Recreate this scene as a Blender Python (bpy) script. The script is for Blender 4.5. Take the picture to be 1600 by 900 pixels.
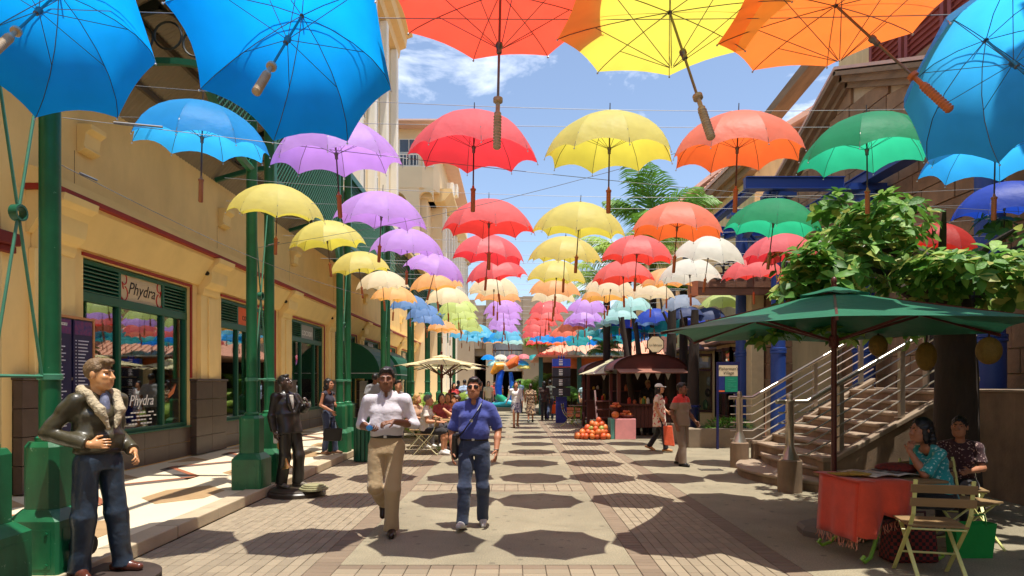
import bpy, math, random
import numpy as np
from mathutils import Vector, Matrix, Quaternion
for _o in list(bpy.data.objects): bpy.data.objects.remove(_o)
R = math.radians
random.seed(7); rng = np.random.default_rng(7)
sc = bpy.context.scene
COL = sc.collection
# ---------------------------------------------------------------- camera
CAM_H = 1.6
cam = bpy.data.cameras.new('camera'); cam.lens = 22.5; cam.sensor_width = 36.0
cam.shift_y = 0.0925; cam.clip_start = 0.05; cam.clip_end = 3000
camo = bpy.data.objects.new('camera', cam); COL.objects.link(camo)
camo.location = (0, 0, CAM_H); camo.rotation_euler = (R(90), 0, 0)
sc.camera = camo
sc.render.resolution_x = 1024; sc.render.resolution_y = 576
# ---------------------------------------------------------------- world, sun, exposure
SUN_DIR = Vector((-0.50, 0.52, -3.7)).normalized()      # direction the light travels
SUN_EL = math.asin(-SUN_DIR.z); SUN_AZ = math.atan2(-SUN_DIR.x, -SUN_DIR.y)   # azimuth from +Y, clockwise
world = bpy.data.worlds.new('World'); sc.world = world; world.use_nodes = True
nt = world.node_tree; nt.nodes.clear()
N = nt.nodes.new; L = nt.links.new
wo = N('ShaderNodeOutputWorld'); bg = N('ShaderNodeBackground'); sky = N('ShaderNodeTexSky')
sky.sky_type = 'NISHITA'; sky.sun_disc = False; sky.sun_elevation = SUN_EL; sky.sun_rotation = SUN_AZ
sky.altitude = 0; sky.air_density = 1.0; sky.dust_density = 0.8; sky.ozone_density = 2.6
tc = N('ShaderNodeTexCoord'); mp = N('ShaderNodeMapping'); mp.inputs['Scale'].default_value = (1.0, 1.0, 2.6)
mp.inputs['Location'].default_value = (0.3, 0.1, 0.2)
nz = N('ShaderNodeTexNoise'); nz.inputs['Scale'].default_value = 3.2; nz.inputs['Detail'].default_value = 9; nz.inputs['Roughness'].default_value = 0.58
nz.inputs['Distortion'].default_value = 0.35
rp = N('ShaderNodeValToRGB'); rp.color_ramp.elements[0].position = 0.54; rp.color_ramp.elements[1].position = 0.74
rp.color_ramp.elements[0].color = (0.03, 0.03, 0.03, 1); rp.color_ramp.elements[1].color = (0.85, 0.85, 0.85, 1)
mx = N('ShaderNodeMix'); mx.data_type = 'RGBA'; mx.inputs[7].default_value = (13.0, 13.1, 13.3, 1)
L(tc.outputs['Generated'], mp.inputs[0]); L(mp.outputs[0], nz.inputs['Vector']); L(nz.outputs['Fac'], rp.inputs[0])
L(rp.outputs[0], mx.inputs[0]); L(sky.outputs[0], mx.inputs[6]); L(mx.outputs[2], bg.inputs[0]); L(bg.outputs[0], wo.inputs[0])
bg.inputs[1].default_value = 0.125
sun = bpy.data.lights.new('sun', 'SUN'); sun.energy = 4.3; sun.angle = R(0.53); sun.color = (1.0, 0.95, 0.86)
suno = bpy.data.objects.new('sun', sun); COL.objects.link(suno); suno.location = (6, -6, 30)
suno.rotation_mode = 'QUATERNION'; suno.rotation_quaternion = SUN_DIR.to_track_quat('-Z', 'Y')
vs = sc.view_settings; vs.view_transform = 'Standard'; vs.look = 'None'; vs.gamma = 1.0; vs.use_curve_mapping = False
vs.exposure = 0.68
sc.render.engine = 'CYCLES'
sc.cycles.max_bounces = 6; sc.cycles.diffuse_bounces = 4; sc.cycles.glossy_bounces = 3; sc.cycles.transparent_max_bounces = 8
# ---------------------------------------------------------------- helpers
F_PX = 1000.0
def PX(px, Y): return (px - 800.0) / F_PX * Y
def PZ(py, Y): return CAM_H - (py - 598.0) / F_PX * Y
def lin(c):
    c = c / 255.0
    return c / 12.92 if c <= 0.04045 else ((c + 0.055) / 1.055) ** 2.4
def C(r, g, b): return (lin(r), lin(g), lin(b), 1.0)
MATS = {}
def mat(name, col, rough=0.7, var=0.12, scale=6.0, bump=0.0, bscale=60.0, metal=0.0, spec=0.5, rnd=0.0, col2=None, stretch=None, coat=0.0, sheen=0.0):
    """Principled material with procedural colour variation, optional bump, optional per-object variation."""
    if name in MATS: return MATS[name]
    m = bpy.data.materials.new(name); MATS[name] = m; m.use_nodes = True
    t = m.node_tree; b = t.nodes['Principled BSDF']; n = t.nodes.new; l = t.links.new
    b.inputs['Roughness'].default_value = rough; b.inputs['Metallic'].default_value = metal
    b.inputs['Specular IOR Level'].default_value = spec
    if coat: b.inputs['Coat Weight'].default_value = coat; b.inputs['Coat Roughness'].default_value = 0.15
    if sheen: b.inputs['Sheen Weight'].default_value = sheen
    tcn = n('ShaderNodeTexCoord'); src = tcn.outputs['Object']
    if stretch:
        mpn = n('ShaderNodeMapping'); mpn.inputs['Scale'].default_value = stretch; l(src, mpn.inputs[0]); src = mpn.outputs[0]
    nn = n('ShaderNodeTexNoise'); nn.inputs['Scale'].default_value = scale; nn.inputs['Detail'].default_value = 5; nn.inputs['Roughness'].default_value = 0.6
    l(src, nn.inputs['Vector'])
    mxn = n('ShaderNodeMix'); mxn.data_type = 'RGBA'
    c = col
    lo = tuple(x * (1 - var) for x in c[:3]) + (1,)
    hi = col2 if col2 else tuple(min(1, x * (1 + var)) for x in c[:3]) + (1,)
    mxn.inputs[6].default_value = lo; mxn.inputs[7].default_value = hi
    rm = n('ShaderNodeMapRange'); rm.inputs[1].default_value = 0.3; rm.inputs[2].default_value = 0.7
    l(nn.outputs['Fac'], rm.inputs[0]); l(rm.outputs[0], mxn.inputs[0])
    out = mxn.outputs[2]
    if rnd:
        oi = n('ShaderNodeObjectInfo'); hs = n('ShaderNodeHueSaturation')
        mr = n('ShaderNodeMapRange'); mr.inputs[3].default_value = 1 - rnd; mr.inputs[4].default_value = 1 + rnd
        l(oi.outputs['Random'], mr.inputs[0]); l(mr.outputs[0], hs.inputs['Value']); l(out, hs.inputs['Color']); out = hs.outputs[0]
    l(out, b.inputs['Base Color'])
    if bump:
        bn = n('ShaderNodeTexNoise'); bn.inputs['Scale'].default_value = bscale; bn.inputs['Detail'].default_value = 4
        l(src, bn.inputs['Vector'])
        bp = n('ShaderNodeBump'); bp.inputs['Strength'].default_value = bump; bp.inputs['Distance'].default_value = 0.02
        l(bn.outputs['Fac'], bp.inputs['Height']); l(bp.outputs[0], b.inputs['Normal'])
    return m
def fabric(name, col, trans=0.5, var=0.05, pale=0.0):
    """Thin cloth: diffuse and translucent."""
    if name in MATS: return MATS[name]
    m = bpy.data.materials.new(name); MATS[name] = m; m.use_nodes = True
    t = m.node_tree; t.nodes.clear(); n = t.nodes.new; l = t.links.new
    o = n('ShaderNodeOutputMaterial'); d = n('ShaderNodeBsdfPrincipled'); tr = n('ShaderNodeBsdfTranslucent'); ms = n('ShaderNodeMixShader')
    d.inputs['Roughness'].default_value = 0.5; d.inputs['Specular IOR Level'].default_value = 0.35
    tcn = n('ShaderNodeTexCoord'); nn = n('ShaderNodeTexNoise'); nn.inputs['Scale'].default_value = 5
    oi = n('ShaderNodeObjectInfo'); l(tcn.outputs['Object'], nn.inputs['Vector'])
    hs = n('ShaderNodeHueSaturation'); hs.inputs['Color'].default_value = col
    mr = n('ShaderNodeMapRange'); mr.inputs[1].default_value = 0.3; mr.inputs[2].default_value = 0.7; mr.inputs[3].default_value = 1 - var; mr.inputs[4].default_value = 1 + var
    l(nn.outputs['Fac'], mr.inputs[0]); l(mr.outputs[0], hs.inputs['Value'])
    mr2 = n('ShaderNodeMapRange'); mr2.inputs[3].default_value = 0.492; mr2.inputs[4].default_value = 0.504
    l(oi.outputs['Random'], mr2.inputs[0]); l(mr2.outputs[0], hs.inputs['Hue'])
    wv = n('ShaderNodeTexNoise'); wv.inputs['Scale'].default_value = 7; wv.inputs['Detail'].default_value = 3; l(tcn.outputs['Object'], wv.inputs['Vector'])
    bp = n('ShaderNodeBump'); bp.inputs['Strength'].default_value = 0.5; bp.inputs['Distance'].default_value = 0.02; l(wv.outputs['Fac'], bp.inputs['Height']); l(bp.outputs[0], d.inputs['Normal'])
    pm = n('ShaderNodeMix'); pm.data_type = 'RGBA'; pm.inputs[0].default_value = pale; pm.inputs[7].default_value = (0.9, 0.9, 0.9, 1)
    l(hs.outputs[0], pm.inputs[6]); l(pm.outputs[2], d.inputs['Base Color']); l(hs.outputs[0], tr.inputs['Color'])
    ms.inputs[0].default_value = trans; l(d.outputs[0], ms.inputs[1]); l(tr.outputs[0], ms.inputs[2]); l(ms.outputs[0], o.inputs[0])
    return m
def glass(name, tint=(0.75, 0.8, 0.8), refl=0.22, rough=0.02):
    if name in MATS: return MATS[name]
    m = bpy.data.materials.new(name); MATS[name] = m; m.use_nodes = True
    t = m.node_tree; t.nodes.clear(); n = t.nodes.new; l = t.links.new
    o = n('ShaderNodeOutputMaterial'); g = n('ShaderNodeBsdfGlossy'); tr = n('ShaderNodeBsdfTransparent'); ms = n('ShaderNodeMixShader')
    lw = n('ShaderNodeLayerWeight'); lw.inputs[0].default_value = 0.35
    mr = n('ShaderNodeMapRange'); mr.inputs[3].default_value = refl; mr.inputs[4].default_value = 0.9
    g.inputs['Roughness'].default_value = rough; g.inputs['Color'].default_value = (0.9, 0.93, 0.92, 1); tr.inputs[0].default_value = tint + (1,)
    l(lw.outputs['Fresnel'], mr.inputs[0]); l(mr.outputs[0], ms.inputs[0]); l(tr.outputs[0], ms.inputs[1]); l(g.outputs[0], ms.inputs[2]); l(ms.outputs[0], o.inputs[0])
    return m
def weather(m, amt=0.25, sx=7.0, sz=0.6, spots=0.0, chip=None, chip_at=0.70):
    """rain streaks, blotches, gum spots or chipped paint over a material's own colour"""
    t = m.node_tree; b = t.nodes['Principled BSDF']; n = t.nodes.new; l = t.links.new; src = b.inputs['Base Color'].links[0].from_socket
    tcn = n('ShaderNodeTexCoord')
    if amt:
        mpn = n('ShaderNodeMapping'); mpn.inputs['Scale'].default_value = (sx, sx, sz); l(tcn.outputs['Object'], mpn.inputs[0])
        nn = n('ShaderNodeTexNoise'); nn.inputs['Scale'].default_value = 1.0; nn.inputs['Detail'].default_value = 6; nn.inputs['Roughness'].default_value = 0.62; l(mpn.outputs[0], nn.inputs['Vector'])
        mr = n('ShaderNodeMapRange'); mr.inputs[1].default_value = 0.42; mr.inputs[2].default_value = 0.72; mr.inputs[3].default_value = 1.0; mr.inputs[4].default_value = 1 - amt; l(nn.outputs['Fac'], mr.inputs[0])
        hs = n('ShaderNodeHueSaturation'); l(mr.outputs[0], hs.inputs['Value']); l(src, hs.inputs['Color']); src = hs.outputs[0]
    if spots:
        vo = n('ShaderNodeTexVoronoi'); vo.inputs['Scale'].default_value = 5.0; l(tcn.outputs['Object'], vo.inputs['Vector'])
        mr = n('ShaderNodeMapRange'); mr.inputs[1].default_value = 0.13; mr.inputs[2].default_value = 0.17; mr.inputs[3].default_value = 1 - spots; mr.inputs[4].default_value = 1.0; l(vo.outputs['Distance'], mr.inputs[0])
        hs = n('ShaderNodeHueSaturation'); l(mr.outputs[0], hs.inputs['Value']); l(src, hs.inputs['Color']); src = hs.outputs[0]
    if chip:
        nn = n('ShaderNodeTexNoise'); nn.inputs['Scale'].default_value = 16; nn.inputs['Detail'].default_value = 7; nn.inputs['Roughness'].default_value = 0.7; l(tcn.outputs['Object'], nn.inputs['Vector'])
        mr = n('ShaderNodeMapRange'); mr.inputs[1].default_value = chip_at; mr.inputs[2].default_value = chip_at + .02; l(nn.outputs['Fac'], mr.inputs[0])
        mxn = n('ShaderNodeMix'); mxn.data_type = 'RGBA'; mxn.inputs[7].default_value = chip; l(mr.outputs[0], mxn.inputs[0]); l(src, mxn.inputs[6]); src = mxn.outputs[2]
    l(src, b.inputs['Base Color']); return m
class MB:
    """collects shapes into one mesh"""
    def __init__(s): s.v = []; s.f = []; s.mi = []; s.cur = 0
    def add(s, vs, fs):
        b = len(s.v); s.v += [tuple(v) for v in vs]; s.f += [tuple(b + i for i in f) for f in fs]; s.mi += [s.cur] * len(fs); return s
    def box(s, x0, x1, y0, y1, z0, z1):
        return s.add([(x0,y0,z0),(x1,y0,z0),(x1,y1,z0),(x0,y1,z0),(x0,y0,z1),(x1,y0,z1),(x1,y1,z1),(x0,y1,z1)],
              [(0,3,2,1),(4,5,6,7),(0,1,5,4),(1,2,6,5),(2,3,7,6),(3,0,4,7)])
    def obox(s, c, h, M):
        c = Vector(c); p = []
        for z in (-1, 1):
            for x, y in ((-1,-1),(1,-1),(1,1),(-1,1)): p.append(c + M @ Vector((x*h[0], y*h[1], z*h[2])))
        return s.add(p, [(0,3,2,1),(4,5,6,7),(0,1,5,4),(1,2,6,5),(2,3,7,6),(3,0,4,7)])
    def beam(s, a, b, w, h, up=(0,0,1)):
        a = Vector(a); b = Vector(b); d = (b - a); ln = d.length; d.normalize(); up = Vector(up)
        sd = d.cross(up)
        if sd.length < 1e-4: sd = d.cross(Vector((1,0,0)))
        sd.normalize(); u = sd.cross(d)
        M = Matrix((d, sd, u)).transposed()
        return s.obox((a + b) / 2, (ln / 2, w / 2, h / 2), M)
    def tube(s, pts, r, n=8, caps=True):
        pts = [Vector(p) for p in pts]; k = len(pts)
        rs = r if isinstance(r, (list, tuple)) else [r] * k
        d0 = (pts[1] - pts[0]).normalized(); up = Vector((0,0,1)) if abs(d0.z) < 0.9 else Vector((1,0,0))
        u = d0.cross(up).normalized(); vs = []
        for i, p in enumerate(pts):
            d = (pts[min(i+1, k-1)] - pts[max(i-1, 0)]).normalized()
            u = (u - d * u.dot(d)).normalized(); w = d.cross(u)
            for j in range(n):
                a = 2 * math.pi * j / n; vs.append(p + (u * math.cos(a) + w * math.sin(a)) * rs[i])
        fs = [(i*n+j, i*n+(j+1) % n, (i+1)*n+(j+1) % n, (i+1)*n+j) for i in range(k-1) for j in range(n)]
        if caps: fs += [tuple(range(n))[::-1], tuple(range((k-1)*n, k*n))]
        return s.add(vs, fs)
    def lathe(s, prof, n=16, c=(0,0,0), a0=0.0, caps=True):
        vs = []; k = len(prof)
        for r, z in prof:
            for j in range(n):
                a = a0 + 2 * math.pi * j / n; vs.append((c[0] + r * math.cos(a), c[1] + r * math.sin(a), c[2] + z))
        fs = [(i*n+j, i*n+(j+1) % n, (i+1)*n+(j+1) % n, (i+1)*n+j) for i in range(k-1) for j in range(n)]
        if caps: fs += [tuple(range(n))[::-1], tuple(range((k-1)*n, k*n))]
        return s.add(vs, fs)
    def ext(s, poly, vec):
        """extrude a planar 3d polygon by vec"""
        n = len(poly); v = Vector(vec); p = [Vector(q) for q in poly]
        return s.add(p + [q + v for q in p], [tuple(range(n))[::-1], tuple(range(n, 2*n))] + [(i, (i+1) % n, n+(i+1) % n, n+i) for i in range(n)])
    def ball(s, c, r, nu=12, nv=8, M=None):
        if not isinstance(r, (list, tuple)): r = (r, r, r)
        vs = []
        for i in range(nv + 1):
            th = math.pi * i / nv
            for j in range(nu):
                ph = 2 * math.pi * j / nu
                q = Vector((r[0]*math.sin(th)*math.cos(ph), r[1]*math.sin(th)*math.sin(ph), r[2]*math.cos(th)))
                vs.append(Vector(c) + (M @ q if M else q))
        return s.add(vs, [(i*nu+j, (i+1)*nu+j, (i+1)*nu+(j+1) % nu, i*nu+(j+1) % nu) for i in range(nv) for j in range(nu)])
    def grid(s, P):
        """P[i][j] points"""
        a = len(P); b = len(P[0])
        return s.add([q for row in P for q in row], [(i*b+j, i*b+j+1, (i+1)*b+j+1, (i+1)*b+j) for i in range(a-1) for j in range(b-1)])
    def mesh(s, name, mats, smooth=False):
        me = bpy.data.meshes.new(name); me.from_pydata(s.v, [], s.f); me.update()
        for m in (mats if isinstance(mats, (list, tuple)) else [mats]): me.materials.append(m)
        if any(s.mi): me.polygons.foreach_set('material_index', s.mi)
        if smooth:
            me.polygons.foreach_set('use_smooth', [True] * len(me.polygons))
            if smooth != 'all':
                me.set_sharp_from_angle(angle=R(38))
        return me
def tag(o, label=None, cat=None, group=None, kind=None):
    if label: o['label'] = label
    if cat: o['category'] = cat
    if group: o['group'] = group
    if kind: o['kind'] = kind
    return o
def thing(name, label, cat, loc=(0,0,0), group=None, rz=0.0):
    o = bpy.data.objects.new(name, None); o.empty_display_size = 0.1; COL.objects.link(o); o.location = loc; o.rotation_euler = (0, 0, rz)
    return tag(o, label, cat, group)
def link(name, me, parent=None, local=False):
    """object from mesh; world coordinates unless local"""
    o = bpy.data.objects.new(name, me); COL.objects.link(o)
    if parent is not None:
        o.parent = parent
        if not local:
            M = Matrix.Identity(4); q = parent
            chain = []
            while q is not None: chain.append(q); q = q.parent
            for q in reversed(chain): M = M @ q.matrix_parent_inverse @ q.matrix_basis
            o.matrix_parent_inverse = M.inverted()
    return o
def part(mb, name, m, parent=None, smooth=False, bevel=0, local=False, kind=None):
    o = link(name, mb.mesh(name, m, smooth), parent, local)
    if bevel:
        b = o.modifiers.new('bevel', 'BEVEL'); b.width = bevel; b.segments = 2; b.limit_method = 'ANGLE'
    if kind: o['kind'] = kind
    return o
def single(mb, name, m, label, cat, group=None, smooth=False, bevel=0, kind=None):
    return tag(part(mb, name, m, None, smooth, bevel), label, cat, group, kind)
def copy_tree(o, parent=None):
    c = o.copy(); COL.objects.link(c)
    c.parent = parent
    for ch in list(o.children): copy_tree(ch, c)
    return c
ORD = ['zeroth','first','second','third','fourth','fifth','sixth','seventh','eighth','ninth','tenth','eleventh','twelfth','thirteenth','fourteenth','fifteenth']
def text_part(name, body, m, parent, loc, rot, size, align='CENTER', ext=0.002, shear=0.0, local=False):
    cu = bpy.data.curves.new(name, 'FONT'); cu.body = body; cu.size = size; cu.align_x = align; cu.align_y = 'CENTER'; cu.extrude = ext; cu.shear = shear
    cu.resolution_u = 3
    to = bpy.data.objects.new(name, cu); COL.objects.link(to)
    to.location = loc; to.rotation_euler = rot
    bpy.context.view_layer.update()
    me = bpy.data.meshes.new_from_object(to); M = to.matrix_world.copy(); bpy.data.objects.remove(to)
    me.transform(M); me.materials.clear(); me.materials.append(m)
    return link(name, me, parent, local)
# ---------------------------------------------------------------- figures: signed-distance bodies meshed by surface nets
def V3(*a): return np.array(a[0] if len(a) == 1 else a, dtype=np.float32)
def p_cap(a, b, ra, rb, k=0.02, op='u'):
    a = V3(a); b = V3(b); m = max(ra, rb)
    return dict(t='cap', a=a, b=b, ra=ra, rb=rb, k=k, op=op, lo=np.minimum(a, b) - m, hi=np.maximum(a, b) + m)
def p_ell(c, r, k=0.02, op='u', M=None):
    c = V3(c); r = V3(r); m = float(r.max())
    return dict(t='ell', c=c, r=r, k=k, op=op, M=M, lo=c - m, hi=c + m)
def p_ec(a, b, ra, rb, side=(1,0,0), k=0.02, op='u', rnd=0.015):
    """elliptic tapered section from a to b, ra/rb = (half width along side, half depth)"""
    a = V3(a); b = V3(b); m = max(*ra, *rb)
    return dict(t='ec', a=a, b=b, ra=ra, rb=rb, side=V3(side), k=k, op=op, rnd=rnd, lo=np.minimum(a, b) - m, hi=np.maximum(a, b) + m)
def p_half(p, n, k=0.006, op='s'):
    """removes (op s) everything on the side n points to"""
    n = V3(n); return dict(t='half', p=V3(p), n=n / np.linalg.norm(n), k=k, op=op, lo=None, hi=None)
def _ev(pr, P):
    t = pr['t']
    if t == 'half': return -((P - pr['p']) @ pr['n'])
    if t == 'cap':
        ab = pr['b'] - pr['a']; L2 = float(ab @ ab) + 1e-9; ap = P - pr['a']
        h = np.clip((ap @ ab) / L2, 0, 1)
        return np.sqrt(((ap - h[..., None] * ab) ** 2).sum(-1)) - (pr['ra'] + (pr['rb'] - pr['ra']) * h)
    if t == 'ell':
        q = P - pr['c']
        if pr['M'] is not None: q = q @ pr['M']
        k0 = np.sqrt(((q / pr['r']) ** 2).sum(-1)); k1 = np.sqrt(((q / pr['r'] ** 2) ** 2).sum(-1)) + 1e-6
        return np.where(k0 < 1e-4, -float(pr['r'].min()), k0 * (k0 - 1.0) / k1)
    if t == 'ec':
        ab = pr['b'] - pr['a']; Ln = float(np.sqrt(ab @ ab)) + 1e-9; d = ab / Ln
        s = pr['side'] - d * float(pr['side'] @ d); s = s / (np.linalg.norm(s) + 1e-9); f = np.cross(d, s)
        ap = P - pr['a']; w = ap @ d; h = np.clip(w / Ln, 0, 1)
        rx = pr['ra'][0] + (pr['rb'][0] - pr['ra'][0]) * h; ry = pr['ra'][1] + (pr['rb'][1] - pr['ra'][1]) * h
        u = ap @ s; v = ap @ f
        k0 = np.sqrt((u / rx) ** 2 + (v / ry) ** 2); k1 = np.sqrt((u / rx ** 2) ** 2 + (v / ry ** 2) ** 2) + 1e-6
        rad = np.where(k0 < 1e-3, -np.minimum(rx, ry), k0 * (k0 - 1) / k1)
        ax = np.maximum(-w, w - Ln)
        q = pr['rnd']; x = rad + q; y = ax + q
        return np.minimum(np.maximum(x, y), 0) + np.sqrt(np.maximum(x, 0) ** 2 + np.maximum(y, 0) ** 2) - q
def sdf_mesh(prims, vox, fold=0.0, ffreq=30.0, seed=0):
    pr = [p for p in prims if p['lo'] is not None and p['op'] == 'u']
    lo = np.min([p['lo'] for p in pr], 0) - 3 * vox; hi = np.max([p['hi'] for p in pr], 0) + 3 * vox
    n = np.ceil((hi - lo) / vox).astype(int) + 1
    ax = [lo[i] + vox * np.arange(n[i], dtype=np.float32) for i in range(3)]
    F = np.full(tuple(n), 0.2, dtype=np.float32)
    for p in prims:
        if p['lo'] is None: sl = tuple(slice(0, n[i]) for i in range(3))
        else:
            mg = p['k'] + 3 * vox
            i0 = np.clip(np.floor((p['lo'] - mg - lo) / vox).astype(int), 0, n); i1 = np.clip(np.ceil((p['hi'] + mg - lo) / vox).astype(int) + 1, 0, n)
            if (i1 <= i0).any(): continue
            sl = tuple(slice(i0[i], i1[i]) for i in range(3))
        P = np.stack(np.meshgrid(ax[0][sl[0]], ax[1][sl[1]], ax[2][sl[2]], indexing='ij'), -1).astype(np.float32)
        D = _ev(p, P); A = F[sl]; k = max(p['k'], 1e-4)
        if p['op'] == 'u':
            h = np.clip(0.5 + 0.5 * (A - D) / k, 0, 1); F[sl] = A + (D - A) * h - k * h * (1 - h)
        else:
            if p['op'] == 's': D = -D
            h = np.clip(0.5 - 0.5 * (A - D) / k, 0, 1); F[sl] = A + (D - A) * h + k * h * (1 - h)
    if fold:
        r = np.random.default_rng(seed)
        X, Y, Z = [a.astype(np.float32) for a in ax]
        G = np.zeros_like(F)
        for q in range(5):
            d = r.normal(size=3); d[2] *= 1.0; d /= np.linalg.norm(d); fr = ffreq * r.uniform(0.6, 1.9)
            ph = r.uniform(0, 6.28)
            wx = 0.9 * np.sin(Z * fr * 0.37 + q)
            G += np.sin((X * d[0] * fr)[:, None, None] + (Y * d[1] * fr)[None, :, None] + (Z * d[2] * fr + wx)[None, None, :] + ph)
        F += fold * (0.38 * G)
    S = F < 0
    c = np.zeros(tuple(n - 1), dtype=np.int8)
    for i in (0, 1):
        for j in (0, 1):
            for k in (0, 1): c += S[i:n[0]-1+i, j:n[1]-1+j, k:n[2]-1+k]
    act = np.argwhere((c > 0) & (c < 8))
    idx = np.full(tuple(n - 1), -1, dtype=np.int32); idx[act[:, 0], act[:, 1], act[:, 2]] = np.arange(len(act))
    acc = np.zeros((len(act), 3), np.float32); cnt = np.zeros(len(act), np.float32)
    for a in range(3):
        o1, o2 = [(1, 2), (0, 2), (0, 1)][a]
        for u in (0, 1):
            for w in (0, 1):
                p0 = act.copy(); p0[:, o1] += u; p0[:, o2] += w; p1 = p0.copy(); p1[:, a] += 1
                f0 = F[p0[:, 0], p0[:, 1], p0[:, 2]]; f1 = F[p1[:, 0], p1[:, 1], p1[:, 2]]
                m = (f0 < 0) != (f1 < 0); t = np.where(m, f0 / (f0 - f1 + 1e-12), 0)
                q = p0.astype(np.float32); q[:, a] += t
                acc[m] += q[m]; cnt[m] += 1
    verts = lo + vox * acc / cnt[:, None]
    quads = []
    for a in range(3):
        b, e = [(1, 2), (2, 0), (0, 1)][a]
        s0 = [slice(None)] * 3; s1 = [slice(None)] * 3; s0[a] = slice(0, -1); s1[a] = slice(1, None)
        A = S[tuple(s0)]; B = S[tuple(s1)]; ed = np.argwhere(A != B)
        ed = ed[(ed[:, b] > 0) & (ed[:, e] > 0) & (ed[:, b] < n[b] - 1) & (ed[:, e] < n[e] - 1)]
        ins = S[ed[:, 0], ed[:, 1], ed[:, 2]]
        def cell(db, de):
            q = ed.copy(); q[:, b] -= db; q[:, e] -= de; return idx[q[:, 0], q[:, 1], q[:, 2]]
        Q = np.stack([cell(1, 1), cell(0, 1), cell(0, 0), cell(1, 0)], 1)
        Q[~ins] = Q[~ins][:, ::-1]; quads.append(Q)
    quads = np.concatenate(quads)
    quads = quads[(quads >= 0).all(1)]
    return verts, quads
def np_mesh(name, verts, quads, m):
    me = bpy.data.meshes.new(name)
    me.vertices.add(len(verts)); me.vertices.foreach_set('co', np.ascontiguousarray(verts, dtype=np.float32).ravel())
    me.loops.add(len(quads) * 4); me.loops.foreach_set('vertex_index', np.ascontiguousarray(quads, dtype=np.int32).ravel())
    me.polygons.add(len(quads)); me.polygons.foreach_set('loop_start', np.arange(0, len(quads) * 4, 4, dtype=np.int32))
    me.polygons.foreach_set('use_smooth', np.ones(len(quads), dtype=bool))
    me.update(calc_edges=True); me.validate(); me.materials.append(m)
    return me
def sdf_part(name, prims, vox, m, parent, fold=0.0, ffreq=30.0, seed=0):
    v, q = sdf_mesh(prims, vox, fold, ffreq, seed)
    return link(name, np_mesh(name, v, q, m), parent, local=True)
# ================================================================ THE SETTING
M_AGG = mat('aggregate_concrete', C(146,136,112), 0.85, 0.10, 0.9, 0.35, 130)
M_MORTAR = mat('mortar_bed', C(84,70,58), 0.95, 0.15, 8)
M_PAVER = mat('paver_clay', C(142,128,106), 0.85, 0.12, 3.0, 0.3, 90, rnd=0.13)
M_BORDER = mat('border_paver', C(124,107,88), 0.85, 0.12, 5.0, 0.3, 90, rnd=0.12)
M_CREAMST = mat('kerb_stone_cream', C(178,162,134), 0.7, 0.10, 2.5, 0.15, 60, rnd=0.06)
# dirt on the aggregate: large soft stains, speckle
t = M_AGG.node_tree; bs = t.nodes['Principled BSDF']; src = bs.inputs['Base Color'].links[0].from_socket
sp = t.nodes.new('ShaderNodeTexNoise'); sp.inputs['Scale'].default_value = 70; sp.inputs['Detail'].default_value = 5; sp.inputs['Roughness'].default_value = .75
spr = t.nodes.new('ShaderNodeMapRange'); spr.inputs[1].default_value = 0.35; spr.inputs[2].default_value = 0.65; spr.inputs[3].default_value = 0.62; spr.inputs[4].default_value = 1.25
st = t.nodes.new('ShaderNodeTexNoise'); st.inputs['Scale'].default_value = 0.45; st.inputs['Detail'].default_value = 6; st.inputs['Roughness'].default_value = 0.65
strr = t.nodes.new('ShaderNodeMapRange'); strr.inputs[1].default_value = 0.35; strr.inputs[2].default_value = 0.7; strr.inputs[3].default_value = 0.74; strr.inputs[4].default_value = 1.10
mm = t.nodes.new('ShaderNodeMath'); mm.operation = 'MULTIPLY'; hsn = t.nodes.new('ShaderNodeHueSaturation')
tcx = t.nodes.new('ShaderNodeTexCoord')
for q in (sp, st): t.links.new(tcx.outputs['Object'], q.inputs['Vector'])
t.links.new(sp.outputs['Fac'], spr.inputs[0]); t.links.new(st.outputs['Fac'], strr.inputs[0])
t.links.new(spr.outputs[0], mm.inputs[0]); t.links.new(strr.outputs[0], mm.inputs[1]); t.links.new(mm.outputs[0], hsn.inputs['Value'])
t.links.new(src, hsn.inputs['Color']); t.links.new(hsn.outputs[0], bs.inputs['Base Color'])

weather(M_AGG, 0, spots=.35); weather(M_PAVER, .18, 2.2, 2.2); weather(M_BORDER, .15, 2.2, 2.2)
g = MB(); g.add([(-400,-400,-0.014),(400,-400,-0.014),(400,600,-0.014),(-400,600,-0.014)], [(0,1,2,3)])
ground = part(g, 'ground', M_MORTAR); ground['kind'] = 'structure'
BANDS = [(0.4,1.0),(5.0,5.62),(9.42,10.1),(14.0,14.68),(18.6,19.28),(23.2,23.88)]
XL0, XL1, XC0, XC1, XR0, XR1 = -3.43, -1.75, -1.51, 1.09, 1.28, 2.30
plaza = MB()
ys = [-8.0]
for a, b in BANDS: ys += [a, b]
ys += [60.0]
for i in range(0, len(ys), 2):
    plaza.box(XC0, XC1 - 0.004, ys[i] + 0.004, ys[i+1] - 0.004, -0.012, 0.0)
plaza.box(2.5, 30, -8, 60, -0.012, 0.0)
plaza.box(XL0 - 0.5, XC0 - 0.004, 28, 60, -0.012, 0.0); plaza.box(XC1 + 0.004, 2.49, 28, 60, -0.012, 0.0)
plz = part(plaza, 'plaza_paving', M_AGG); plz['kind'] = 'structure'
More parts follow.
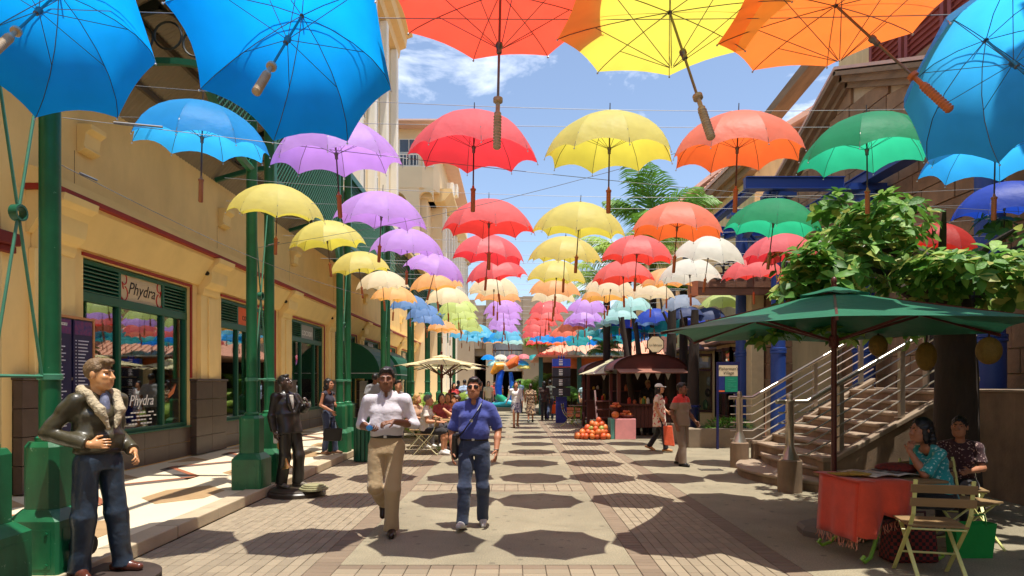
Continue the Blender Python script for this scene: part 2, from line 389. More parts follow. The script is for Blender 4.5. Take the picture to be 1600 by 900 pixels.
# pavers: 0.1 x 0.2 m clay blocks, each with its own edges
pav = []
def fill(x0, x1, y0, y1, w, l, bor=False, off=False):
    nx = max(1, round((x1 - x0) / w)); ny = max(1, round((y1 - y0) / l)); dx = (x1 - x0) / nx; dy = (y1 - y0) / ny
    for i in range(nx):
        for j in range(ny):
            o = (dy * 0.5 if (off and i % 2) else 0)
            pav.append((x0 + i*dx, dx, y0 + j*dy + o, dy, bor))
fill(XL0, XL1, 4.6, 28, 0.105, 0.2); fill(XR0, XR1, 4.6, 28, 0.102, 0.2)
fill(XL1, XC0, 4.6, 28, 0.24, 0.1, True); fill(XC1, XR0, 4.6, 28, 0.19, 0.1, True); fill(XR1, 2.5, 4.6, 28, 0.2, 0.1, True)
for a, b in BANDS[1:]:
    fill(XC0, XC1, a, a + 0.12, 0.2, 0.12, True); fill(XC0, XC1, b - 0.12, b, 0.2, 0.12, True); fill(XC0, XC1, a + 0.12, b - 0.12, 0.2, 0.11)
def paver_geo(mb, x, dx, y, dy, z):
    g_ = 0.003; c = 0.004; x0, x1, y0, y1 = x + g_, x + dx - g_, y + g_, y + dy - g_
    mb.add([(x0,y0,-0.013),(x1,y0,-0.013),(x1,y1,-0.013),(x0,y1,-0.013),(x0,y0,z-c),(x1,y0,z-c),(x1,y1,z-c),(x0,y1,z-c),
            (x0+c,y0+c,z),(x1-c,y0+c,z),(x1-c,y1-c,z),(x0+c,y1-c,z)],
           [(0,1,5,4),(1,2,6,5),(2,3,7,6),(3,0,4,7),(4,5,9,8),(5,6,10,9),(6,7,11,10),(7,4,8,11),(8,9,10,11)])
pav.sort(key=lambda p: (p[2] + p[3] < 5.22 or abs(p[0] + p[1]/2) > 0.83 * p[2], p[2]))
cache = {}
for i, (x, dx, y, dy, bo) in enumerate(pav[:300]):
    key = (round(dx, 4), round(dy, 4), bo)
    if key not in cache:
        mb = MB(); paver_geo(mb, -dx/2, dx, -dy/2, dy, 0.0); cache[key] = mb.mesh('paver', M_BORDER if bo else M_PAVER)
    o = bpy.data.objects.new('paver', cache[key]); COL.objects.link(o); o.parent = plz
    o.location = (x + dx/2, y + dy/2, random.uniform(-0.0015, 0.0015)); o.rotation_euler = (random.uniform(-.004,.004), random.uniform(-.004,.004), random.uniform(-.006,.006))
for bo in (False, True):
    mb = MB()
    for (x, dx, y, dy, b) in pav[300:]:
        if b == bo: paver_geo(mb, x, dx, y, dy, random.uniform(-0.002, 0.001))
    part(mb, 'paver_field', mat('border_paver_far', C(124,107,88), 0.85, 0.12, 5.0, 0.3, 90) if bo else mat('paver_clay_far', C(142,128,106), 0.85, 0.22, 9.0, 0.3, 90), plz, kind='stuff')
# ---------------------------------------------------------------- raised walkway on the left
WX, KX, WZ = -6.5, -3.43, 0.12
w = MB(); w.box(WX - 0.2, KX - 0.25, -16, 60, -0.01, WZ)
walk = part(w, 'walkway', mat('walkway_cream', C(216,202,172), 0.55, 0.06, 1.2, 0.05, 40)); walk['kind'] = 'structure'
km = MB(); km.box(-0.123, 0.123, -0.455, 0.455, 0, 0.135); kme = km.mesh('kerb_stone', M_CREAMST)
for i in range(34):
    o = link('kerb_stone', kme, walk, True); o.location = (KX - 0.125, 0.6 + i * 0.92, random.uniform(-0.002, 0.002)); o.rotation_euler = (0, 0, random.uniform(-.003,.003))
    b = o.modifiers.new('bevel', 'BEVEL'); b.width = 0.012; b.segments = 2
Mi = [mat('inlay_grey', C(96,88,82), 0.5, 0.1, 3), mat('inlay_tan', C(168,138,100), 0.5, 0.1, 3), mat('inlay_terracotta', C(160,96,68), 0.5, 0.1, 3)]
def inlay(poly, k, z=WZ + 0.004):
    mb = MB(); mb.ext([(x, y, WZ - 0.002) for x, y in poly], (0, 0, z - WZ + 0.002 + k * 0.001)); part(mb, 'inlay', Mi[k], walk)
y = 4.0
while y < 30:
    a, p = y, 2.3
    for k, o, wd in ((0, 0.0, 0.26), (2, 0.27, 0.13)):
        inlay([(-6.0, a+o), (-4.95, a+p/2+o), (-4.95, a+p/2+o+wd), (-6.0, a+o+wd)], k); inlay([(-4.95, a+p/2+o), (-6.0, a+p+o), (-6.0, a+p+o+wd), (-4.95, a+p/2+o+wd)], k)
    inlay([(-4.75, a+p/2+0.75), (-4.35, a+p/2+0.35), (-3.95, a+p/2+0.75), (-3.95, a+p/2+1.35), (-4.35, a+p/2+1.75), (-4.75, a+p/2+1.35)], 1)
    inlay([(-6.35, a+0.9), (-5.8, a+1.35), (-6.35, a+1.8)], 1)
    y += p
# ---------------------------------------------------------------- arcade building on the left
M_CREAM = mat('cream_render', C(250,212,138), 0.85, 0.06, 0.8, 0.12, 35)
M_CREAM2 = mat('cream_trim', C(252,216,142), 0.8, 0.05, 1.2, 0.08, 35)
M_RED = mat('red_trim', C(158,44,26), 0.6, 0.1, 3)
M_GREEN = mat('green_paint', C(20,92,56), 0.38, 0.14, 2.2, 0.06, 25, col2=C(30,114,70))
M_DKGREEN = mat('dark_green_frame', C(22,88,62), 0.4, 0.1, 3)
M_TILE = mat('brown_granite_tile', C(82,66,56), 0.35, 0.15, 6, 0.05, 80, rnd=0.10)
weather(M_CREAM, .12, 1.6, .7); weather(M_CREAM2, .08, 1.8, 1.0); weather(M_GREEN, .25, 9, 1.2, chip=C(110,150,120), chip_at=.665)
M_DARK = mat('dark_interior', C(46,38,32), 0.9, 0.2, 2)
M_GLASS = glass('shop_glass')
arc = thing('arcade_building', 'long ochre arcade building with green shop windows and red trim along the left walkway', 'building', (WX, 9, WZ))
wall = MB()
PC = [9.0 + 4.6 * k for k in range(0, 8)]
WALLT = 8.0
for c in PC: wall.box(WX - 0.3, WX, c - 0.7, c + 0.7, WZ, 3.52)
wall.box(WX - 0.3, WX, 8.3, 46, 3.52, WALLT)
for c in PC[:-1]: wall.box(WX - 0.3, WX, c + 0.7, c + 3.9, WZ, 0.74)
wall.box(WX - 0.3, WX, 41.9, 46, WZ, 3.52)
# arch bay at the near end
pts = [(WX - 0.3, 8.3, 3.5), (WX - 0.3, 8.3, WALLT), (WX - 0.3, -16, WALLT), (WX - 0.3, -16, 3.5)]
arcpts = [(WX - 0.3, 5.9 + 2.25 * math.cos(a), 3.5 + 2.25 * math.sin(a)) for a in [math.pi * (1 - i/24) for i in range(25)]]
wall.ext(pts[:2] + pts[2:] + arcpts, (0.3, 0, 0)); wall.box(WX - 0.3, WX, 8.15, 8.3, WZ, 3.5); wall.box(WX - 0.3, WX, -16, 3.65, WZ, 3.5)
part(wall, 'wall', M_CREAM, arc)
mb = MB(); mb.ext([(WX - 0.26, 5.9 + 2.25 * math.cos(math.pi * i/24), 3.5 + 2.25 * math.sin(math.pi * i/24)) for i in range(25)], (0.1, 0, 0))
tym = part(mb, 'arch_panel', mat('dark_red_panel', C(120,30,22), 0.6, 0.12, 2), arc)
for cy in (4.6, 5.9, 7.2):
    mb = MB(); pts = [(WX - 0.12, cy + (0.34 - 0.028*i) * math.cos(i*0.55), 4.15 + (0.34 - 0.028*i) * math.sin(i*0.55)) for i in range(12)]
    mb.tube(pts, 0.03, 6); part(mb, 'scroll', mat('dark_red_panel', C(120,30,22)), tym, True)
mb = MB(); mb.box(WX - 0.05, WX + 0.14, 3.65, 8.3, 3.36, 3.52); mb.box(WX - 0.05, WX + 0.08, 3.65, 8.3, 3.27, 3.36); part(mb, 'door_cornice', mat('dark_red_panel', C(120,30,22)), arc, bevel=0.015)
mb = MB(); mb.box(WX - 2.6, WX - 2.5, -2, 8.1, WZ, 3.4); mb.box(WX - 2.5, WX - 0.3, 8.05, 8.14, WZ, 3.4); part(mb, 'recess', M_DARK, arc)
for y0 in (3.7, 5.85, 7.98):
    mb = MB(); mb.box(WX - 0.5, WX - 0.38, y0, y0 + 0.12, WZ, 3.27); part(mb, 'door_post', M_DKGREEN, arc)
mb = MB(); mb.box(WX - 0.47, WX - 0.42, 7.25, 7.97, WZ + .02, 2.3); dl = part(mb, 'door_leaf', M_DKGREEN, arc)
for r_ in range(4):
    mb = MB(); mb.box(WX - 0.02, WX + 0.012, 8.32, 8.78, 0.14 + r_ * 0.37, 0.49 + r_ * 0.37); part(mb, 'tile', M_TILE, arc)
# band above the shops: cove, red stripe, mouldings
mb = MB(); prof = [(WX, 3.62), (WX + 0.04, 3.62), (WX + 0.34, 4.12), (WX + 0.34, 4.18), (WX, 4.18)]
mb.ext([(x, 8.55, z) for x, z in prof], (0, 37.4, 0)); part(mb, 'cove', M_CREAM2, arc)
mb = MB(); mb.box(WX, WX + 0.42, 8.5, 46, 4.185, 4.255); part(mb, 'red_stripe', M_RED, arc)
mb = MB(); prof = [(WX, 4.26), (WX + 0.40, 4.26), (WX + 0.40, 4.31), (WX + 0.33, 4.33), (WX + 0.33, 4.37), (WX + 0.24, 4.40), (WX + 0.24, 4.45), (WX + 0.10, 4.50), (WX, 4.50)]
mb.ext([(x, 8.5, z) for x, z in prof], (0, 37.5, 0)); part(mb, 'moulding', M_CREAM2, arc)
cp = [(0,3.42),(0.10,3.42),(0.13,3.48),(0.14,3.56),(0.20,3.60),(0.27,3.68),(0.29,3.80),(0.30,3.92),(0.36,4.02),(0.45,4.08),(0.47,4.18),(0,4.18)]
for c in PC:
    mb = MB(); mb.ext([(WX + 0.002 + x, c - 0.36, z) for x, z in cp], (0, 0.72, 0)); cb = part(mb, 'corbel', M_CREAM2, arc, bevel=0.01)
    mb = MB(); mb.tube([(WX + 0.20, c - 0.365, 3.86), (WX + 0.20, c - 0.40, 3.86)], 0.045, 10); part(mb, 'vent', mat('black_metal', C(28,28,28), 0.45), cb)
    mb = MB(); mb.box(WX, WX + 0.09, c - 0.40, c + 0.40, 1.68, 3.42); mb.box(WX + 0.09, WX + 0.125, c - 0.12, c + 0.12, 1.68, 3.38); part(mb, 'pilaster', M_CREAM2, arc, bevel=0.008)
    mb = MB(); mb.ext([(WX + 0.002 + x*0.62, c + 0.55, 5.05 + z) for x, z in ((0,0),(0.12,0.02),(0.22,0.06),(0.18,0.1),(0.22,0.28),(0.36,0.34),(0.36,0.42),(0,0.42))], (0, 0.36, 0)); part(mb, 'upper_corbel', M_CREAM2, arc, bevel=0.008)
    mb = MB(); mb.box(WX, WX + 0.004, c + 0.50, c + 0.51, 4.5, 5.05); part(mb, 'joint', mat('joint_ochre', C(150,110,60), 0.9), arc)  # narrow joint strip, a darker ochre than the wall
    for r_ in range(4):
        for s in range(2):
            mb = MB(); y0 = c - 0.68 + s * 0.685; mb.box(WX - 0.01, WX + 0.135, y0, y0 + 0.675, 0.14 + r_ * 0.375, 0.505 + r_ * 0.375); part(mb, 'tile', M_TILE, arc)
    mb = MB(); mb.box(WX - 0.01, WX + 0.165, c - 0.70, c + 0.70, 1.635, 1.68); part(mb, 'ledge', M_TILE, arc, bevel=0.008)
SIGN = [('panel_cream', C(214,190,150)), ('panel_orange', C(232,104,48)), ('panel_grey', C(160,156,146)), ('panel_cream2', C(200,180,140)), ('panel_grey', C(160,156,146)), ('panel_orange', C(232,104,48)), ('panel_cream', C(214,190,150))]
slat_me = {}
for k, c in enumerate(PC[:-1]):
    y0, y1 = c + 0.7, c + 3.9; zs, zt, ztop = 0.74, 2.86, 3.50
    s1, s2 = y0 + 1.0, y0 + 2.34
    win = MB(); xf0, xf1 = WX - 0.16, WX - 0.05; fw = 0.07
    win.box(xf0, xf1, y0, y1, zs, zs + fw); win.box(xf0, xf1, y0, y1, ztop - fw, ztop); win.box(xf0 + .002, xf1 + .002, y0, y1, zt, zt + 0.14)
    for yy in (y0, s1 - fw/2, s2 - fw/2, y1 - fw): win.box(xf0 + .004, xf1 - .003, yy, yy + fw, zs, ztop)
    wd = part(win, 'window', M_DKGREEN, arc, bevel=0.006)
    for a, b in ((y0, s1), (s1, s2), (s2, y1)):
        mb = MB(); mb.box(WX - 0.115, WX - 0.107, a + fw/2, b - fw/2, zs + fw, zt); part(mb, 'pane', M_GLASS, wd)
    mb = MB(); mb.box(WX - 0.11, WX - 0.085, s1 + fw/2, s2 - fw/2, zt + 0.14, ztop - fw)
    sg = part(mb, 'sign_panel', mat(SIGN[k][0], SIGN[k][1], 0.6, 0.05), wd)
    for (a, b) in ((y0 + fw, s1 - fw/2), (s2 + fw/2, y1 - fw)):
        for q in range(7):
            key = round(b - a, 3)
            if key not in slat_me:
                m2 = MB(); m2.obox((0, 0, 0), (0.045, key/2, 0.008), Matrix.Rotation(R(38), 3, 'Y')); slat_me[key] = m2.mesh('louvre_slat', M_DKGREEN)
            o = link('louvre_slat', slat_me[key], wd, False); o.matrix_parent_inverse = o.matrix_parent_inverse @ Matrix.Translation((WX - 0.09, (a + b)/2, zt + 0.18 + q * 0.062))
        mb = MB(); mb.box(WX - 0.19, WX - 0.17, a, b, zt + .1, ztop); part(mb, 'louvre_back', M_DARK, wd)
    mb = MB(); mb.box(WX, WX + 0.03, y0 - 0.04, y1 + 0.06, 3.53, 3.58); mb.box(WX, WX + 0.03, y1 + 0.005, y1 + 0.06, 1.70, 3.53); part(mb, 'window_trim', M_RED, arc)
    for r_ in range(2):
        for s in range(4):
            mb = MB(); yy = y0 + s * 0.8 + 0.004; mb.box(WX - 0.01, WX + 0.016, yy, yy + 0.792, 0.14 + r_ * 0.29, 0.422 + r_ * 0.29); part(mb, 'tile', M_TILE, arc)
    mb = MB(); mb.box(WX - 0.05, WX + 0.05, y0, y1, 0.722, 0.742); part(mb, 'sill', M_DKGREEN, arc)
    room = MB(); room.box(-8.9, -8.8, y0 - 0.6, y1 + 0.6, 0.1, 3.5); room.box(-8.8, WX - 0.3, y0 - .02, y0, 0.1, 3.5); room.box(-8.8, WX - 0.3, y1, y1 + .02, 0.1, 3.5); room.box(-8.8, WX - 0.3, y0, y1, 3.5, 3.52); room.box(-8.8, WX - 0.3, y0, y1, 0.1, 0.13)
    part(room, 'shop_room', mat('shop_room', C(120,98,76), 0.9, 0.3, 1.2), arc)
    for q in range(9):
        mb = MB(); yy = random.uniform(y0 + .2, y1 - .4); xx = random.uniform(-8.2, -7.1); hh = random.uniform(0.3, 1.5); mb.box(xx, xx + random.uniform(.15,.4), yy, yy + random.uniform(.15,.5), 0.13, 0.6 + hh)
        part(mb, 'display_stand', mat('display%d' % (q % 5), [C(190,170,150), C(150,50,60), C(60,70,90), C(210,190,120), C(90,110,90)][q % 5], 0.7, 0.3, 5), arc, bevel=0.01)
RZ90 = (R(90), 0, R(90))
sgs = [o for o in arc.children_recursive if o.name.startswith('sign_panel')]
ink = mat('dark_ink', C(52,36,24), 0.7); redink = mat('red_ink', C(190,36,34), 0.6); white_ink = mat('white_ink', C(235,232,225), 0.6)
text_part('lettering', 'Phydra', ink, sgs[0], (WX - 0.083, 11.38, 3.22), RZ90, 0.30, shear=0.35)
for sgn, yy in ((1, 10.86), (-1, 11.94)):
    for zz, sc_ in ((3.36, 0.09), (3.12, 0.12)):
        mb = MB(); pts = [(WX - 0.082, yy + sgn * sc_ * math.sin(a) * 0.8, zz + sc_ * math.cos(a)) for a in [0.3 + i * 0.42 for i in range(10)]] + [(WX - 0.082, yy - sgn * 0.02, zz - sc_ * 1.9)]
        mb.tube(pts, 0.011, 5); part(mb, 'flourish', redink, sgs[0])
text_part('lettering', 'cocoon', ink, sgs[1], (WX - 0.083, 15.98, 3.2), RZ90, 0.24); text_part('lettering', 'cocoon', white_ink, sgs[2], (WX - 0.083, 20.58, 3.2), RZ90, 0.34)
win0 = [o for o in arc.children if o.name.startswith('window') and not o.name.startswith('window_t')]
text_part('window_lettering', 'Phydra', white_ink, win0[0], (WX - 0.10, 11.4, 1.28), RZ90, 0.27, shear=0.3)
for q, (wd_) in enumerate((0.85, 1.05, 0.8, 0.8)):
    for j in range(int(wd_ / 0.09)):
        if (j * 7 + q * 3) % 6 == 0: continue
        mb = MB(); yy = 11.42 - wd_/2 + j * 0.09; mb.box(WX - 0.104, WX - 0.1, yy, yy + 0.075, 1.06 - q * 0.065, 1.085 - q * 0.065); part(mb, 'small_print', white_ink, win0[0])
# advert banner inside the first window
ban = thing('advert_banner', 'tall yellow and blue sun care advert standing inside the first shop window', 'banner', (WX - 0.14, 12.45, 0.85))
for (z0, z1, y0, y1, col, nm) in ((0.86, 2.0, 12.16, 12.74, C(226,170,60), 'sheet'), (1.28, 1.66, 12.17, 12.73, C(26,84,96), 'picture'), (1.22, 1.30, 12.17, 12.73, C(170,190,70), 'picture')):
    mb = MB(); d = 0.0 if nm == 'sheet' else 0.004; mb.box(WX - 0.15 + d, WX - 0.145 + d, y0, y1, z0, z1); part(mb, nm, mat('ad_%d' % int(z0*100), col, 0.5, 0.1), ban)
mb = MB(); mb.tube([(WX - .139, 12.3, 1.34), (WX - .139, 12.45, 1.42), (WX - .139, 12.6, 1.58)], [0.05, 0.06, 0.03], 8); part(mb, 'figure', mat('ad_skin', C(216,120,60), 0.6), ban)
mb = MB(); mb.tube([(WX - .139, 12.45, 1.82), (WX - .136, 12.45, 1.82)], 0.075, 16); bd = part(mb, 'badge', white_ink, ban)
text_part('lettering', 'Alpha', mat('blue_ink', C(30,60,130), 0.6), bd, (WX - 0.132, 12.45, 1.82), RZ90, 0.07)
for q in range(4):
    mb = MB(); mb.box(WX - .145, WX - .139, 12.26 + q*0.09, 12.31 + q*0.09, 0.92, 1.05); part(mb, 'tube_picture', mat('ad_tube%d' % (q % 2), [C(90,170,90), C(120,170,190)][q % 2], 0.5), ban)
# menu boards beside the window
bo = thing('menu_board', 'tall dark blue directory board in two columns on the wall behind the leather jacket statue', 'board', (WX + 0.16, 9.2, 0.95))
for y0, y1 in ((8.74, 9.20), (9.24, 9.66)):
    mb = MB(); mb.box(WX + 0.13, WX + 0.17, y0, y1, 0.9, 2.52); pn = part(mb, 'board_panel', mat('board_navy', C(26,26,66), 0.35, 0.15, 5), bo, bevel=0.006)
    mb = MB(); mb.box(WX + 0.171, WX + 0.174, y0 + 0.02, y1 - 0.02, 2.30, 2.50); part(mb, 'header', mat('board_header', C(40,60,140), 0.4, 0.5, 18, col2=C(120,40,90)), pn)
    for q in range(26):
        wd_ = random.uniform(0.12, 0.26); mb = MB(); mb.box(WX + 0.1705, WX + 0.1735, y0 + 0.10, y0 + 0.10 + wd_, 0.98 + q * 0.049, 0.996 + q * 0.049); mb.box(WX + 0.1705, WX + 0.1735, y0 + 0.04, y0 + 0.06, 0.98 + q * 0.049, 0.996 + q * 0.049)
        part(mb, 'text_line', mat('board_text', C(190,190,205), 0.6), pn)
mb = MB(); mb.box(WX + .125, WX + .18, 8.70, 9.70, 2.525, 2.56); mb.box(WX + .125, WX + .18, 9.665, 9.70, 0.88, 2.525); part(mb, 'board_frame', mat('copper_frame', C(190,130,80), 0.45), bo)
text_part('lettering', 'Bureau', white_ink, bo, (WX + 0.178, 8.97, 2.44), RZ90, 0.09)
# ---------------------------------------------------------------- green cast columns
def column_meshes():
    m = {}
    mb = MB(); h = 0.21; ch = 0.04
    oc = lambda h, c: [(-h+c,-h),(h-c,-h),(h,-h+c),(h,h-c),(h-c,h),(-h+c,h),(-h,h-c),(-h,-h+c)]
    def loft(rings):
        vs = []; fs = []
        for pl, z in rings: vs += [(x, y, z) for x, y in pl]
        k = 8
        for i in range(len(rings)-1): fs += [(i*k+j, i*k+(j+1) % k, (i+1)*k+(j+1) % k, (i+1)*k+j) for j in range(k)]
        fs += [tuple(range(k))[::-1], tuple(range((len(rings)-1)*k, len(rings)*k))]
        return vs, fs
    mb.add(*loft([(oc(0.205, .02), 0), (oc(0.205, .02), 0.42), (oc(0.145, .05), 0.50)])); mb.box(-0.15, 0.15, -0.2085, -0.2055, 0.06, 0.36); mb.box(0.2055, 0.2085, -0.15, 0.15, 0.06, 0.36)
    
    for bx_, bz_ in ((-.12, .09), (.12, .09), (-.12, .33), (.12, .33)): mb.tube([(bx_, -.207, bz_), (bx_, -.217, bz_)], .012, 6)
    m['pedestal'] = mb.mesh('pedestal', M_GREEN)
    mb = MB(); mb.add(*loft([(oc(0.138, .05), 0.50), (oc(0.138, .05), 0.98), (oc(0.12, .05), 1.02)])); m['plinth'] = mb.mesh('plinth', M_GREEN)
    mb = MB(); mb.lathe([(0.10, 1.02), (0.10, 1.05), (0.074, 1.07), (0.074, 6.2), (0.12, 6.26), (0.12, 6.34)], 20); m['shaft'] = mb.mesh('shaft', M_GREEN, True)
    mb = MB(); mb.lathe([(0.074, 1.50), (0.088, 1.505), (0.088, 1.545), (0.074, 1.55)], 20, caps=False); m['collar'] = mb.mesh('collar', mat('green_paint_worn', C(70,130,100), 0.4), True)
    return m
CM = column_meshes()
PAIR = [(4.42, 5.07)] + [(9.0 + 4.6 * k, 9.65 + 4.6 * k) for k in range(0, 6)] + [(40.0, 40.65)]
CX = -3.66
for i, pr_ in enumerate(PAIR):
    for j, yy in enumerate(pr_):
        if i == 0:
            lb = ['bright green cast iron column base at the lower left edge of the picture', 'green cast iron column right behind the leather jacket statue'][j]
        else:
            lb = 'green cast iron column, %s of the %s pair along the left walkway' % (['nearer', 'farther'][j], ORD[i+1])
        col_ = thing('arcade_column', lb, 'column', (CX, yy, WZ), 'green columns along the walkway')
        for nm, me in CM.items(): link(nm, me, col_, True)
        if i == 0 and j == 1:
            mb = MB(); mb.lathe([(0.07, 0), (0.05, 0.02), (0.05, 0.10), (0.075, 0.12), (0.075, 0.14)], 14); me = mb.mesh('spout', mat('black_metal', C(28,28,28), 0.45), True)
            o = link('spout', me, col_, True); o.location = (0.207, -0.02, 0.20); o.rotation_euler = (0, R(90), 0)
    a, b = pr_
    br = thing('tie_rod_cross', 'thin green tie rods crossing through a ring between the %s pair of columns' % ORD[i+1], 'tie rod', (CX, (a+b)/2, 1.7), 'tie rod crosses between columns')
    mb = MB(); ym = (a + b)/2; zc = 2.86
    for (y0, z0) in ((a + .08, 1.62), (b - .08, 1.62), (a + .08, 4.1), (b - .08, 4.1)):
        mb = MB(); d = Vector((0, y0 - ym, z0 - zc)).normalized(); mb.tube([(CX, ym + d.y*0.055, zc + d.z*0.055), (CX, y0, z0)], 0.011, 6); part(mb, 'rod', mat('green_paint_worn', C(70,130,100), 0.4), br)
    mb = MB(); n = 14
    mb.lathe([(0.046, -0.03), (0.062, -0.03), (0.062, 0.03), (0.046, 0.03), (0.046, -0.03)], 16, caps=False)
    o = link('ring', mb.mesh('ring', M_DKGREEN, True), br, True); o.location = (0, 0, zc - 1.7); o.rotation_euler = (0, R(90), 0)
    mb = MB(); mb.tube([(CX, a + .09, 1.65), (CX, b - .09, 1.65)], 0.014, 6); part(mb, 'tie_bar', mat('green_paint_worn', C(70,130,100), 0.4), br)
mb = MB(); mb.tube([(CX, 3.0, 1.65), (CX, 4.34, 1.65)], 0.014, 6); single(mb, 'rail', mat('green_paint_worn', C(70,130,100), 0.4), 'thin steel rail running off the left edge beside the first column', 'rail')
# lattice panels over the columns
for i in range(1, len(PAIR) - 1):
    a, b = PAIR[i][1] + .09, (PAIR[i+1][0] if i + 1 < len(PAIR) - 1 else PAIR[i][1] + 3.95) - .09
    lt = thing('trellis', 'green lattice trellis bridging the %s and %s column pairs' % (ORD[i+1], ORD[i+2]), 'lattice', (CX, a, 4.7), 'green lattice panels over the walkway')
    mb = MB(); mb.box(CX - .05, CX + .05, a, b, 6.2, 6.34); mb.box(CX - .05, CX + .05, a, b, 4.62, 4.74); mb.box(CX - .048, CX + .048, a, a + .1, 4.74, 6.2); mb.box(CX - .048, CX + .048, b - .1, b, 4.74, 6.2)
    part(mb, 'frame', M_GREEN, lt)
    mb = MB(); W, H = b - a - .2, 1.46; st_ = 0.10 if i < 3 else 0.2
    for dirn in (1, -1):
        q = -H
        while q < W:
            # line y = q + t, z = t
            t0 = max(0, -q); t1 = min(H, W - q)
            if t1 - t0 > 0.02:
                za, zb = (4.74 + t0, 4.74 + t1) if dirn == 1 else (6.2 - t0, 6.2 - t1)
                mb.beam((CX + dirn * 0.006, a + .1 + q + t0, za), (CX + dirn * 0.006, a + .1 + q + t1, zb), 0.01, 0.02, up=(1, 0, 0))
            q += st_
    part(mb, 'lattice', M_DKGREEN, lt, kind='stuff')
    # quarter-circle brackets under the panel
    for yy, s in ((a, 1), (b, -1)):
        mb = MB(); n = 10; pts = [(CX - .03, yy, 4.62)] + [(CX - .03, yy + s * 0.75 * (1 - math.cos(R(9 * k))) , 4.62 - 0.75 * (1 - math.sin(R(9 * k)))) for k in range(n + 1)][::-1]
        mb.ext(pts, (0.06, 0, 0)); part(mb, 'bracket', M_GREEN, lt)
lt = thing('arch_trellis', 'green lattice quarter arch springing from the second column pair toward the viewer', 'lattice', (CX, 9.0, 4.7))
mb = MB(); n = 12
arcp = [(CX, 9.0 - 1.7 * math.sin(R(90*k/n)), 4.6 + 1.65 * (1 - math.cos(R(90*k/n)))) for k in range(n+1)]
mb.tube(arcp, 0.06, 6); mb.box(CX - .05, CX + .05, 5.15, 8.92, 6.2, 6.34); part(mb, 'frame', M_GREEN, lt)
mb = MB(); q = -2.0
while q < 3.6:
    for dirn in (1, -1):
        for k in range(24):
            t0, t1 = k * 0.07, k * 0.07 + 0.07
            yy = 9.0 - (q + t0 * dirn if dirn == 1 else q + t0 - 1.7 + 1.7); zz = 6.2 - t0
            yv = 9.0 - q - t0 * dirn; yv2 = 9.0 - q - t1 * dirn
            dy = 9.0 - yv
            if 0 < dy < 1.7:
                zi = 4.6 + 1.65 * (1 - math.sqrt(max(0, 1 - (dy/1.7)**2)))
                if zz - 0.07 > zi: mb.beam((CX + dirn * .006, yv, zz), (CX + dirn * .006, yv2, zz - 0.07), 0.01, 0.02, up=(1,0,0))
    q += 0.1
part(mb, 'lattice', M_DKGREEN, lt, kind='stuff')
# canopy roof over the walkway with ring trusses
cano = thing('walkway_canopy', 'dark corrugated canopy roof with ring trusses over the left walkway', 'canopy', (-5.3, 9, 6))
mb = MB(); P = []
yy = -12.0
prof = [(-6.5, 6.0), (-6.1, 6.45), (-5.5, 7.0), (-5.15, 7.18), (-4.85, 7.06)]
rows = []
i = 0
while yy < 32:
    dz = 0.016 if i % 2 else 0
    rows.append([(x, yy, z + dz) for x, z in prof]); yy += 0.055; i += 1
mb.grid(rows); part(mb, 'corrugated_sheet', mat('canopy_sheet', C(132,118,92), 0.6, 0.12, 2), cano)
mb = MB(); mb.ext([(x, -12, z + 0.06) for x, z in prof] + [(x, -12, z + 0.10) for x, z in prof[::-1]], (0, 44, 0)); part(mb, 'roof_skin', mat('canopy_top', C(150,150,140), 0.5), cano)
for k in range(0, 6):
    ty = 9.32 + 4.6 * (k - 1) if k else 4.75
    mb = MB(); mb.beam((-6.45, ty, 6.75), (-5.1, ty, 7.10), 0.07, 0.16); mb.beam((-5.1, ty, 7.10), (-3.7, ty, 6.52), 0.07, 0.16)
    tr = part(mb, 'truss_chord', mat('black_green', C(20,30,24), 0.5), cano)
    mb = MB(); pts = [(-6.45 + 2.75 * q/12, ty, 6.0 + 0.28 * math.sin(math.pi * q/12)) for q in range(13)]
    for q in range(12): mb.beam(pts[q], pts[q+1], 0.07, 0.09)
    part(mb, 'truss_arch', M_DKGREEN, tr)
    for q in range(6):
        x = -5.85 + 0.42 * q; zt_ = (6.75 + (x + 6.45) * 0.259 if x < -5.1 else 7.10 - (x + 5.1) * 0.414) - 0.08; zb_ = 6.0 + 0.28 * math.sin(math.pi * (x + 6.45) / 2.75) + 0.045
        r_ = max(0.08, min(0.20, (zt_ - zb_) / 2)); mb = MB(); mb.tube([(x + r_ * math.cos(R(20*j)), ty, (zt_ + zb_)/2 + r_ * math.sin(R(20*j))) for j in range(19)], 0.016, 6, False); part(mb, 'truss_ring', mat('black_green', C(20,30,24), 0.5), tr, True)
for x, z in ((-6.05, 6.42), (-5.5, 6.93), (-4.95, 7.03)):
    mb = MB(); mb.beam((x, 2, z), (x, 32, z), 0.06, 0.1); part(mb, 'purlin', mat('canopy_purlin', C(84,72,54), 0.7), cano)
# eave of the next roof with a white rafter
ev = thing('gable_overhang', 'cream gable overhang with white verge above the far lattice panels', 'roof', (-4.4, 19, 6.5))
mb = MB(); mb.ext([(-6.4, 20, 6.6), (-3.4, 20, 5.9), (-3.4, 20, 6.0), (-6.4, 20, 7.6)], (0, 8, 0)); part(mb, 'soffit', M_CREAM2, ev)
mb = MB(); mb.beam((-6.4, 19.9, 8.6), (-3.15, 19.9, 6.35), 0.08, 0.16); part(mb, 'verge', mat('white_paint', C(226,220,206), 0.6), ev)
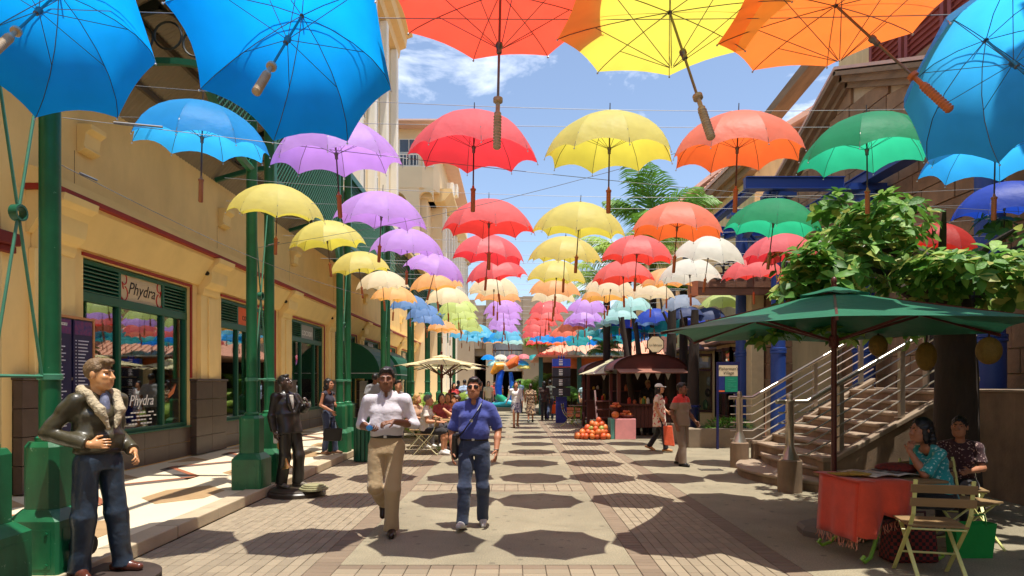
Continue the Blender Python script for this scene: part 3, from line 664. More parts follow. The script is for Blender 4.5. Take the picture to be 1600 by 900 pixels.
# awnings
M_AWN = fabric('awning_green', C(10,84,56), 0.12)
for i, y0 in enumerate((24.2, 28.8)):
    aw = thing('awning', ['nearer dark green dome awning with white line above a shop door', 'farther dark green dome awning above a shop door'][i], 'awning', (WX, y0, 2.0), 'green awnings on the arcade')
    mb = MB(); y1 = y0 + 3.6; n = 8
    prof = [(WX + 1.5 * math.sin(R(90*k/n)), 1.95 + 1.25 * math.cos(R(90*k/n))) for k in range(n+1)] + [(WX + 1.5, 1.75)]
    mb.grid([[(x, y0 + (y1 - y0) * j/4, z) for j in range(5)] for x, z in prof])
    for yy in (y0, y1): mb.add([(WX, yy, 1.75)] + [(x, yy, z) for x, z in prof], [tuple(range(len(prof)+1))])
    part(mb, 'cover', M_AWN, aw)
    mb = MB(); mb.box(WX + 1.503, WX + 1.508, y0, y1, 1.95, 1.97); mb.box(WX, WX + 1.5, y0 - 0.006, y0 - 0.002, 1.95, 1.97); part(mb, 'white_line', white_ink, aw)
# ---------------------------------------------------------------- cream town buildings behind
M_TOWN = mat('town_cream', C(236,212,168), 0.85, 0.06, 0.5); M_TOWNW = mat('town_white', C(240,232,214), 0.8, 0.05, 0.6); M_WIN = mat('dark_window', C(58,66,74), 0.2, 0.3, 1.5, spec=0.8)
A = thing('cornice_building', 'tall cream building with heavy cornice rising behind the arcade roof', 'building', (-5.2, 24, 7))
mb = MB(); mb.box(-20, -5.3, 19, 28.4, 6.9, 17.2); part(mb, 'wall', M_TOWN, A)
mb = MB(); prof = [(-5.3, 16.1), (-5.05, 16.15), (-5.0, 16.5), (-4.75, 16.6), (-4.7, 17.0), (-4.45, 17.1), (-4.45, 17.5), (-5.3, 17.5)]
mb.ext([(x, 18.5, z) for x, z in prof], (0, 10.2, 0)); part(mb, 'cornice', mat('town_ochre', C(232,196,134), 0.8, 0.08, 1), A)
for yy in (19.2, 21.4, 23.6, 25.8, 28.0):
    mb = MB(); mb.box(-5.3, -5.0, yy - .2, yy + .2, 7.6, 16.1); part(mb, 'pilaster', M_TOWNW, A, bevel=0.03)
for i, yy in enumerate((20.3, 22.5, 24.7, 26.9)):
    for z0 in (8, 11, 14):
        mb = MB(); mb.box(-5.31, -5.27, yy - .5, yy + .5, z0, z0 + 1.7); wd = part(mb, 'window', M_TOWNW, A); mb = MB(); mb.box(-5.275, -5.262, yy - .42, yy + .42, z0 + .08, z0 + 1.62); part(mb, 'pane', M_WIN, wd)
B = thing('balcony_building', 'cream building with arched balcony, pink hip roof and white pilasters behind the red umbrellas', 'building', (-7, 50, 0))
bx0, bx1, by0, by1 = -16, -4.9, 42, 68
mb = MB(); mb.box(bx0, bx1 - 0.8, by0 + 0.8, by1, 0, 13.9)
ch = [(bx1 - 2.4, by0), (bx1 - 1.0, by0), (bx1 - 0.3, by0 + .35), (bx1, by0 + 1.2), (bx1, by0 + 3)]
mb.ext([(bx0, by0, 9.0)] + [(x, yv, 9.0) for x, yv in ch] + [(bx0, by0 + 3, 9.0)], (0, 0, 1.0)); mb.ext([(bx0, by0, 14.4)] + [(x, yv, 14.4) for x, yv in ch] + [(bx0, by0 + 3, 14.4)], (0, 0, 1.4))
mb.box(bx1 - .8, bx1, by0 + 3, by1, 0, 13.9); mb.box(bx0, bx1 - .4, by0 + .6, by1, 13.9, 18.6)
part(mb, 'wall', M_TOWN, B)
for (x0, x1) in ((-16, -8.6), (-6.9, -6.1)):
    mb = MB(); mb.box(x0, x1, by0 + .02, by0 + .5, 10.0, 14.4); part(mb, 'pier', M_TOWN, B)
def arch_wall(x0, x1, z0, z1, yv, th, n=12):
    r = (x1 - x0) / 2; c = (x0 + x1) / 2; mbx = MB()
    poly = [(x0, yv, z1), (x0, yv, z1 - r - 0.2)] + [(c - r * math.cos(math.pi * k / n), yv, z1 - r - 0.2 + r * math.sin(math.pi * k / n)) for k in range(n + 1)] + [(x1, yv, z1)]
    mbx.ext(poly, (0, th, 0)); return mbx
part(arch_wall(-8.6, -6.9, 10, 14.4, by0 + .03, .46), 'arch', M_TOWN, B); part(arch_wall(-6.1, -5.2, 10, 14.4, by0 + .1, .4), 'arch', M_TOWN, B)
for (x0, x1, z0, z1) in ((-8.5, -7.0, 10.2, 13.4), (-9.5, -7.9, 16.0, 17.8), (-7.5, -6.2, 16.0, 17.8)):
    mb = MB(); mb.box(x0, x1, by0 + .52, by0 + .62, z0, z1); wd = part(mb, 'window', M_TOWNW, B)
    for j in range(2):
        for k in range(2):
            mb = MB(); xa = x0 + .06 + j * (x1 - x0 - .06)/2; za = z0 + .06 + k * (z1 - z0 - .06)/2; mb.box(xa, xa + (x1 - x0)/2 - .09, by0 + .505, by0 + .53, za, za + (z1 - z0)/2 - .09); part(mb, 'pane', M_WIN, wd)
mb = MB(); mb.box(bx0, bx1 - .2, by0 + .1, by0 + .16, 15.8, 15.86); mb.box(bx0, bx1 - .2, by0 + .1, by0 + .16, 16.6, 16.68)
for k in range(30): mb.box(bx1 - .3 - k * .22, bx1 - .26 - k * .22, by0 + .11, by0 + .15, 15.8, 16.6)
part(mb, 'balcony_rail', M_TOWNW, B)
mb = MB(); mb.add([(bx0, by0 - .8, 18.6), (bx1 + .7, by0 - .8, 18.6), (bx1 + .7, by1, 18.6), (bx0, by1, 18.6), (bx0, by0 + 5, 20.6), (bx1 - 5, by0 + 5, 20.6), (bx1 - 5, by1, 20.6), (bx0, by1, 20.6),
     (bx0, by0 - .8, 18.5), (bx1 + .7, by0 - .8, 18.5), (bx1 + .7, by1, 18.5), (bx0, by1, 18.5)], [(0,1,5,4),(1,2,6,5),(4,5,6,7),(8,11,10,9),(0,8,9,1),(1,9,10,2)])
part(mb, 'roof', mat('pink_roof', C(232,196,178), 0.8, 0.05, 2), B)
mb = MB(); mb.box(-9.2, -8.2, by0 + 3, by0 + 4, 19.5, 21.6); part(mb, 'chimney', M_TOWN, B)
mb = MB(); prof = [(bx1, 13.9), (bx1 + .3, 14.0), (bx1 + .8, 14.6), (bx1 + .8, 14.8), (bx1 - .8, 14.8), (bx1 - .8, 13.9)]
mb.ext([(x, by0 + 1.5, z) for x, z in prof], (0, by1 - by0 - 1.5, 0)); part(mb, 'cornice', mat('town_ochre', C(232,196,134)), B)
for k in range(11):
    yy = by0 + 3.2 + k * 2.2; mb = MB(); mb.box(bx1, bx1 + .28, yy - .25, yy + .25, 0, 13.9); part(mb, 'pilaster', M_TOWNW, B, bevel=0.03)
    for z0 in (5.0, 8.2, 11.0):
        mb = MB(); mb.box(bx1 - .01, bx1 + .03, yy + .5, yy + 1.7, z0, z0 + 1.9); wd = part(mb, 'window', M_TOWNW, B); mb = MB(); mb.box(bx1 + .03, bx1 + .045, yy + .58, yy + 1.62, z0 + .08, z0 + 1.82); part(mb, 'pane', M_WIN, wd)
for k in range(5):
    mb = MB(); yy = by0 + 5 + k * 3.5; mb.box(bx1 + .1, bx1 + .6, yy, yy + .9, 15.4 + (k % 2), 16.3 + (k % 2)); part(mb, 'air_conditioner', M_TOWNW, B, bevel=0.03)
# the block closing the street
M_TAUPE = mat('taupe_concrete', C(172,156,136), 0.85, 0.08, 0.6)
E = thing('taupe_block', 'taupe concrete block with tall windows closing the far end of the street', 'building', (0, 56, 0))
mb = MB(); mb.box(-5.2, -3.2, 54, 62, 0, 8.6); mb.box(-3.2, -1.6, 55, 62, 3.9, 4.5); mb.box(-1.6, 0.9, 54.05, 62, 7.0, 8.85); mb.box(-1.6, 0.0, 54, 62, 3.2, 7.0) if False else None
mb.box(-3.2, -1.6, 54.6, 62, 4.5, 8.2); mb.box(0.9, 2.4, 54, 62, 0, 8.9); mb.box(2.4, 9, 55, 62, 4.2, 7.8); mb.box(-1.6, 0.9, 54.4, 62, 2.6, 3.4); mb.box(-2.2, -1.6, 54, 62, 0, 8.9)
part(mb, 'wall', M_TAUPE, E)
mb = MB(); mb.box(-1.6, 0.9, 55.5, 55.6, 3.4, 7.0); wd = part(mb, 'window', mat('pale_blind', C(214,218,222), 0.5), E)
for k in range(6):
    mb = MB(); mb.box(-1.45 + k * .4, -1.38 + k * .4, 54.5, 54.56, 3.4, 4.3); part(mb, 'baluster', M_TOWNW, E)
mb = MB(); mb.box(-1.6, .9, 54.45, 54.6, 4.3, 4.4); part(mb, 'handrail', mat('dark_rail', C(70,64,58), 0.6), E)
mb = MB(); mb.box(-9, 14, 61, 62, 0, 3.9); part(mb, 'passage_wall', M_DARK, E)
mb = MB(); mb.box(2.2, 6.5, 53.6, 55, 4.0, 4.9); part(mb, 'balcony', mat('balcony_brown', C(130,108,86), 0.8), E)
mb = MB(); mb.box(-16, -5.2, 50, 66, 0, 6.6) if False else mb.box(-6.9, -5.2, 46, 62, 0, 5.5); part(mb, 'side_wing', M_TAUPE, E)
# ================================================================ RIGHT SIDE OF THE STREET
M_STONE = mat('basalt_block', C(152,118,86), 0.85, 0.25, 2.5, 0.5, 22, rnd=0.16)
M_JOINT = mat('stone_mortar', C(196,172,138), 0.9, 0.1, 5)
M_OLDWOOD = mat('weathered_timber', C(140,112,82), 0.75, 0.25, 5, 0.2, 40, stretch=(1, .15, 1))
M_BLUE = mat('blue_paint', C(38,68,136), 0.4, 0.1, 2); M_BURG = mat('burgundy_paint', C(132,62,56), 0.6, 0.12, 4)
M_CREAMR = mat('cream_render_right', C(226,202,148), 0.85, 0.06, 0.9)
SX = 8.8
stone = thing('stone_building', 'brown basalt gabled building with burgundy shutters on the right', 'building', (SX, 15, 0))
mb = MB(); gy0, gy1, ga, gz = 8.0, 23.0, 16.6, 9.4
rake = lambda y: gz - 0.43 * abs(y - ga)
mb.ext([(SX + .05, gy0, 0), (SX + .05, gy1, 0), (SX + .05, gy1, rake(gy1)), (SX + .05, ga, gz), (SX + .05, gy0, rake(gy0))], (0.8, 0, 0)); part(mb, 'wall', M_JOINT, stone)
bl, bh = 1.02, 0.44; zz = 0.0; row = 0; blocks = {}
while zz < gz:
    yy = gy0 - (bl/2 if row % 2 else 0)
    while yy < gy1:
        L_ = bl * random.choice((0.7, 1, 1, 1.3)); y0 = max(gy0, yy); y1 = min(gy1, yy + L_)
        if y1 - y0 > 0.15 and min(rake(y0), rake(y1)) > zz + bh * 0.5:
            g_ = 0.012; d = random.uniform(0, .03)
            tz0 = min(zz + bh - g_, rake(y0)); tz1 = min(zz + bh - g_, rake(y1))
            mb = MB(); mb.add([(SX - d, y0 + g_, zz + g_), (SX - d, y1 - g_, zz + g_), (SX - d, y1 - g_, tz1), (SX - d, y0 + g_, tz0), (SX + .06, y0 + g_, zz + g_), (SX + .06, y1 - g_, zz + g_), (SX + .06, y1 - g_, tz1), (SX + .06, y0 + g_, tz0)],
                [(0,3,2,1),(0,1,5,4),(1,2,6,5),(2,3,7,6),(3,0,4,7)])
            part(mb, 'stone_block', M_STONE, stone)
        yy += L_
    zz += bh; row += 1
for s, ye in ((-1, gy0 - .3), (1, gy1 + .3)):
    for (dx, dz, w_, h_) in ((-0.18, 0.10, 0.42, 0.16), (-0.10, -0.06, 0.28, 0.14), (-.30, .24, .5, .10)):
        mb = MB(); mb.beam((SX + dx + .1, ga - s * 0.05, gz + dz), (SX + dx + .1, ye, rake(ye) + dz), w_, h_); part(mb, 'raking_cornice', M_OLDWOOD, stone)
    mb = MB(); mb.ext([(SX - .45, ga, gz + .32), (SX - .45, ye, rake(ye) + .32), (SX - .45, ye, rake(ye) + .40), (SX - .45, ga, gz + .40)], (6, 0, 0)); part(mb, 'roof', mat('roof_metal_pink', C(222,178,156), 0.6, 0.08, 3), stone)
mb = MB(); mb.box(SX + .9, SX + 6, 8, 19, 0, 14.2); part(mb, 'upper_wall', M_CREAMR, stone)
for k in range(5):
    y0 = 9.6 + k * 1.55; mb = MB(); xw = SX + .86
    mb.box(xw, xw + .06, y0, y0 + 1.42, 9.3, 13.4); sh = part(mb, 'shutter', M_BURG, stone)
    for q in range(26):
        mb = MB(); mb.obox((xw - .02, y0 + .71, 9.5 + q * .15), (.05, .58, .012), Matrix.Rotation(R(-38), 3, 'Y')); part(mb, 'shutter_slat', M_BURG, sh)
    for yy in (y0, y0 + 1.30):
        mb = MB(); mb.box(xw - .06, xw, yy, yy + .12, 9.3, 13.4); part(mb, 'shutter_frame', M_BURG, sh)
mb = MB(); mb.box(SX + .7, SX + 1.0, 8, 19, 9.0, 9.3); part(mb, 'sill_course', M_OLDWOOD, stone)
mb = MB(); mb.beam((SX - .3, 17.2, 10.6), (SX - .3, 24.5, 10.0), .5, .3); part(mb, 'eave_timber', M_OLDWOOD, stone)
# doorway and window in the stone wall at the landing
for y0, y1, z0, z1 in ((12.3, 13.4, 1.5, 3.9), (17.2, 18.4, 0.1, 3.2)):
    mb = MB(); mb.box(SX - .06, SX + .01, y0, y1, z0, z1); dd = part(mb, 'doorway', M_DARK, stone)
    for yy in (y0 - .16, y1):
        mb = MB(); mb.box(SX - .1, SX + .0, yy, yy + .16, z0, z1 + .2); part(mb, 'jamb', mat('pale_stone', C(190,166,130), .8, .12, 4), stone)
    mb = MB(); mb.box(SX - .105, SX + .0, y0, y1, z1, z1 + .2); part(mb, 'lintel', mat('pale_stone', C(190,166,130)), stone)
# cream building farther right with pink roof
cb = thing('cream_gable_house', 'cream house with pink sheet roof behind the green umbrellas', 'building', (10, 27, 0))
mb = MB(); mb.box(8.95, 16, 23.6, 36, 0, 9.9); part(mb, 'wall', M_CREAMR, cb)
mb = MB(); mb.ext([(8.35, 23.2, 9.9), (12.5, 23.2, 12.4), (16.5, 23.2, 9.9), (16.5, 23.2, 10.05), (12.5, 23.2, 12.6), (8.35, 23.2, 10.05)], (0, 13, 0)); rf = part(mb, 'roof', mat('roof_metal_pink', C(222,178,156)), cb)
for k in range(26):
    mb = MB(); yy = 23.4 + k * .5; mb.beam((8.35, yy, 10.08), (12.5, yy, 12.63), .05, .06); part(mb, 'roof_seam', mat('roof_metal_pink', C(222,178,156)), rf)
mb = MB(); mb.box(8.4, 8.8, 23.2, 36, 9.55, 9.88); mb.box(8.6, 8.95, 23.2, 36, 9.3, 9.55); part(mb, 'eave', M_OLDWOOD, cb)
mb = MB(); mb.beam((8.9, 30, 11.3), (8.3, 40, 11.3), .2, .2); 
cc = thing('pink_roof_house', 'small pink roofed gable beyond the palm', 'building', (10, 42, 0))
mb = MB(); mb.box(9.6, 18, 37, 50, 0, 11.6); part(mb, 'wall', M_CREAMR, cc)
mb = MB(); mb.ext([(9.0, 36.6, 11.5), (13.8, 36.6, 15.2), (18.4, 36.6, 11.5), (18.4, 36.6, 11.7), (13.8, 36.6, 15.5), (9.0, 36.6, 11.7)], (0, 14, 0)); part(mb, 'roof', mat('roof_metal_pink', C(222,178,156)), cc)
# blue steel columns and beams
BX = 8.25
def bcol(yy, lb, xx=BX, sc_=1.0):
    t_ = thing('blue_column', lb, 'column', (xx, yy, 0), 'blue columns on the right'); t_.scale = (sc_, sc_, 1)
    mb = MB(); mb.lathe([(0.32, 0.0), (0.32, 0.12), (0.26, 0.2), (0.24, 0.3), (0.24, 2.3)], 24); part(mb, 'lower_shaft', M_BLUE, t_, True, local=True)
    mb = MB(); mb.lathe([(0.24, 2.3), (0.262, 2.31), (0.262, 2.36), (0.245, 2.37), (0.262, 2.38), (0.262, 2.43), (0.225, 2.44)], 24); part(mb, 'collar', M_BLUE, t_, True, local=True)
    mb = MB(); mb.lathe([(0.225, 2.44), (0.225, 5.9), (0.28, 5.95), (0.28, 6.05)], 24); part(mb, 'upper_shaft', M_BLUE, t_, True, local=True)
    mb = MB(); mb.box(-.5, .5, -.28, .28, 6.05, 6.13); mb.box(-.42, .42, -.22, .22, 6.13, 6.22); part(mb, 'capital', M_BLUE, t_, local=True)
bcol(11.05, 'large dark blue column standing behind the tree trunk'); bcol(15.0, 'blue column rising behind the stair handrail'); bcol(15.4, 'blue column right of the cream pier', PX(1216, 15.4), .72); bcol(17.2, 'blue column behind the notice board', PX(1159, 17.2), .70)
fr = thing('blue_steel_frame', 'blue steel beams and braces bolted to the column heads', 'beam', (BX, 15, 6.2))
for a, b, w_, h_, nm in (((BX, 9.5, 6.33), (BX, 24.5, 6.33), .26, .2, 'purlin_beam'), ((5.45, 15.0, 6.26), (BX - .5, 15.0, 6.26), .16, .24, 'cross_beam'), ((5.9, 19.8, 6.26), (BX - .5, 19.8, 6.26), .16, .24, 'cross_beam'),
    ((5.7, 15.02, 6.2), (5.0, 17.2, 5.6), .1, .1, 'brace'), ((6.2, 15.02, 6.15), (6.2, 17.0, 5.5), .08, .08, 'brace'), ((BX - .5, 15.2, 5.9), (6.6, 19.8, 6.1), .1, .12, 'brace'), ((5.3, 19.8, 5.55), (7.2, 19.8, 5.55), .1, .16, 'cross_beam'), ((5.9, 17.5, 6.3), (7.9, 17.5, 3.9), .12, .12, 'brace')):
    mb = MB(); mb.beam(a, b, w_, h_); o = part(mb, nm, M_BLUE, fr)
    mb = MB(); mb.beam(Vector(a) + Vector((0, 0, h_/2 + .012)), Vector(b) + Vector((0, 0, h_/2 + .012)), w_ + .1, .02); mb.beam(Vector(a) - Vector((0, 0, h_/2 + .012)), Vector(b) - Vector((0, 0, h_/2 + .012)), w_ + .1, .02); part(mb, 'flange', M_BLUE, o)
# timber fascia with letters
tf = thing('timber_fascia', 'brown timber canopy fascia with dark iron letters above the shops', 'fascia', (6, 16, 3.7))
M_FASC = mat('fascia_timber', C(128,84,58), 0.65, 0.3, 3, 0.2, 40, stretch=(.2, 1, 1))
fx0, fx1, fy = PX(1090, 16.0), 8.0, 16.0
for i, (z0, z1, d) in enumerate(((3.80, 3.97, 0.0), (3.98, 4.13, -.03), (4.14, 4.36, .02))):
    x = fx0
    while x < fx1:
        L_ = random.uniform(.9, 1.6); mb = MB(); mb.box(x, min(fx1, x + L_) - .006, fy + d + random.uniform(-.012, .012), fy + .1, z0, z1); part(mb, 'plank', M_FASC, tf); x += L_
mb = MB(); mb.box(fx0 - .16, fx0 - .005, fy - .06, fy + .3, 3.77, 4.4); part(mb, 'end_post', mat('post_timber', C(170,96,60), .6, .2, 4), tf)
mb = MB(); mb.box(fx0, fx1, fy + .1, fy + 1.2, 4.2, 4.3); part(mb, 'soffit', M_FASC, tf)
iron = mat('black_iron', C(34,28,26), .5)
text_part('lettering', 'BSERVATORY', iron, tf, (6.55, fy - .05, 4.52), (R(90), 0, 0), .44, ext=.015)
mb = MB(); mb.tube([(5.12 + .14 * math.cos(R(20*k)), fy - .08, 4.36 + .19 * math.sin(R(20*k))) for k in range(19)], .022, 6, False); part(mb, 'large_letter', iron, tf, True)
# shop bays
M_DKWOOD = mat('dark_wood_frame', C(72,38,30), .5, .2, 5); M_COPPER = mat('bay_roof', C(120,84,62), .6, .15, 3)
shop = thing('bay_window_shop', 'cream shop front with two dark wood bay windows behind the notice board', 'shop', (7.0, 20, 0))
mb = MB(); mb.box(7.0, 8.6, 16.9, 28, 0, 4.4); part(mb, 'wall', M_CREAMR, shop)
mb = MB(); mb.box(6.24, 6.58, 16.7, 17.1, 0, 4.6); part(mb, 'pier', mat('pier_cream', C(216,196,150), .8, .08), shop, bevel=.02)
for r_ in range(10):
    mb = MB(); mb.box(6.62 + random.uniform(-.02, .03), 7.3, 16.65 + random.uniform(-.02, .02), 17.0, r_ * .42 + .01, r_ * .42 + .41); part(mb, 'stone_block', M_STONE, shop)
def bay(yc, w_, d_, lbl):
    pts = [(7.0, yc - w_/2 - d_*.6), (7.0 - d_, yc - w_/2), (7.0 - d_, yc + w_/2), (7.0, yc + w_/2 + d_*.6)]
    mb = MB(); mb.ext([(x, y_, 0.0) for x, y_ in pts], (0, 0, .55)); b_ = part(mb, 'bay_base', M_CREAMR, shop)
    mb = MB(); mb.ext([(x, y_, 2.62) for x, y_ in pts], (0, 0, .14)); part(mb, 'bay_head', M_CREAMR, shop)
    o2 = [(7.0, yc - w_/2 - d_*.6 - .5), (7.0 - d_ - .4, yc - w_/2 - .25), (7.0 - d_ - .4, yc + w_/2 + .25), (7.0, yc + w_/2 + d_*.6 + .5)]
    mb = MB(); vs_ = [(x, y_, 2.77) for x, y_ in o2] + [(7.0, yc - w_/2, 3.15), (7.0, yc + w_/2, 3.15)] + [(x, y_, 2.71) for x, y_ in o2]
    mb.add(vs_, [(0,1,4),(1,2,5,4),(2,3,5),(6,9,8,7),(0,6,7,1),(1,7,8,2),(2,8,9,3)]); part(mb, 'bay_roof', M_COPPER, shop)
    for i in range(3):
        a, b = Vector(pts[i] + (0,)), Vector(pts[i+1] + (0,)); dn = (b - a); L_ = dn.length; dn.normalize()
        nseg = 1 if i != 1 else 2; nrm = Vector((-dn.y, dn.x, 0))
        mb = MB()
        for k in range(nseg + 1):
            p = a + dn * (L_ * k / nseg); mb.beam(p + Vector((0, 0, .55)), p + Vector((0, 0, 2.62)), .09, .09)
        for z in (.6, 2.05, 2.57): mb.beam(a + Vector((0, 0, z)), b + Vector((0, 0, z)), .07, .08)
        f_ = part(mb, 'window', M_DKWOOD, shop)
        for k in range(nseg):
            p, q_ = a + dn * (L_ * k / nseg), a + dn * (L_ * (k + 1) / nseg)
            for z0, z1 in ((.64, 2.01), (2.09, 2.53)):
                mb = MB(); mb.add([p + Vector((0, 0, z0)), q_ + Vector((0, 0, z0)), q_ + Vector((0, 0, z1)), p + Vector((0, 0, z1))], [(0,1,2,3)]); part(mb, 'pane', M_GLASS, f_)
            mid = (p + q_) / 2; ins = Vector((.08, 0, 0))
            if (i + k) % 2 == 0:
                mb = MB(); mb.beam(mid - dn * L_/nseg*.35 + ins + Vector((0, 0, 2.31)), mid + dn * L_/nseg*.35 + ins + Vector((0, 0, 2.31)), .01, .36); part(mb, 'card', white_ink, f_)
            for z in (0.8, 1.25, 1.65):
                mb = MB(); mb.ball(mid + Vector((.3, 0, z)) + dn * random.uniform(-.15, .15), (.08, random.uniform(.1, .25), random.uniform(.14, .24)), 8, 6); part(mb, 'goods', mat('goods%d' % int(z*100 % 7), [C(200,180,140), C(150,120,80), C(180,60,70), C(110,140,90), C(210,210,190), C(120,90,120), C(90,80,60)][int(z*100 % 7)], .7, .5, 14), f_, True)
bay(18.9, 1.3, .75, 'a'); bay(23.6, 1.5, .75, 'b')
# notice board
nb = thing('notice_board', 'blue framed notice board with cream, green and blue panels before the shop bay', 'board', (5.2, 15.4, 0))
x0, x1, yb = PX(1120, 15.4), PX(1156, 15.4), 15.4
for x in (x0, x1 - .05):
    mb = MB(); mb.box(x, x + .05, yb, yb + .05, 0, 2.1); part(mb, 'post', mat('navy_paint', C(28,32,84), .4), nb)
mb = MB(); mb.box(x0 + .05, x1 - .05, yb + .01, yb + .04, 1.34, 2.1); part(mb, 'backing', mat('navy_paint', C(28,32,84)), nb)
for (a, b, z0, z1, c_, nm) in ((.03, .52, 1.76, 2.02, C(226,208,170), 'title_panel'), (.03, .19, 1.42, 1.75, C(34,50,120), 'side_panel'), (.20, .52, 1.38, 1.75, C(26,140,108), 'text_panel'), (.03, .19, 1.38, 1.415, C(230,110,60), 'strip')):
    mb = MB(); mb.box(x0 + a, x0 + b, yb + .002, yb + .009, z0, z1); pn = part(mb, nm, mat('nb_' + nm, c_, .5, .05), nb)
    if nm == 'title_panel':
        text_part('lettering', 'Fisherman\'s\nVillage', ink, pn, (x0 + .28, yb - .001, 1.885), (R(90), 0, 0), .10, shear=.2, ext=.001)
    if nm == 'text_panel':
        for q in range(6):
            mb = MB(); mb.box(x0 + .26, x0 + .40 + .07 * ((q * 5) % 3 - 1), yb - .001, yb + .002, 1.45 + q * .045, 1.458 + q * .045); part(mb, 'text_line', mat('nb_line', C(80,180,150), .6), pn)
# planter wall with shrub
pl = thing('planter', 'low grey concrete planter wall behind the man in the red and grey shirt', 'planter', (5, 16, 0))
mb = MB(); mb.box(4.35, 6.4, 15.75, 16.05, 0, .46); mb.box(4.35, 4.6, 16.05, 18.2, 0, .46); part(mb, 'wall', mat('concrete_grey', C(138,122,102), .85, .2, 3, .2, 40), pl, bevel=.015)
mb = MB(); mb.box(4.6, 6.4, 16.05, 18.2, 0, .38); part(mb, 'soil', mat('soil', C(66,48,36), .95, .3, 8), pl)
pt = thing('blue_pot', 'large dark blue pot beside the planter wall', 'pot', (PX(1075, 16.6), 16.6, 0))
mb = MB(); mb.lathe([(.2, .38), (.26, .5), (.28, .75), (.30, .95), (.32, .97), (.32, 1.02), (.26, 1.02)], 20); part(mb, 'body', mat('navy_glaze', C(24,30,70), .25), pt, True, local=True)
# octagonal hanging sign
hs_ = thing('hanging_sign', 'cream octagonal hanging sign on an iron bracket beside the palm', 'sign', (PX(1024, 17.5), 17.5, PZ(540, 17.5)))
mb = MB(); cx, cz = PX(1024, 17.5), PZ(538, 17.5)
oct_ = [(cx + .25 * math.cos(R(22.5 + 45*k)), 17.48, cz + .25 * math.sin(R(22.5 + 45*k))) for k in range(8)]
mb.ext(oct_, (0, .03, 0)); part(mb, 'rim', mat('sign_rim', C(60,40,32), .5), hs_)
mb = MB(); mb.ext([(cx + .225 * math.cos(R(22.5 + 45*k)), 17.474, cz + .225 * math.sin(R(22.5 + 45*k))) for k in range(8)], (0, .004, 0)); fc = part(mb, 'face', mat('sign_cream', C(222,204,166), .6, .06), hs_)
text_part('lettering', 'La Fabrique', ink, fc, (cx, 17.47, cz - .02), (R(90), 0, 0), .075, ext=.001, shear=.15)
mb = MB(); mb.tube([(cx - .2, 17.49, cz + .3), (cx + .75, 17.49, cz + .3)], .012, 6); mb.tube([(cx - .1, 17.49, cz + .3), (cx - .1, 17.49, cz + .22)], .006, 5); mb.tube([(cx + .1, 17.49, cz + .3), (cx + .1, 17.49, cz + .22)], .006, 5); part(mb, 'bracket', iron, hs_)
# ---------------------------------------------------------------- stairs
M_STEP = mat('step_stone', C(150,131,110), .8, .14, 3, .2, 50); M_STWALL = mat('stair_wall', C(132,110,88), .85, .18, 3, .2, 45)
M_INOX = mat('stainless', C(190,180,166), .28, .06, 5, metal=.85)
stairs = thing('staircase', 'terracotta stone staircase with curved bottom steps rising to the right', 'stairs', (4.6, 10.7, 0))
sy0, sy1 = 9.35, 12.2; nst = 9; rise = 1.48 / nst; run = .29; sx = 4.05
for k in range(nst):
    z0, z1 = k * rise, (k + 1) * rise; x0_ = sx + k * run
    if k < 2:
        bulge = .55 - .27 * k; ext_ = .05
        pts = [(x0_ + .4 - (bulge) * math.sin(math.pi * i/14), sy0 - ext_ + (sy1 - sy0 + 2*ext_) * i/14) for i in range(15)] + [(x0_ + 1.2, sy1 + ext_), (x0_ + 1.2, sy0 - ext_)]
    else: pts = [(x0_, sy0 + .16), (x0_, sy1 - .16), (x0_ + run + .05, sy1 - .16), (x0_ + run + .05, sy0 + .16)]
    mb = MB(); mb.ext([(x, y_, 0 if k < 2 else z0 - .1) for x, y_ in pts][::-1], (0, 0, z1 - .055 - (0 if k < 2 else z0 - .1))); part(mb, 'riser', M_STWALL, stairs)
    cxm = sum(p[0] for p in pts)/len(pts)
    mb = MB(); mb.ext([(x - (.035 if x < x0_ + .3 else 0), y_, z1 - .055) for x, y_ in pts][::-1], (0, 0, .055)); part(mb, 'tread', M_STEP, stairs, bevel=.018)
tx = sx + nst * run
mb = MB(); mb.box(tx, 8.75, 8.2, 13.6, 0, 1.47); part(mb, 'landing', M_STWALL, stairs)
mb = MB(); mb.box(tx - .02, 8.75, 8.2, 13.6, 1.472, 1.5); part(mb, 'landing_slab', M_STEP, stairs)
for yy in (sy0, sy1 - .16):
    mb = MB(); prof = [(4.55, 0), (tx + .15, 0), (tx + .15, 1.62), (4.75, .44), (4.55, .44)]
    mb.ext([(x, yy, z) for x, z in prof], (0, .15, 0)); part(mb, 'string_wall', M_STWALL, stairs)
    mb = MB(); mb.ext([(x, yy - .02, z) for x, z in ((4.53, .442), (4.74, .442), (tx + .17, 1.622), (tx + .17, 1.69), (4.72, .51), (4.53, .51))], (0, .19, 0)); part(mb, 'coping', M_STEP, stairs, bevel=.012)
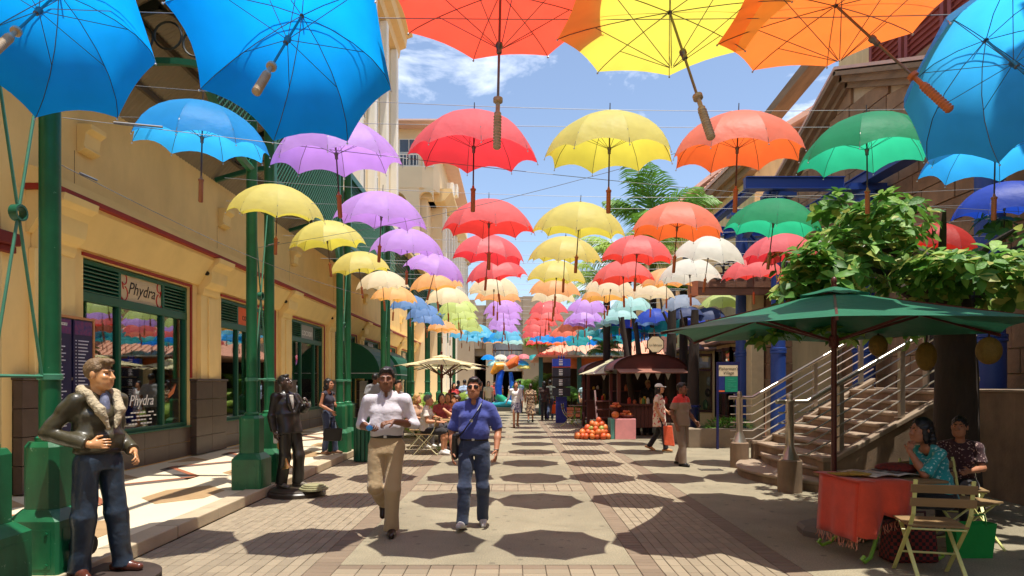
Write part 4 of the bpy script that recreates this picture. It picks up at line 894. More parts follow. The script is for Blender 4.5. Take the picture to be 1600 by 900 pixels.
def rail(yy, px0, lb, label):
    r_ = thing('handrail', label, 'railing', (px0, yy, 0), 'stainless stair railings')
    mb = MB(); mb.lathe([(.17, 0), (.17, .46), (.15, .48)], 22, (px0, yy, 0)); part(mb, 'post_base', M_STWALL, r_, True)
    mb = MB(); mb.lathe([(.135, .48), (.10, .56), (.065, .66), (.06, .68), (.06, 1.28), (.075, 1.30), (.075, 1.34), (.045, 1.35), (.045, 1.40), (.03, 1.435), (.0, 1.44)], 20, (px0, yy, 0), caps=False); part(mb, 'post', M_INOX, r_, True)
    xs = [px0 - .17, px0 + .2, 4.95, tx - .1]; yy2 = yy if yy < 11 else yy
    zt = lambda x: 1.32 if x <= px0 + .25 else 1.32 + (x - px0 - .25) * (1.62 - .44) / (tx + .15 - 4.75)
    mb = MB(); mb.tube([(px0 - .2, yy, 1.32), (px0 + .25, yy, 1.32), (tx + .2, yy + .05, zt(tx + .2))], .036, 10); part(mb, 'top_rail', M_INOX, r_, True)
    for q in range(5):
        dz = -.16 - q * .155; mb = MB(); mb.tube([(px0 - .17, yy, 1.32 + dz), (px0 + .25, yy, 1.32 + dz), (tx + .2, yy + .05, zt(tx + .2) + dz)], .013, 6); part(mb, 'rail_bar', M_INOX, r_, True)
    for k, x in enumerate((4.85, 5.75, 6.62)):
        zb = .51 + max(0, x - 4.74) * (1.69 - .51) / (tx + .15 - 4.74); mb = MB(); mb.box(x - .035, x + .035, yy + .01, yy + .09, zb, zt(x) - .02); mb.box(x - .075, x + .075, yy - .0, yy + .11, zb - .005, zb + .012); part(mb, 'baluster', M_INOX, r_, bevel=.004)
rail(sy0 + .05, 4.08, 'a', 'nearer stainless stair railing with stone footed newel post'); rail(sy1 - .1, 4.30, 'b', 'farther stainless stair railing beside the notice board')
lr = thing('landing_rail', 'stainless balustrade along the stair landing beside the big blue column', 'railing', (8.0, 9, 1.5))
for x in (6.9, 7.7, 8.5):
    mb = MB(); mb.box(x - .03, x + .03, 8.3, 8.38, 1.5, 2.5); part(mb, 'baluster', M_INOX, lr)
for q in range(6):
    mb = MB(); mb.tube([(6.85, 8.34, 1.62 + q * .17), (8.7, 8.34, 1.62 + q * .17)], .013 if q < 5 else .03, 6); part(mb, 'rail_bar', M_INOX, lr)

# unseen stone wing, added to block sky light over the right foreground
wing = thing('added_stone_wing', 'unseen stone wing added out of the picture on the right to block the sky', 'building', (11, -3, 0))
mb = MB(); mb.box(9.4, 15, -16, 7.8, 0, 9.5); part(mb, 'wall', M_STONE, wing)
mb = MB(); mb.ext([(7.6, -16, 6.6), (9.4, -16, 7.2), (9.4, -16, 7.4), (7.6, -16, 6.8)], (0, 23, 0)); part(mb, 'eave', M_OLDWOOD, wing)
mb = MB(); mb.box(9.1, 15.3, -16, 7.8, 9.5, 10.0); part(mb, 'roof', M_OLDWOOD, wing)
rear = thing('added_rear_block', 'unseen cream block added across the street behind the viewer to cut sky fill', 'building', (0, -24, 0))  # unseen building added behind the camera to reduce fill light
mb = MB(); mb.box(-14, 15, -30, -24, 0, 11); part(mb, 'wall', M_CREAMR, rear)
for k in range(8):
    mb = MB(); mb.box(-11 + k * 3, -9.6 + k * 3, -24.02, -23.95, 4.5, 6.6); part(mb, 'window', M_WIN, rear)

weather(M_STEP, .25, 3, 3); weather(M_STWALL, .3, 4, .8); weather(M_CREAMR, .2, 4, .5)
dg = thing('drain_grate', 'small iron drain grate in the paving left of the stairs', 'drain', (PX(1110, 11.75), 11.75, 0)); gx = PX(1110, 11.75)
mb = MB(); mb.box(gx - .18, gx + .18, 11.65, 11.85, .001, .006); part(mb, 'plate', mat('grate_dark', C(40,36,34), .6), dg)
for k in range(8):
    mb = MB(); mb.box(gx - .165 + k * .042, gx - .145 + k * .042, 11.66, 11.84, .006, .012); part(mb, 'bar', mat('grate_iron', C(110,100,92), .5), dg)
mb = MB(); mb.box(gx - .2, gx - .18, 11.63, 11.87, .001, .014); mb.box(gx + .18, gx + .2, 11.63, 11.87, .001, .014); part(mb, 'frame', mat('grate_iron', C(110,100,92)), dg)
# ================================================================ HANGING UMBRELLAS
UC = dict(blue=('blue', C(8,168,255)), lblue=('light blue', C(60,186,255)), purple=('purple', C(212,152,244)), red=('red', C(246,66,54)), yellow=('yellow', C(232,216,80)),
  orange=('orange', C(252,120,46)), green=('green', C(50,190,140)), white=('white', C(238,234,218)), cream=('cream', C(248,228,186)), amber=('amber', C(254,186,90)),
  steel=('steel blue', C(116,156,214)), lime=('lime', C(204,222,108)), aqua=('pale aqua', C(180,232,230)), sky=('turquoise', C(66,200,240)), teal=('teal', C(30,170,178)),
  navy=('navy', C(60,76,130)), royal=('royal blue', C(40,70,205)), slate=('grey blue', C(150,164,190)), pink=('pink', C(240,120,130)), dred=('deep red', C(206,36,34)))
UR, UD = 0.60, 0.41
def ribpt(a, t, flat=1.0):
    r = UR * math.sin(t * 1.32) / math.sin(1.32); z = -UD * flat * (1 - math.cos(t * 1.32)) / (1 - math.cos(1.32))
    if flat < 1: r *= 1.04
    return Vector((r * math.cos(a), r * math.sin(a), z))
def canopy_mesh(name, m, nt_, ns_, flat=1.0):
    mb = MB()
    for i in range(8):
        a0, a1 = math.pi/4 * i + 0.2, math.pi/4 * (i + 1) + 0.2; P = []
        for ii in range(nt_ + 1):
            row = []
            for j in range(ns_ + 1):
                s = j / ns_; tm = 1 - 0.34 * s * (1 - s) ; t = (ii / nt_) * tm
                p = ribpt(a0, t, flat).lerp(ribpt(a1, t, flat), s); bul = 4 * s * (1 - s) * 0.018 * math.sin(math.pi * t); p.z = p.z + bul * 0.4
                row.append(p)
            P.append(row)
        mb.grid(P)
    me = mb.mesh(name, m, 'all')
    import bmesh as bm_
    b = bm_.new(); b.from_mesh(me); bm_.ops.remove_doubles(b, verts=b.verts, dist=0.0005)
    for e in b.edges:
        d0 = [math.atan2(v.co.y, v.co.x) for v in e.verts if v.co.xy.length > 1e-3]
        if d0 and all(abs(((x - 0.2) / (math.pi/4)) - round((x - 0.2) / (math.pi/4))) < 0.01 for x in d0): e.smooth = False
    b.to_mesh(me); b.free(); return me
M_STEEL = mat('frame_steel', C(104,98,96), 0.35, 0.1, 5, metal=0.7); M_DKSHAFT = mat('shaft_dark', C(70,44,40), 0.4, 0.1, 5); M_WOODH = mat('handle_wood', C(176,98,52), 0.45, 0.15, 20, stretch=(1,1,.2)); M_PALEH = mat('handle_pale', C(170,146,116), 0.4, 0.15, 20)
M_TIP = mat('tip_metal', C(190,190,190), 0.3, 0.05, metal=0.8)
canopies = {}; RIBS = {}
def rib_set(flat):
    if flat in RIBS: return RIBS[flat]
    out = []
    for i in range(8):
        a = math.pi/4 * i + 0.2; mb = MB(); mb.tube([ribpt(a, t, flat) + Vector((0, 0, -0.006)) for t in (0.02, .2, .4, .6, .8, 0.95, 1.012)], [0.0026]*5 + [0.0024, 0.002], 5); me1 = mb.mesh('rib', M_STEEL, True)
        mb = MB(); mb.tube([(0.012 * math.cos(a), 0.012 * math.sin(a), -0.31), ribpt(a, 0.52, flat) + Vector((0, 0, -0.008))], 0.0022, 5); me2 = mb.mesh('stretcher', M_STEEL, True)
        mb = MB(); mb.ball(ribpt(a, 1.015, flat) + Vector((0, 0, -.006)), 0.007, 6, 4); me3 = mb.mesh('tip', M_TIP, True)
        out.append((me1, me2, me3))
    RIBS[flat] = out; return out
def lath(name, prof, m, n=10):
    mb = MB(); mb.lathe(prof, n); return mb.mesh(name, m, True)
shaft_me = [lath('shaft', [(0.007, -0.70), (0.007, -0.02)], m_, 8) for m_ in (M_DKSHAFT, M_STEEL)]
ferr_me = lath('ferrule', [(0.014, -0.01), (0.012, 0.012), (0.005, 0.02), (0.004, 0.09)], M_STEEL, 8)
run_me = lath('runner', [(0.010, -0.36), (0.015, -0.355), (0.015, -0.325), (0.019, -0.32), (0.019, -0.30), (0.010, -0.295)], M_STEEL, 10)
hand_me = lath('handle', [(0.016, -0.89), (0.021, -0.88), (0.021, -0.70), (0.026, -0.695), (0.026, -0.68), (0.014, -0.675), (0.008, -0.65)], M_WOODH, 10)
gp = []
for k in range(11): gp += [(0.023, -0.89 + k * 0.017), (0.019, -0.882 + k * 0.017)]
grip_me = [lath('handle', [(0.014, -0.90)] + gp + [(0.020, -0.70), (0.012, -0.69), (0.012, -0.64), (0.026, -0.635), (0.026, -0.615), (0.010, -0.61)], m_, 12) for m_ in (M_PALEH, M_WOODH)]
def umbrella(px, top, Y, col, rowi, coli, n, d=None, spin=None, lab=None, near=False, scale=1.0, flat=1.0, cd=None):
    X, Z = PX(px, Y), PZ(top, Y)
    nm, c = UC[col]
    lb = lab or '%s umbrella, %s from the left in the %s hanging row from the front' % (nm, ORD[coli + 1], ORD[rowi + 1])
    u = thing('hanging_umbrella', lb, 'umbrella', (X, Y, Z), 'umbrellas hung in rows over the street')
    if d is None: d = (random.gauss(0, .08), random.gauss(-.01, .07), -1)
    if rowi > 0 and not lab: d = (d[0], d[1] + .11, d[2])
    dn = Vector(d).normalized(); q = Vector((0, 0, -1)).rotation_difference(dn)
    u.rotation_mode = 'QUATERNION'; u.rotation_quaternion = q @ Quaternion((0, 0, 1), random.uniform(0, .78) if spin is None else spin)
    u.scale = (scale,) * 3
    far = Y > 17
    key = (col, far, flat)
    if key not in canopies: canopies[key] = canopy_mesh('canopy', fabric('umbrella_' + col, c, 0.78 if 'blue' in col or col == 'green' else 0.55, 0.07, 0.04 if 'blue' in col or col in ('royal', 'navy', 'steel', 'teal', 'dred') else 0.1 if col == 'green' else 0.2), 4 if far else 8, 4 if far else 6, flat)
    top_ = link('canopy', canopies[key], u, True); lq = None
    if cd is not None:
        lq = u.rotation_quaternion.inverted() @ (Vector((0, 0, -1)).rotation_difference(Vector(cd).normalized()) @ Quaternion((0, 0, 1), spin or 0)); top_.rotation_mode = 'QUATERNION'; top_.rotation_quaternion = lq
    link('shaft', shaft_me[1 if near else 0], u, True); link('handle', grip_me[0 if col in ('red', 'yellow', 'blue') else 1] if near else hand_me, u, True); link('ferrule', ferr_me, u, True)
    if not far:
        link('runner', run_me, u, True)
    if Y < 24:
        for m1, m2, m3 in rib_set(flat):
            r_ = link('rib', m1, u, True)
            if lq is not None: r_.rotation_mode = 'QUATERNION'; r_.rotation_quaternion = lq
            if Y < 13: link('stretcher', m2, r_, True); link('tip', m3, r_, True)
    return u
ROWS = [
 (3.95, [(92, -12, 'blue', (.12,-.66,-.72)), (472, 24, 'blue', (-.05,-.6,-.757)), (782, -12, 'red', (-.02,-.10,-1)), (1046, 18, 'yellow', (.14,-.36,-.9)), (1305, 8, 'orange', (.44,-.38,-.8)), (1540, 62, 'lblue', (.02,-.58,-.70))]),
 (5.85, [(317, 160, 'lblue', None), (522, 186, 'purple', (.03,.02,-1)), (741, 176, 'red', (-.02,-.02,-1)), (953, 177, 'yellow', (0,0,-1)), (1154, 177, 'orange', (0,.0,-1)), (1354, 180, 'green', (.05,-.04,-1)), (1556, 190, 'lblue', (0,-.08,-1))]),
 (8.15, [(434, 288, 'yellow', None), (598, 300, 'purple', None), (764, 312, 'red', None), (907, 316, 'yellow', None), (1061, 317, 'orange', (-.06,-.03,-1)), (1213, 311, 'green', (-.08,0,-1)), (1570, 284, 'royal', None)]),
 (10.2, [(508, 345, 'yellow', (.08,0,-1)), (637, 357, 'purple', None), (765, 367, 'red', None), (884, 369, 'yellow', None), (997, 368, 'red', None), (1111, 369, 'white', None), (1219, 366, 'red', None), (1318, 362, 'white', None), (1470, 348, 'dred', None)]),
 (12.2, [(558, 393, 'yellow', None), (686, 398, 'purple', (-.28,0,-1)), (772, 404, 'red', None), (871, 407, 'yellow', None), (973, 407, 'red', None), (1077, 405, 'white', None), (1176, 402, 'red', (.07,0,-1)), (1262, 402, 'cream', None)]),
 (14.2, [(596, 423, 'cream', None), (679, 424, 'amber', None), (772, 431, 'cream', None), (868, 432, 'amber', None), (957, 431, 'cream', None), (1042, 419, 'amber', None)]),
 (16.2, [(617, 446, 'amber', None), (698, 448, 'cream', None), (778, 446, 'amber', None), (864, 447, 'cream', None), (944, 444, 'amber', None), (1018, 441, 'cream', None)]),
 (18.2, [(641, 461, 'steel', None), (714, 467, 'lime', None), (785, 467, 'purple', None), (857, 468, 'red', None), (918, 465, 'purple', None), (986, 462, 'aqua', None), (1060, 461, 'slate', None), (1128, 459, 'lime', None)]),
 (20.2, [(659, 476, 'steel', None), (718, 480, 'lime', None), (788, 479, 'purple', None), (855, 481, 'red', None), (913, 483, 'purple', None), (967, 480, 'aqua', None), (1020, 482, 'royal', None), (1068, 478, 'navy', None), (1108, 480, 'navy', None)]),
 (22.2, [(671, 488, 'steel', None), (727, 490, 'lime', None), (787, 491, 'purple', None), (846, 491, 'red', None), (907, 491, 'purple', None), (955, 491, 'aqua', None), (1006, 492, 'steel', None), (1045, 496, 'teal', None), (1082, 492, 'royal', None), (981, 494, 'royal', None)]),
 (24.3, [(690, 500, 'amber', None), (733, 500, 'lime', None), (788, 500, 'purple', None), (840, 502, 'red', None), (892, 500, 'orange', None), (938, 498, 'aqua', None), (984, 502, 'teal', None), (1022, 503, 'teal', None), (1058, 500, 'navy', None), (1003, 499, 'blue', None), (962, 505, 'teal', None)]),
 (26.4, [(704, 506, 'amber', None), (745, 507, 'sky', None), (790, 511, 'sky', None), (835, 511, 'red', None), (880, 510, 'orange', None), (920, 511, 'teal', None), (968, 511, 'blue', None), (1012, 512, 'navy', None), (1044, 510, 'teal', None), (944, 514, 'sky', None), (990, 515, 'blue', None)]),
 (28.6, [(722, 513, 'sky', None), (757, 514, 'sky', None), (795, 518, 'sky', None), (848, 520, 'lblue', None), (905, 520, 'teal', None), (945, 519, 'teal', None), (975, 519, 'teal', None), (1008, 519, 'steel', None), (876, 521, 'blue', None), (772, 520, 'lblue', None)]),
]
ROWS.append((30.8, [(735, 520, 'sky', None), (770, 523, 'amber', None), (800, 524, 'aqua', None), (838, 525, 'red', None), (868, 526, 'orange', None), (900, 526, 'teal', None), (935, 525, 'blue', None), (968, 525, 'teal', None)]))
ROWS = [(Y, sorted(es, key=lambda e: e[0])) for Y, es in ROWS]
for ri, (Y, es) in enumerate(ROWS):
    for ci, (px, top, colr, d) in enumerate(es):
        sp_ = None; fl = 1.0
        if ri == 0: sp_ = [0.3, 0.15, 0.1, 0.35, 0.2, 0.25][ci]; fl = [1, 1, 0.14, 0.12, 0.12, 1][ci]
        umbrella(px, top, Y + random.uniform(-.05, .05) * (ri > 0), colr, ri, ci, len(es), d, sp_, near=(ri == 0), flat=fl, cd=[None, None, (0, -.02, -1), (.03, -.03, -1), (.06, -.03, -1), None][ci] if ri == 0 else None, scale=1.0 if ri else [1.06,1.06,1.12,1.12,1.12,1.04][ci])
FARC = [(763, 554, 'blue', 'blue umbrella at the left of the far cluster'), (783, 554, 'white', 'white umbrella, topmost of the far cluster'), (783, 564, 'cream', 'cream umbrella under the white one in the far cluster'), (802, 554, 'pink', 'pink umbrella in the middle of the far cluster'), (803, 563, 'purple', 'purple umbrella low in the far cluster'),
  (818, 553, 'pink', 'pink umbrella at the right of the far cluster'), (816, 563, 'lblue', 'light blue umbrella beneath a pink one in the far cluster'), (834, 554, 'teal', 'teal umbrella at the far right of the far cluster'), (770, 563, 'aqua', 'pale aqua umbrella below the blue one in the far cluster'), (818, 568, 'yellow', 'yellow umbrella hanging lowest in the far cluster')]
for px, top, colr, lb in FARC: umbrella(px, top, 40, colr, 0, 0, 1, None, None, lb, scale=0.8)
# cables
M_WIRE = mat('steel_cable', C(120,120,122), 0.5, 0.1, metal=0.3)
RX = [4.6, 7.9, 7.9, 7.9, 7.6, 6.5, 6.5, 6.0, 6.0, 6.0, 5.6, 5.6, 5.2, 5.2]
for ri, (Y, es) in enumerate(ROWS):
    zs_ = [PZ(e[1], Y) for e in es if e[3] is None or ri]
    z = sorted(zs_)[len(zs_)//2] + 0.02 if zs_ else 4.0
    for k, (dz, dy) in enumerate(((0.0, 0.0), (-0.13, 0.05))):
        mb = MB(); pts = []
        for i in range(25):
            s = i / 24; x = CX + (RX[ri] - CX) * s
            pts.append((x, Y + dy, z + dz + 0.25 * (1 - 4 * s * (1 - s)) * (0.4 if k else 1.0)))
        mb.tube(pts, 0.0028 if Y < 12 else 0.004, 5)
        single(mb, 'steel_cable', M_WIRE, '%s steel cable of the %s umbrella row from the front' % (['upper', 'lower'][k], ORD[ri + 1]), 'cable', 'cables across the street')
for (a, b, lb) in (((CX + .09, 5.07, PZ(258, 5.07)), (CX + 1.2, 10.6, 3.05), 'sagging cable with turnbuckle tied to the column behind the leather jacket statue'),
                   ((CX + .09, 9.0, 3.5), (2.5, 5.9, 4.0), 'slanting cable from the second column pair to the street umbrellas'), ((CX+.1, 5.07, 3.7), (7.9, 8.3, 3.75), 'long cable slanting from the first column pair across the street')):
    mb = MB(); a = Vector(a); b = Vector(b); mb.tube([a.lerp(b, i/12) - Vector((0, 0, 0.12 * math.sin(math.pi * i/12))) for i in range(13)], 0.003, 5)
    cb_ = single(mb, 'steel_cable', M_WIRE, lb, 'cable', 'cables across the street')
    mb = MB(); p0 = a.lerp(b, .08); p1 = a.lerp(b, .03); mb.tube([p1, p1.lerp(p0,.6)], 0.009, 6); part(mb, 'turnbuckle', M_WIRE, cb_)
# ================================================================ TREES AND PLANTS
def leaf_mat(name, c1, c2, trans=.35):
    m = fabric(name, c1, trans, .25); return m
def leaf_shape(l, w, fold=.25, droop=.2, n=4):
    """obovate leaf in the XY plane along +X, two halves folded on the midrib"""
    vs = []; fs = []
    for i in range(n + 1):
        t = i / n; x = l * t; hw = w * (math.sin(math.pi * min(1, t ** 1.35 * .93 + .07)) ** .8) if 0 < i < n else w * .06; z = -droop * l * t * t
        vs += [(x, -hw, z + fold * hw), (x, 0, z), (x, hw, z + fold * hw)]
    for i in range(n):
        a = i * 3; fs += [(a, a+3, a+4, a+1), (a+1, a+4, a+5, a+2)]
    return vs, fs
LM = [leaf_mat('broad_leaf_a', C(104,152,58), None), leaf_mat('broad_leaf_b', C(76,124,50), None), leaf_mat('broad_leaf_c', C(150,184,92), None), leaf_mat('broad_leaf_d', C(172,176,90), None)]
M_BARK = mat('bark', C(54,43,35), .9, .3, 6, .6, 25, stretch=(1, 1, .3))
tree = thing('breadfruit_tree', 'broad leaved tree with hanging yellow fruit behind the green parasol', 'tree', (5.62, 8.1, 0))
mb = MB(); trunk = [(5.62, 8.1, 0), (5.63, 8.12, .8), (5.66, 8.15, 1.7), (5.62, 8.15, 2.5), (5.5, 8.1, 3.0)]
mb.tube(trunk, [.30, .25, .235, .22, .18], 14); part(mb, 'trunk', M_BARK, tree, True)
limbs = []
for tip in ((4.0, 7.6, 3.35), (4.5, 7.9, 3.55), (5.0, 7.4, 3.6), (5.9, 7.5, 3.4), (6.4, 7.6, 3.35), (4.3, 8.8, 3.4), (5.6, 9.2, 3.6), (6.9, 8.4, 3.2), (3.9, 7.2, 2.9), (5.4, 6.9, 3.0), (6.3, 7.0, 2.9)):
    a = Vector((5.58, 8.12, random.uniform(2.3, 2.9))); b = Vector(tip); m_ = a.lerp(b, .5) + Vector((random.uniform(-.15,.15), random.uniform(-.15,.15), .12))
    mb = MB(); pts = [a, a.lerp(m_, .6), m_, m_.lerp(b, .6), b]; mb.tube(pts, [.09, .07, .05, .035, .018], 8); part(mb, 'limb', M_BARK, tree, True); limbs.append(pts)
leaves = []
clusters = []
for (cx, cy, cz, rx, ry, rz, n) in ((3.85, 7.5, 3.0, .65, .6, .36, 260), (4.5, 7.7, 3.45, .62, .6, .34, 260), (4.95, 7.5, 2.85, .8, .6, .26, 320), (5.7, 7.4, 2.8, .8, .6, .26, 320), (6.5, 7.4, 3.15, .8, .6, .36, 300), (3.5, 7.3, 2.78, .35, .4, .25, 120), (4.9, 8.9, 3.3, .9, .8, .42, 260), (6.6, 8.8, 3.0, 1.1, .8, .36, 260), (5.0, 10.3, 3.7, 1.0, .8, .38, 260), (6.9, 10.3, 3.25, 1.1, .9, .36, 240), (5.2, 7.0, 2.85, 1.3, .35, .22, 200), (4.6, 7.9, 2.3, .5, .4, .2, 60), (4.0, 7.9, 2.25, .35, .3, .18, 40)) + tuple((random.choice((random.uniform(3.4, 4.6), random.uniform(6.1, 7.2))), random.uniform(7.0, 8.2), random.uniform(3.35, 3.7), .22, .22, .2, 26) for _ in range(10)) + ((3.15, 7.3, 2.62, .2, .25, .2, 40), (3.3, 7.1, 2.9, .2, .25, .2, 40), (3.25, 8.0, 2.2, .22, .25, .16, 36), (6.9, 7.2, 2.75, .5, .3, .25, 110), (7.1, 7.6, 3.5, .4, .3, .25, 90)):
    k = 0; n = int(n * (1.45 if n > 150 else 1.9))
    while k < n:
        # rosettes of leaves at twig tips
        u = Vector((random.gauss(0, 1), random.gauss(0, 1), random.gauss(0, 1))).normalized() * (random.random() ** .4)
        c0 = Vector((cx + u.x * rx, cy + u.y * ry, cz + u.z * rz)); ax = (u + Vector((0, 0, .8))).normalized()
        m_ = random.randint(4, 8)
        for j in range(m_):
            a = 2 * math.pi * j / m_ + random.uniform(-.4, .4); side = ax.orthogonal().normalized(); side.rotate(Quaternion(ax, a))
            d = (side + ax * random.uniform(-.15, .9)).normalized(); leaves.append((c0, d, ax, random.uniform(.11, .21), random.choice((0, 0, 1, 1, 2, 3)))); k += 1
shp = {}
def place_leaf(mb, c0, d, ax, l):
    vs_, fs_ = leaf_shape(l, l * .27, .3, .25, 3)
    y_ = ax.cross(d); 
    if y_.length < .05: y_ = d.orthogonal()
    y_.normalize(); z_ = d.cross(y_); M = Matrix((d, y_, z_)).transposed()
    mb.add([c0 + M @ Vector(v) for v in vs_], fs_)
leaves.sort(key=lambda q: q[0].y - q[0].z * .8)
lme = []
for m_ in LM:
    mb = MB(); vs_, fs_ = leaf_shape(1, .27, .3, .25, 4); mb.add(vs_, fs_); lme.append(mb.mesh('leaf', m_, 'all'))
for (c0, d, ax, l, k) in leaves[:300]:
    y_ = ax.cross(d)
    if y_.length < .05: y_ = d.orthogonal()
    y_.normalize(); z_ = d.cross(y_); M = Matrix((d, y_, z_)).transposed().to_4x4()
    o = link('leaf', lme[k], tree, False); o.matrix_basis = Matrix.Translation(c0) @ M @ Matrix.Scale(l, 4)
for k in range(4):
    mb = MB()
    for q in leaves[300:]:
        if q[4] == k: place_leaf(mb, *q[:4])
    part(mb, 'crown', LM[k], tree, 'all', kind='stuff')
M_FRUIT = mat('yellow_fruit', C(122,94,28), .7, .15, 14, .5, 60)
for (px, py, Y, rx, rz, lb) in ((1372, 540, 7.7, .105, .13, 'a'), (1447, 557, 7.5, .11, .17, 'b'), (1545, 548, 7.4, .13, .16, 'c')):
    mb = MB(); x, z = PX(px, Y), PZ(py, Y); mb.ball((x, Y, z), (rx, rx, rz), 18, 14); f_ = part(mb, 'fruit', M_FRUIT, tree, True)
    mb = MB(); mb.tube([(x, Y, z + rz - .01), (x + .03, Y, z + rz + .25)], .012, 6); part(mb, 'stalk', M_BARK, f_)
# taller street tree to the right whose crown shades the seating corner
st2 = thing('shade_tree', 'tall broad leaved street tree standing beside the seating corner', 'tree', (8.1, 3.4, 0))
mb = MB(); mb.tube([(8.1, 3.4, 0), (8.0, 3.4, 2.5), (7.6, 3.4, 4.4), (7.0, 3.4, 5.8)], [.34, .28, .22, .12], 12); part(mb, 'trunk', M_BARK, st2, True)
for tip in ((4.2, 3.0, 6.3), (5.0, 4.2, 6.4), (6.5, 4.6, 6.5), (8.5, 4.6, 6.3), (5.2, 2.0, 6.2), (8.8, 2.0, 6.2)):
    mb = MB(); mb.tube([(7.5, 3.4, 4.5), Vector((7.5, 3.4, 4.5)).lerp(Vector(tip), .5) + Vector((0, 0, .3)), tip], [.12, .08, .03], 8); part(mb, 'limb', M_BARK, st2, True)
mb = MB(); rs2 = random.Random(5); k = 0
while k < 760:
    x, y_, z = rs2.uniform(3.7, 10.4), rs2.uniform(1.2, 5.5), rs2.uniform(5.6, 7.2)
    if z < 1.75 + .60 * (y_ + .35): continue
    if ((x - 7.1)/3.4) ** 2 + ((y_ - 3.4)/2.2) ** 2 > 1 + .25 * math.sin(x * 3.1 + y_ * 2.3): continue
    c0 = Vector((x, y_, z)); k += 1
    for q in range(8):
        d = Vector((rs2.gauss(0, 1), rs2.gauss(0, 1), rs2.gauss(0, .35))).normalized(); place_leaf(mb, c0 + d * .05, d, Vector((0, 0, 1)), rs2.uniform(.26, .42))
part(mb, 'crown', LM[0], st2, 'all', kind='stuff')
# palms
M_FROND = fabric('palm_frond', C(104,148,56), .3, .25); M_FRONDY = fabric('palm_frond_pale', C(160,186,84), .35, .2)
def palm(X, Y, H, R_, nf, label, name='palm_tree', m=None, seed=0, trunk_r=.14, up=.9, lean=(0, 0)):
    rs = random.Random(seed); t_ = thing(name, label, 'palm', (X, Y, 0)); m = m or M_FROND
    mb = MB(); mb.tube([(X, Y, 0), (X + lean[0]*.4, Y + lean[1]*.4, H*.5), (X + lean[0], Y + lean[1], H)], [trunk_r * 1.25, trunk_r, trunk_r * .9], 10); part(mb, 'trunk', M_BARK, t_, True)
    c = Vector((X + lean[0], Y + lean[1], H))
    for i in range(nf):
        a = 2 * math.pi * i / nf + rs.uniform(-.25, .25); el = rs.uniform(-.1, up) ; L_ = R_ * rs.uniform(.8, 1.15)
        d = Vector((math.cos(a), math.sin(a), 0)); pts = []; p = c.copy(); ang = el + .45
        for k in range(9):
            pts.append(p.copy()); p = p + (d * math.cos(ang) + Vector((0, 0, math.sin(ang)))) * (L_ / 8); ang -= (.10 + .035 * k)
        mb = MB(); mb.tube(pts, [.02, .018, .016, .014, .012, .010, .008, .006, .004], 4)
        sd = d.cross(Vector((0, 0, 1)))
        for k in range(2, 46):
            f = k / 46 * 8; ii = min(7, int(f)); q = pts[ii].lerp(pts[ii+1], f - ii); tang = (pts[ii+1] - pts[ii]).normalized()
            ll = R_ * .36 * math.sin(math.pi * (k / 46) ** .8) + .04
            for s in (-1, 1):
                dd = (sd * s + tang * .9 + Vector((0, 0, -.4 + rs.uniform(-.15, .15)))).normalized(); w_ = tang * (R_ * .008)
                mid = q + dd * ll * .6 ; e = q + dd * ll + Vector((0, 0, -.25 * ll)); mb.add([q - w_, q + w_, mid + w_, mid - w_, e], [(0, 1, 2, 3), (3, 2, 4)])
        part(mb, 'frond', m, t_)
    return t_
palm(PX(1020, 24), 24, 7.0, 3.3, 15, 'tall palm tree rising above the orange umbrellas', seed=3, up=1.35)
palm(PX(985, 22), 22.5, 5.6, 2.2, 18, 'palm tree half hidden behind the white and red umbrellas', seed=5, m=M_FRONDY)
palm(PX(945, 24), 23.5, 4.8, 1.9, 16, 'pale palm tree behind the cream umbrellas', seed=8, m=M_FRONDY)
palm(PX(1068, 21), 21, 4.6, 1.3, 16, 'bushy palm seen just left of the timber fascia', seed=11)
palm(PX(945, 25), 25, 2.75, .85, 18, 'small bright palm in front of the pink roof', name='small_palm', seed=13, trunk_r=.06, up=1.1)
palm(PX(852, 33), 33, .5, 1.3, 14, 'potted palm below the blue directory sign', name='potted_palm', seed=15, trunk_r=.05, up=1.2)
palm(PX(893, 29), 29, .9, .9, 14, 'potted palm behind the far bench', name='potted_palm', seed=16, trunk_r=.05, up=1.2)
palm(PX(835, 34), 34, 1.0, 1.5, 14, 'leafy palm at the far restaurant entrance', name='potted_palm', seed=17, trunk_r=.05, up=1.2)
palm(PX(672, 20), 20, .5, .95, 16, 'yellow green potted palm among the green columns', name='potted_palm', seed=18, m=M_FRONDY, trunk_r=.04, up=1.3)
palm(PX(712, 24), 24, .5, 1.0, 16, 'yellow green potted palm behind the cafe tables', name='potted_palm', seed=19, m=M_FRONDY, trunk_r=.04, up=1.3)
palm(PX(650, 19), 19, .3, .8, 12, 'small yellow green potted palm left of the cafe parasol', name='potted_palm', seed=20, m=M_FRONDY, trunk_r=.04, up=1.3)
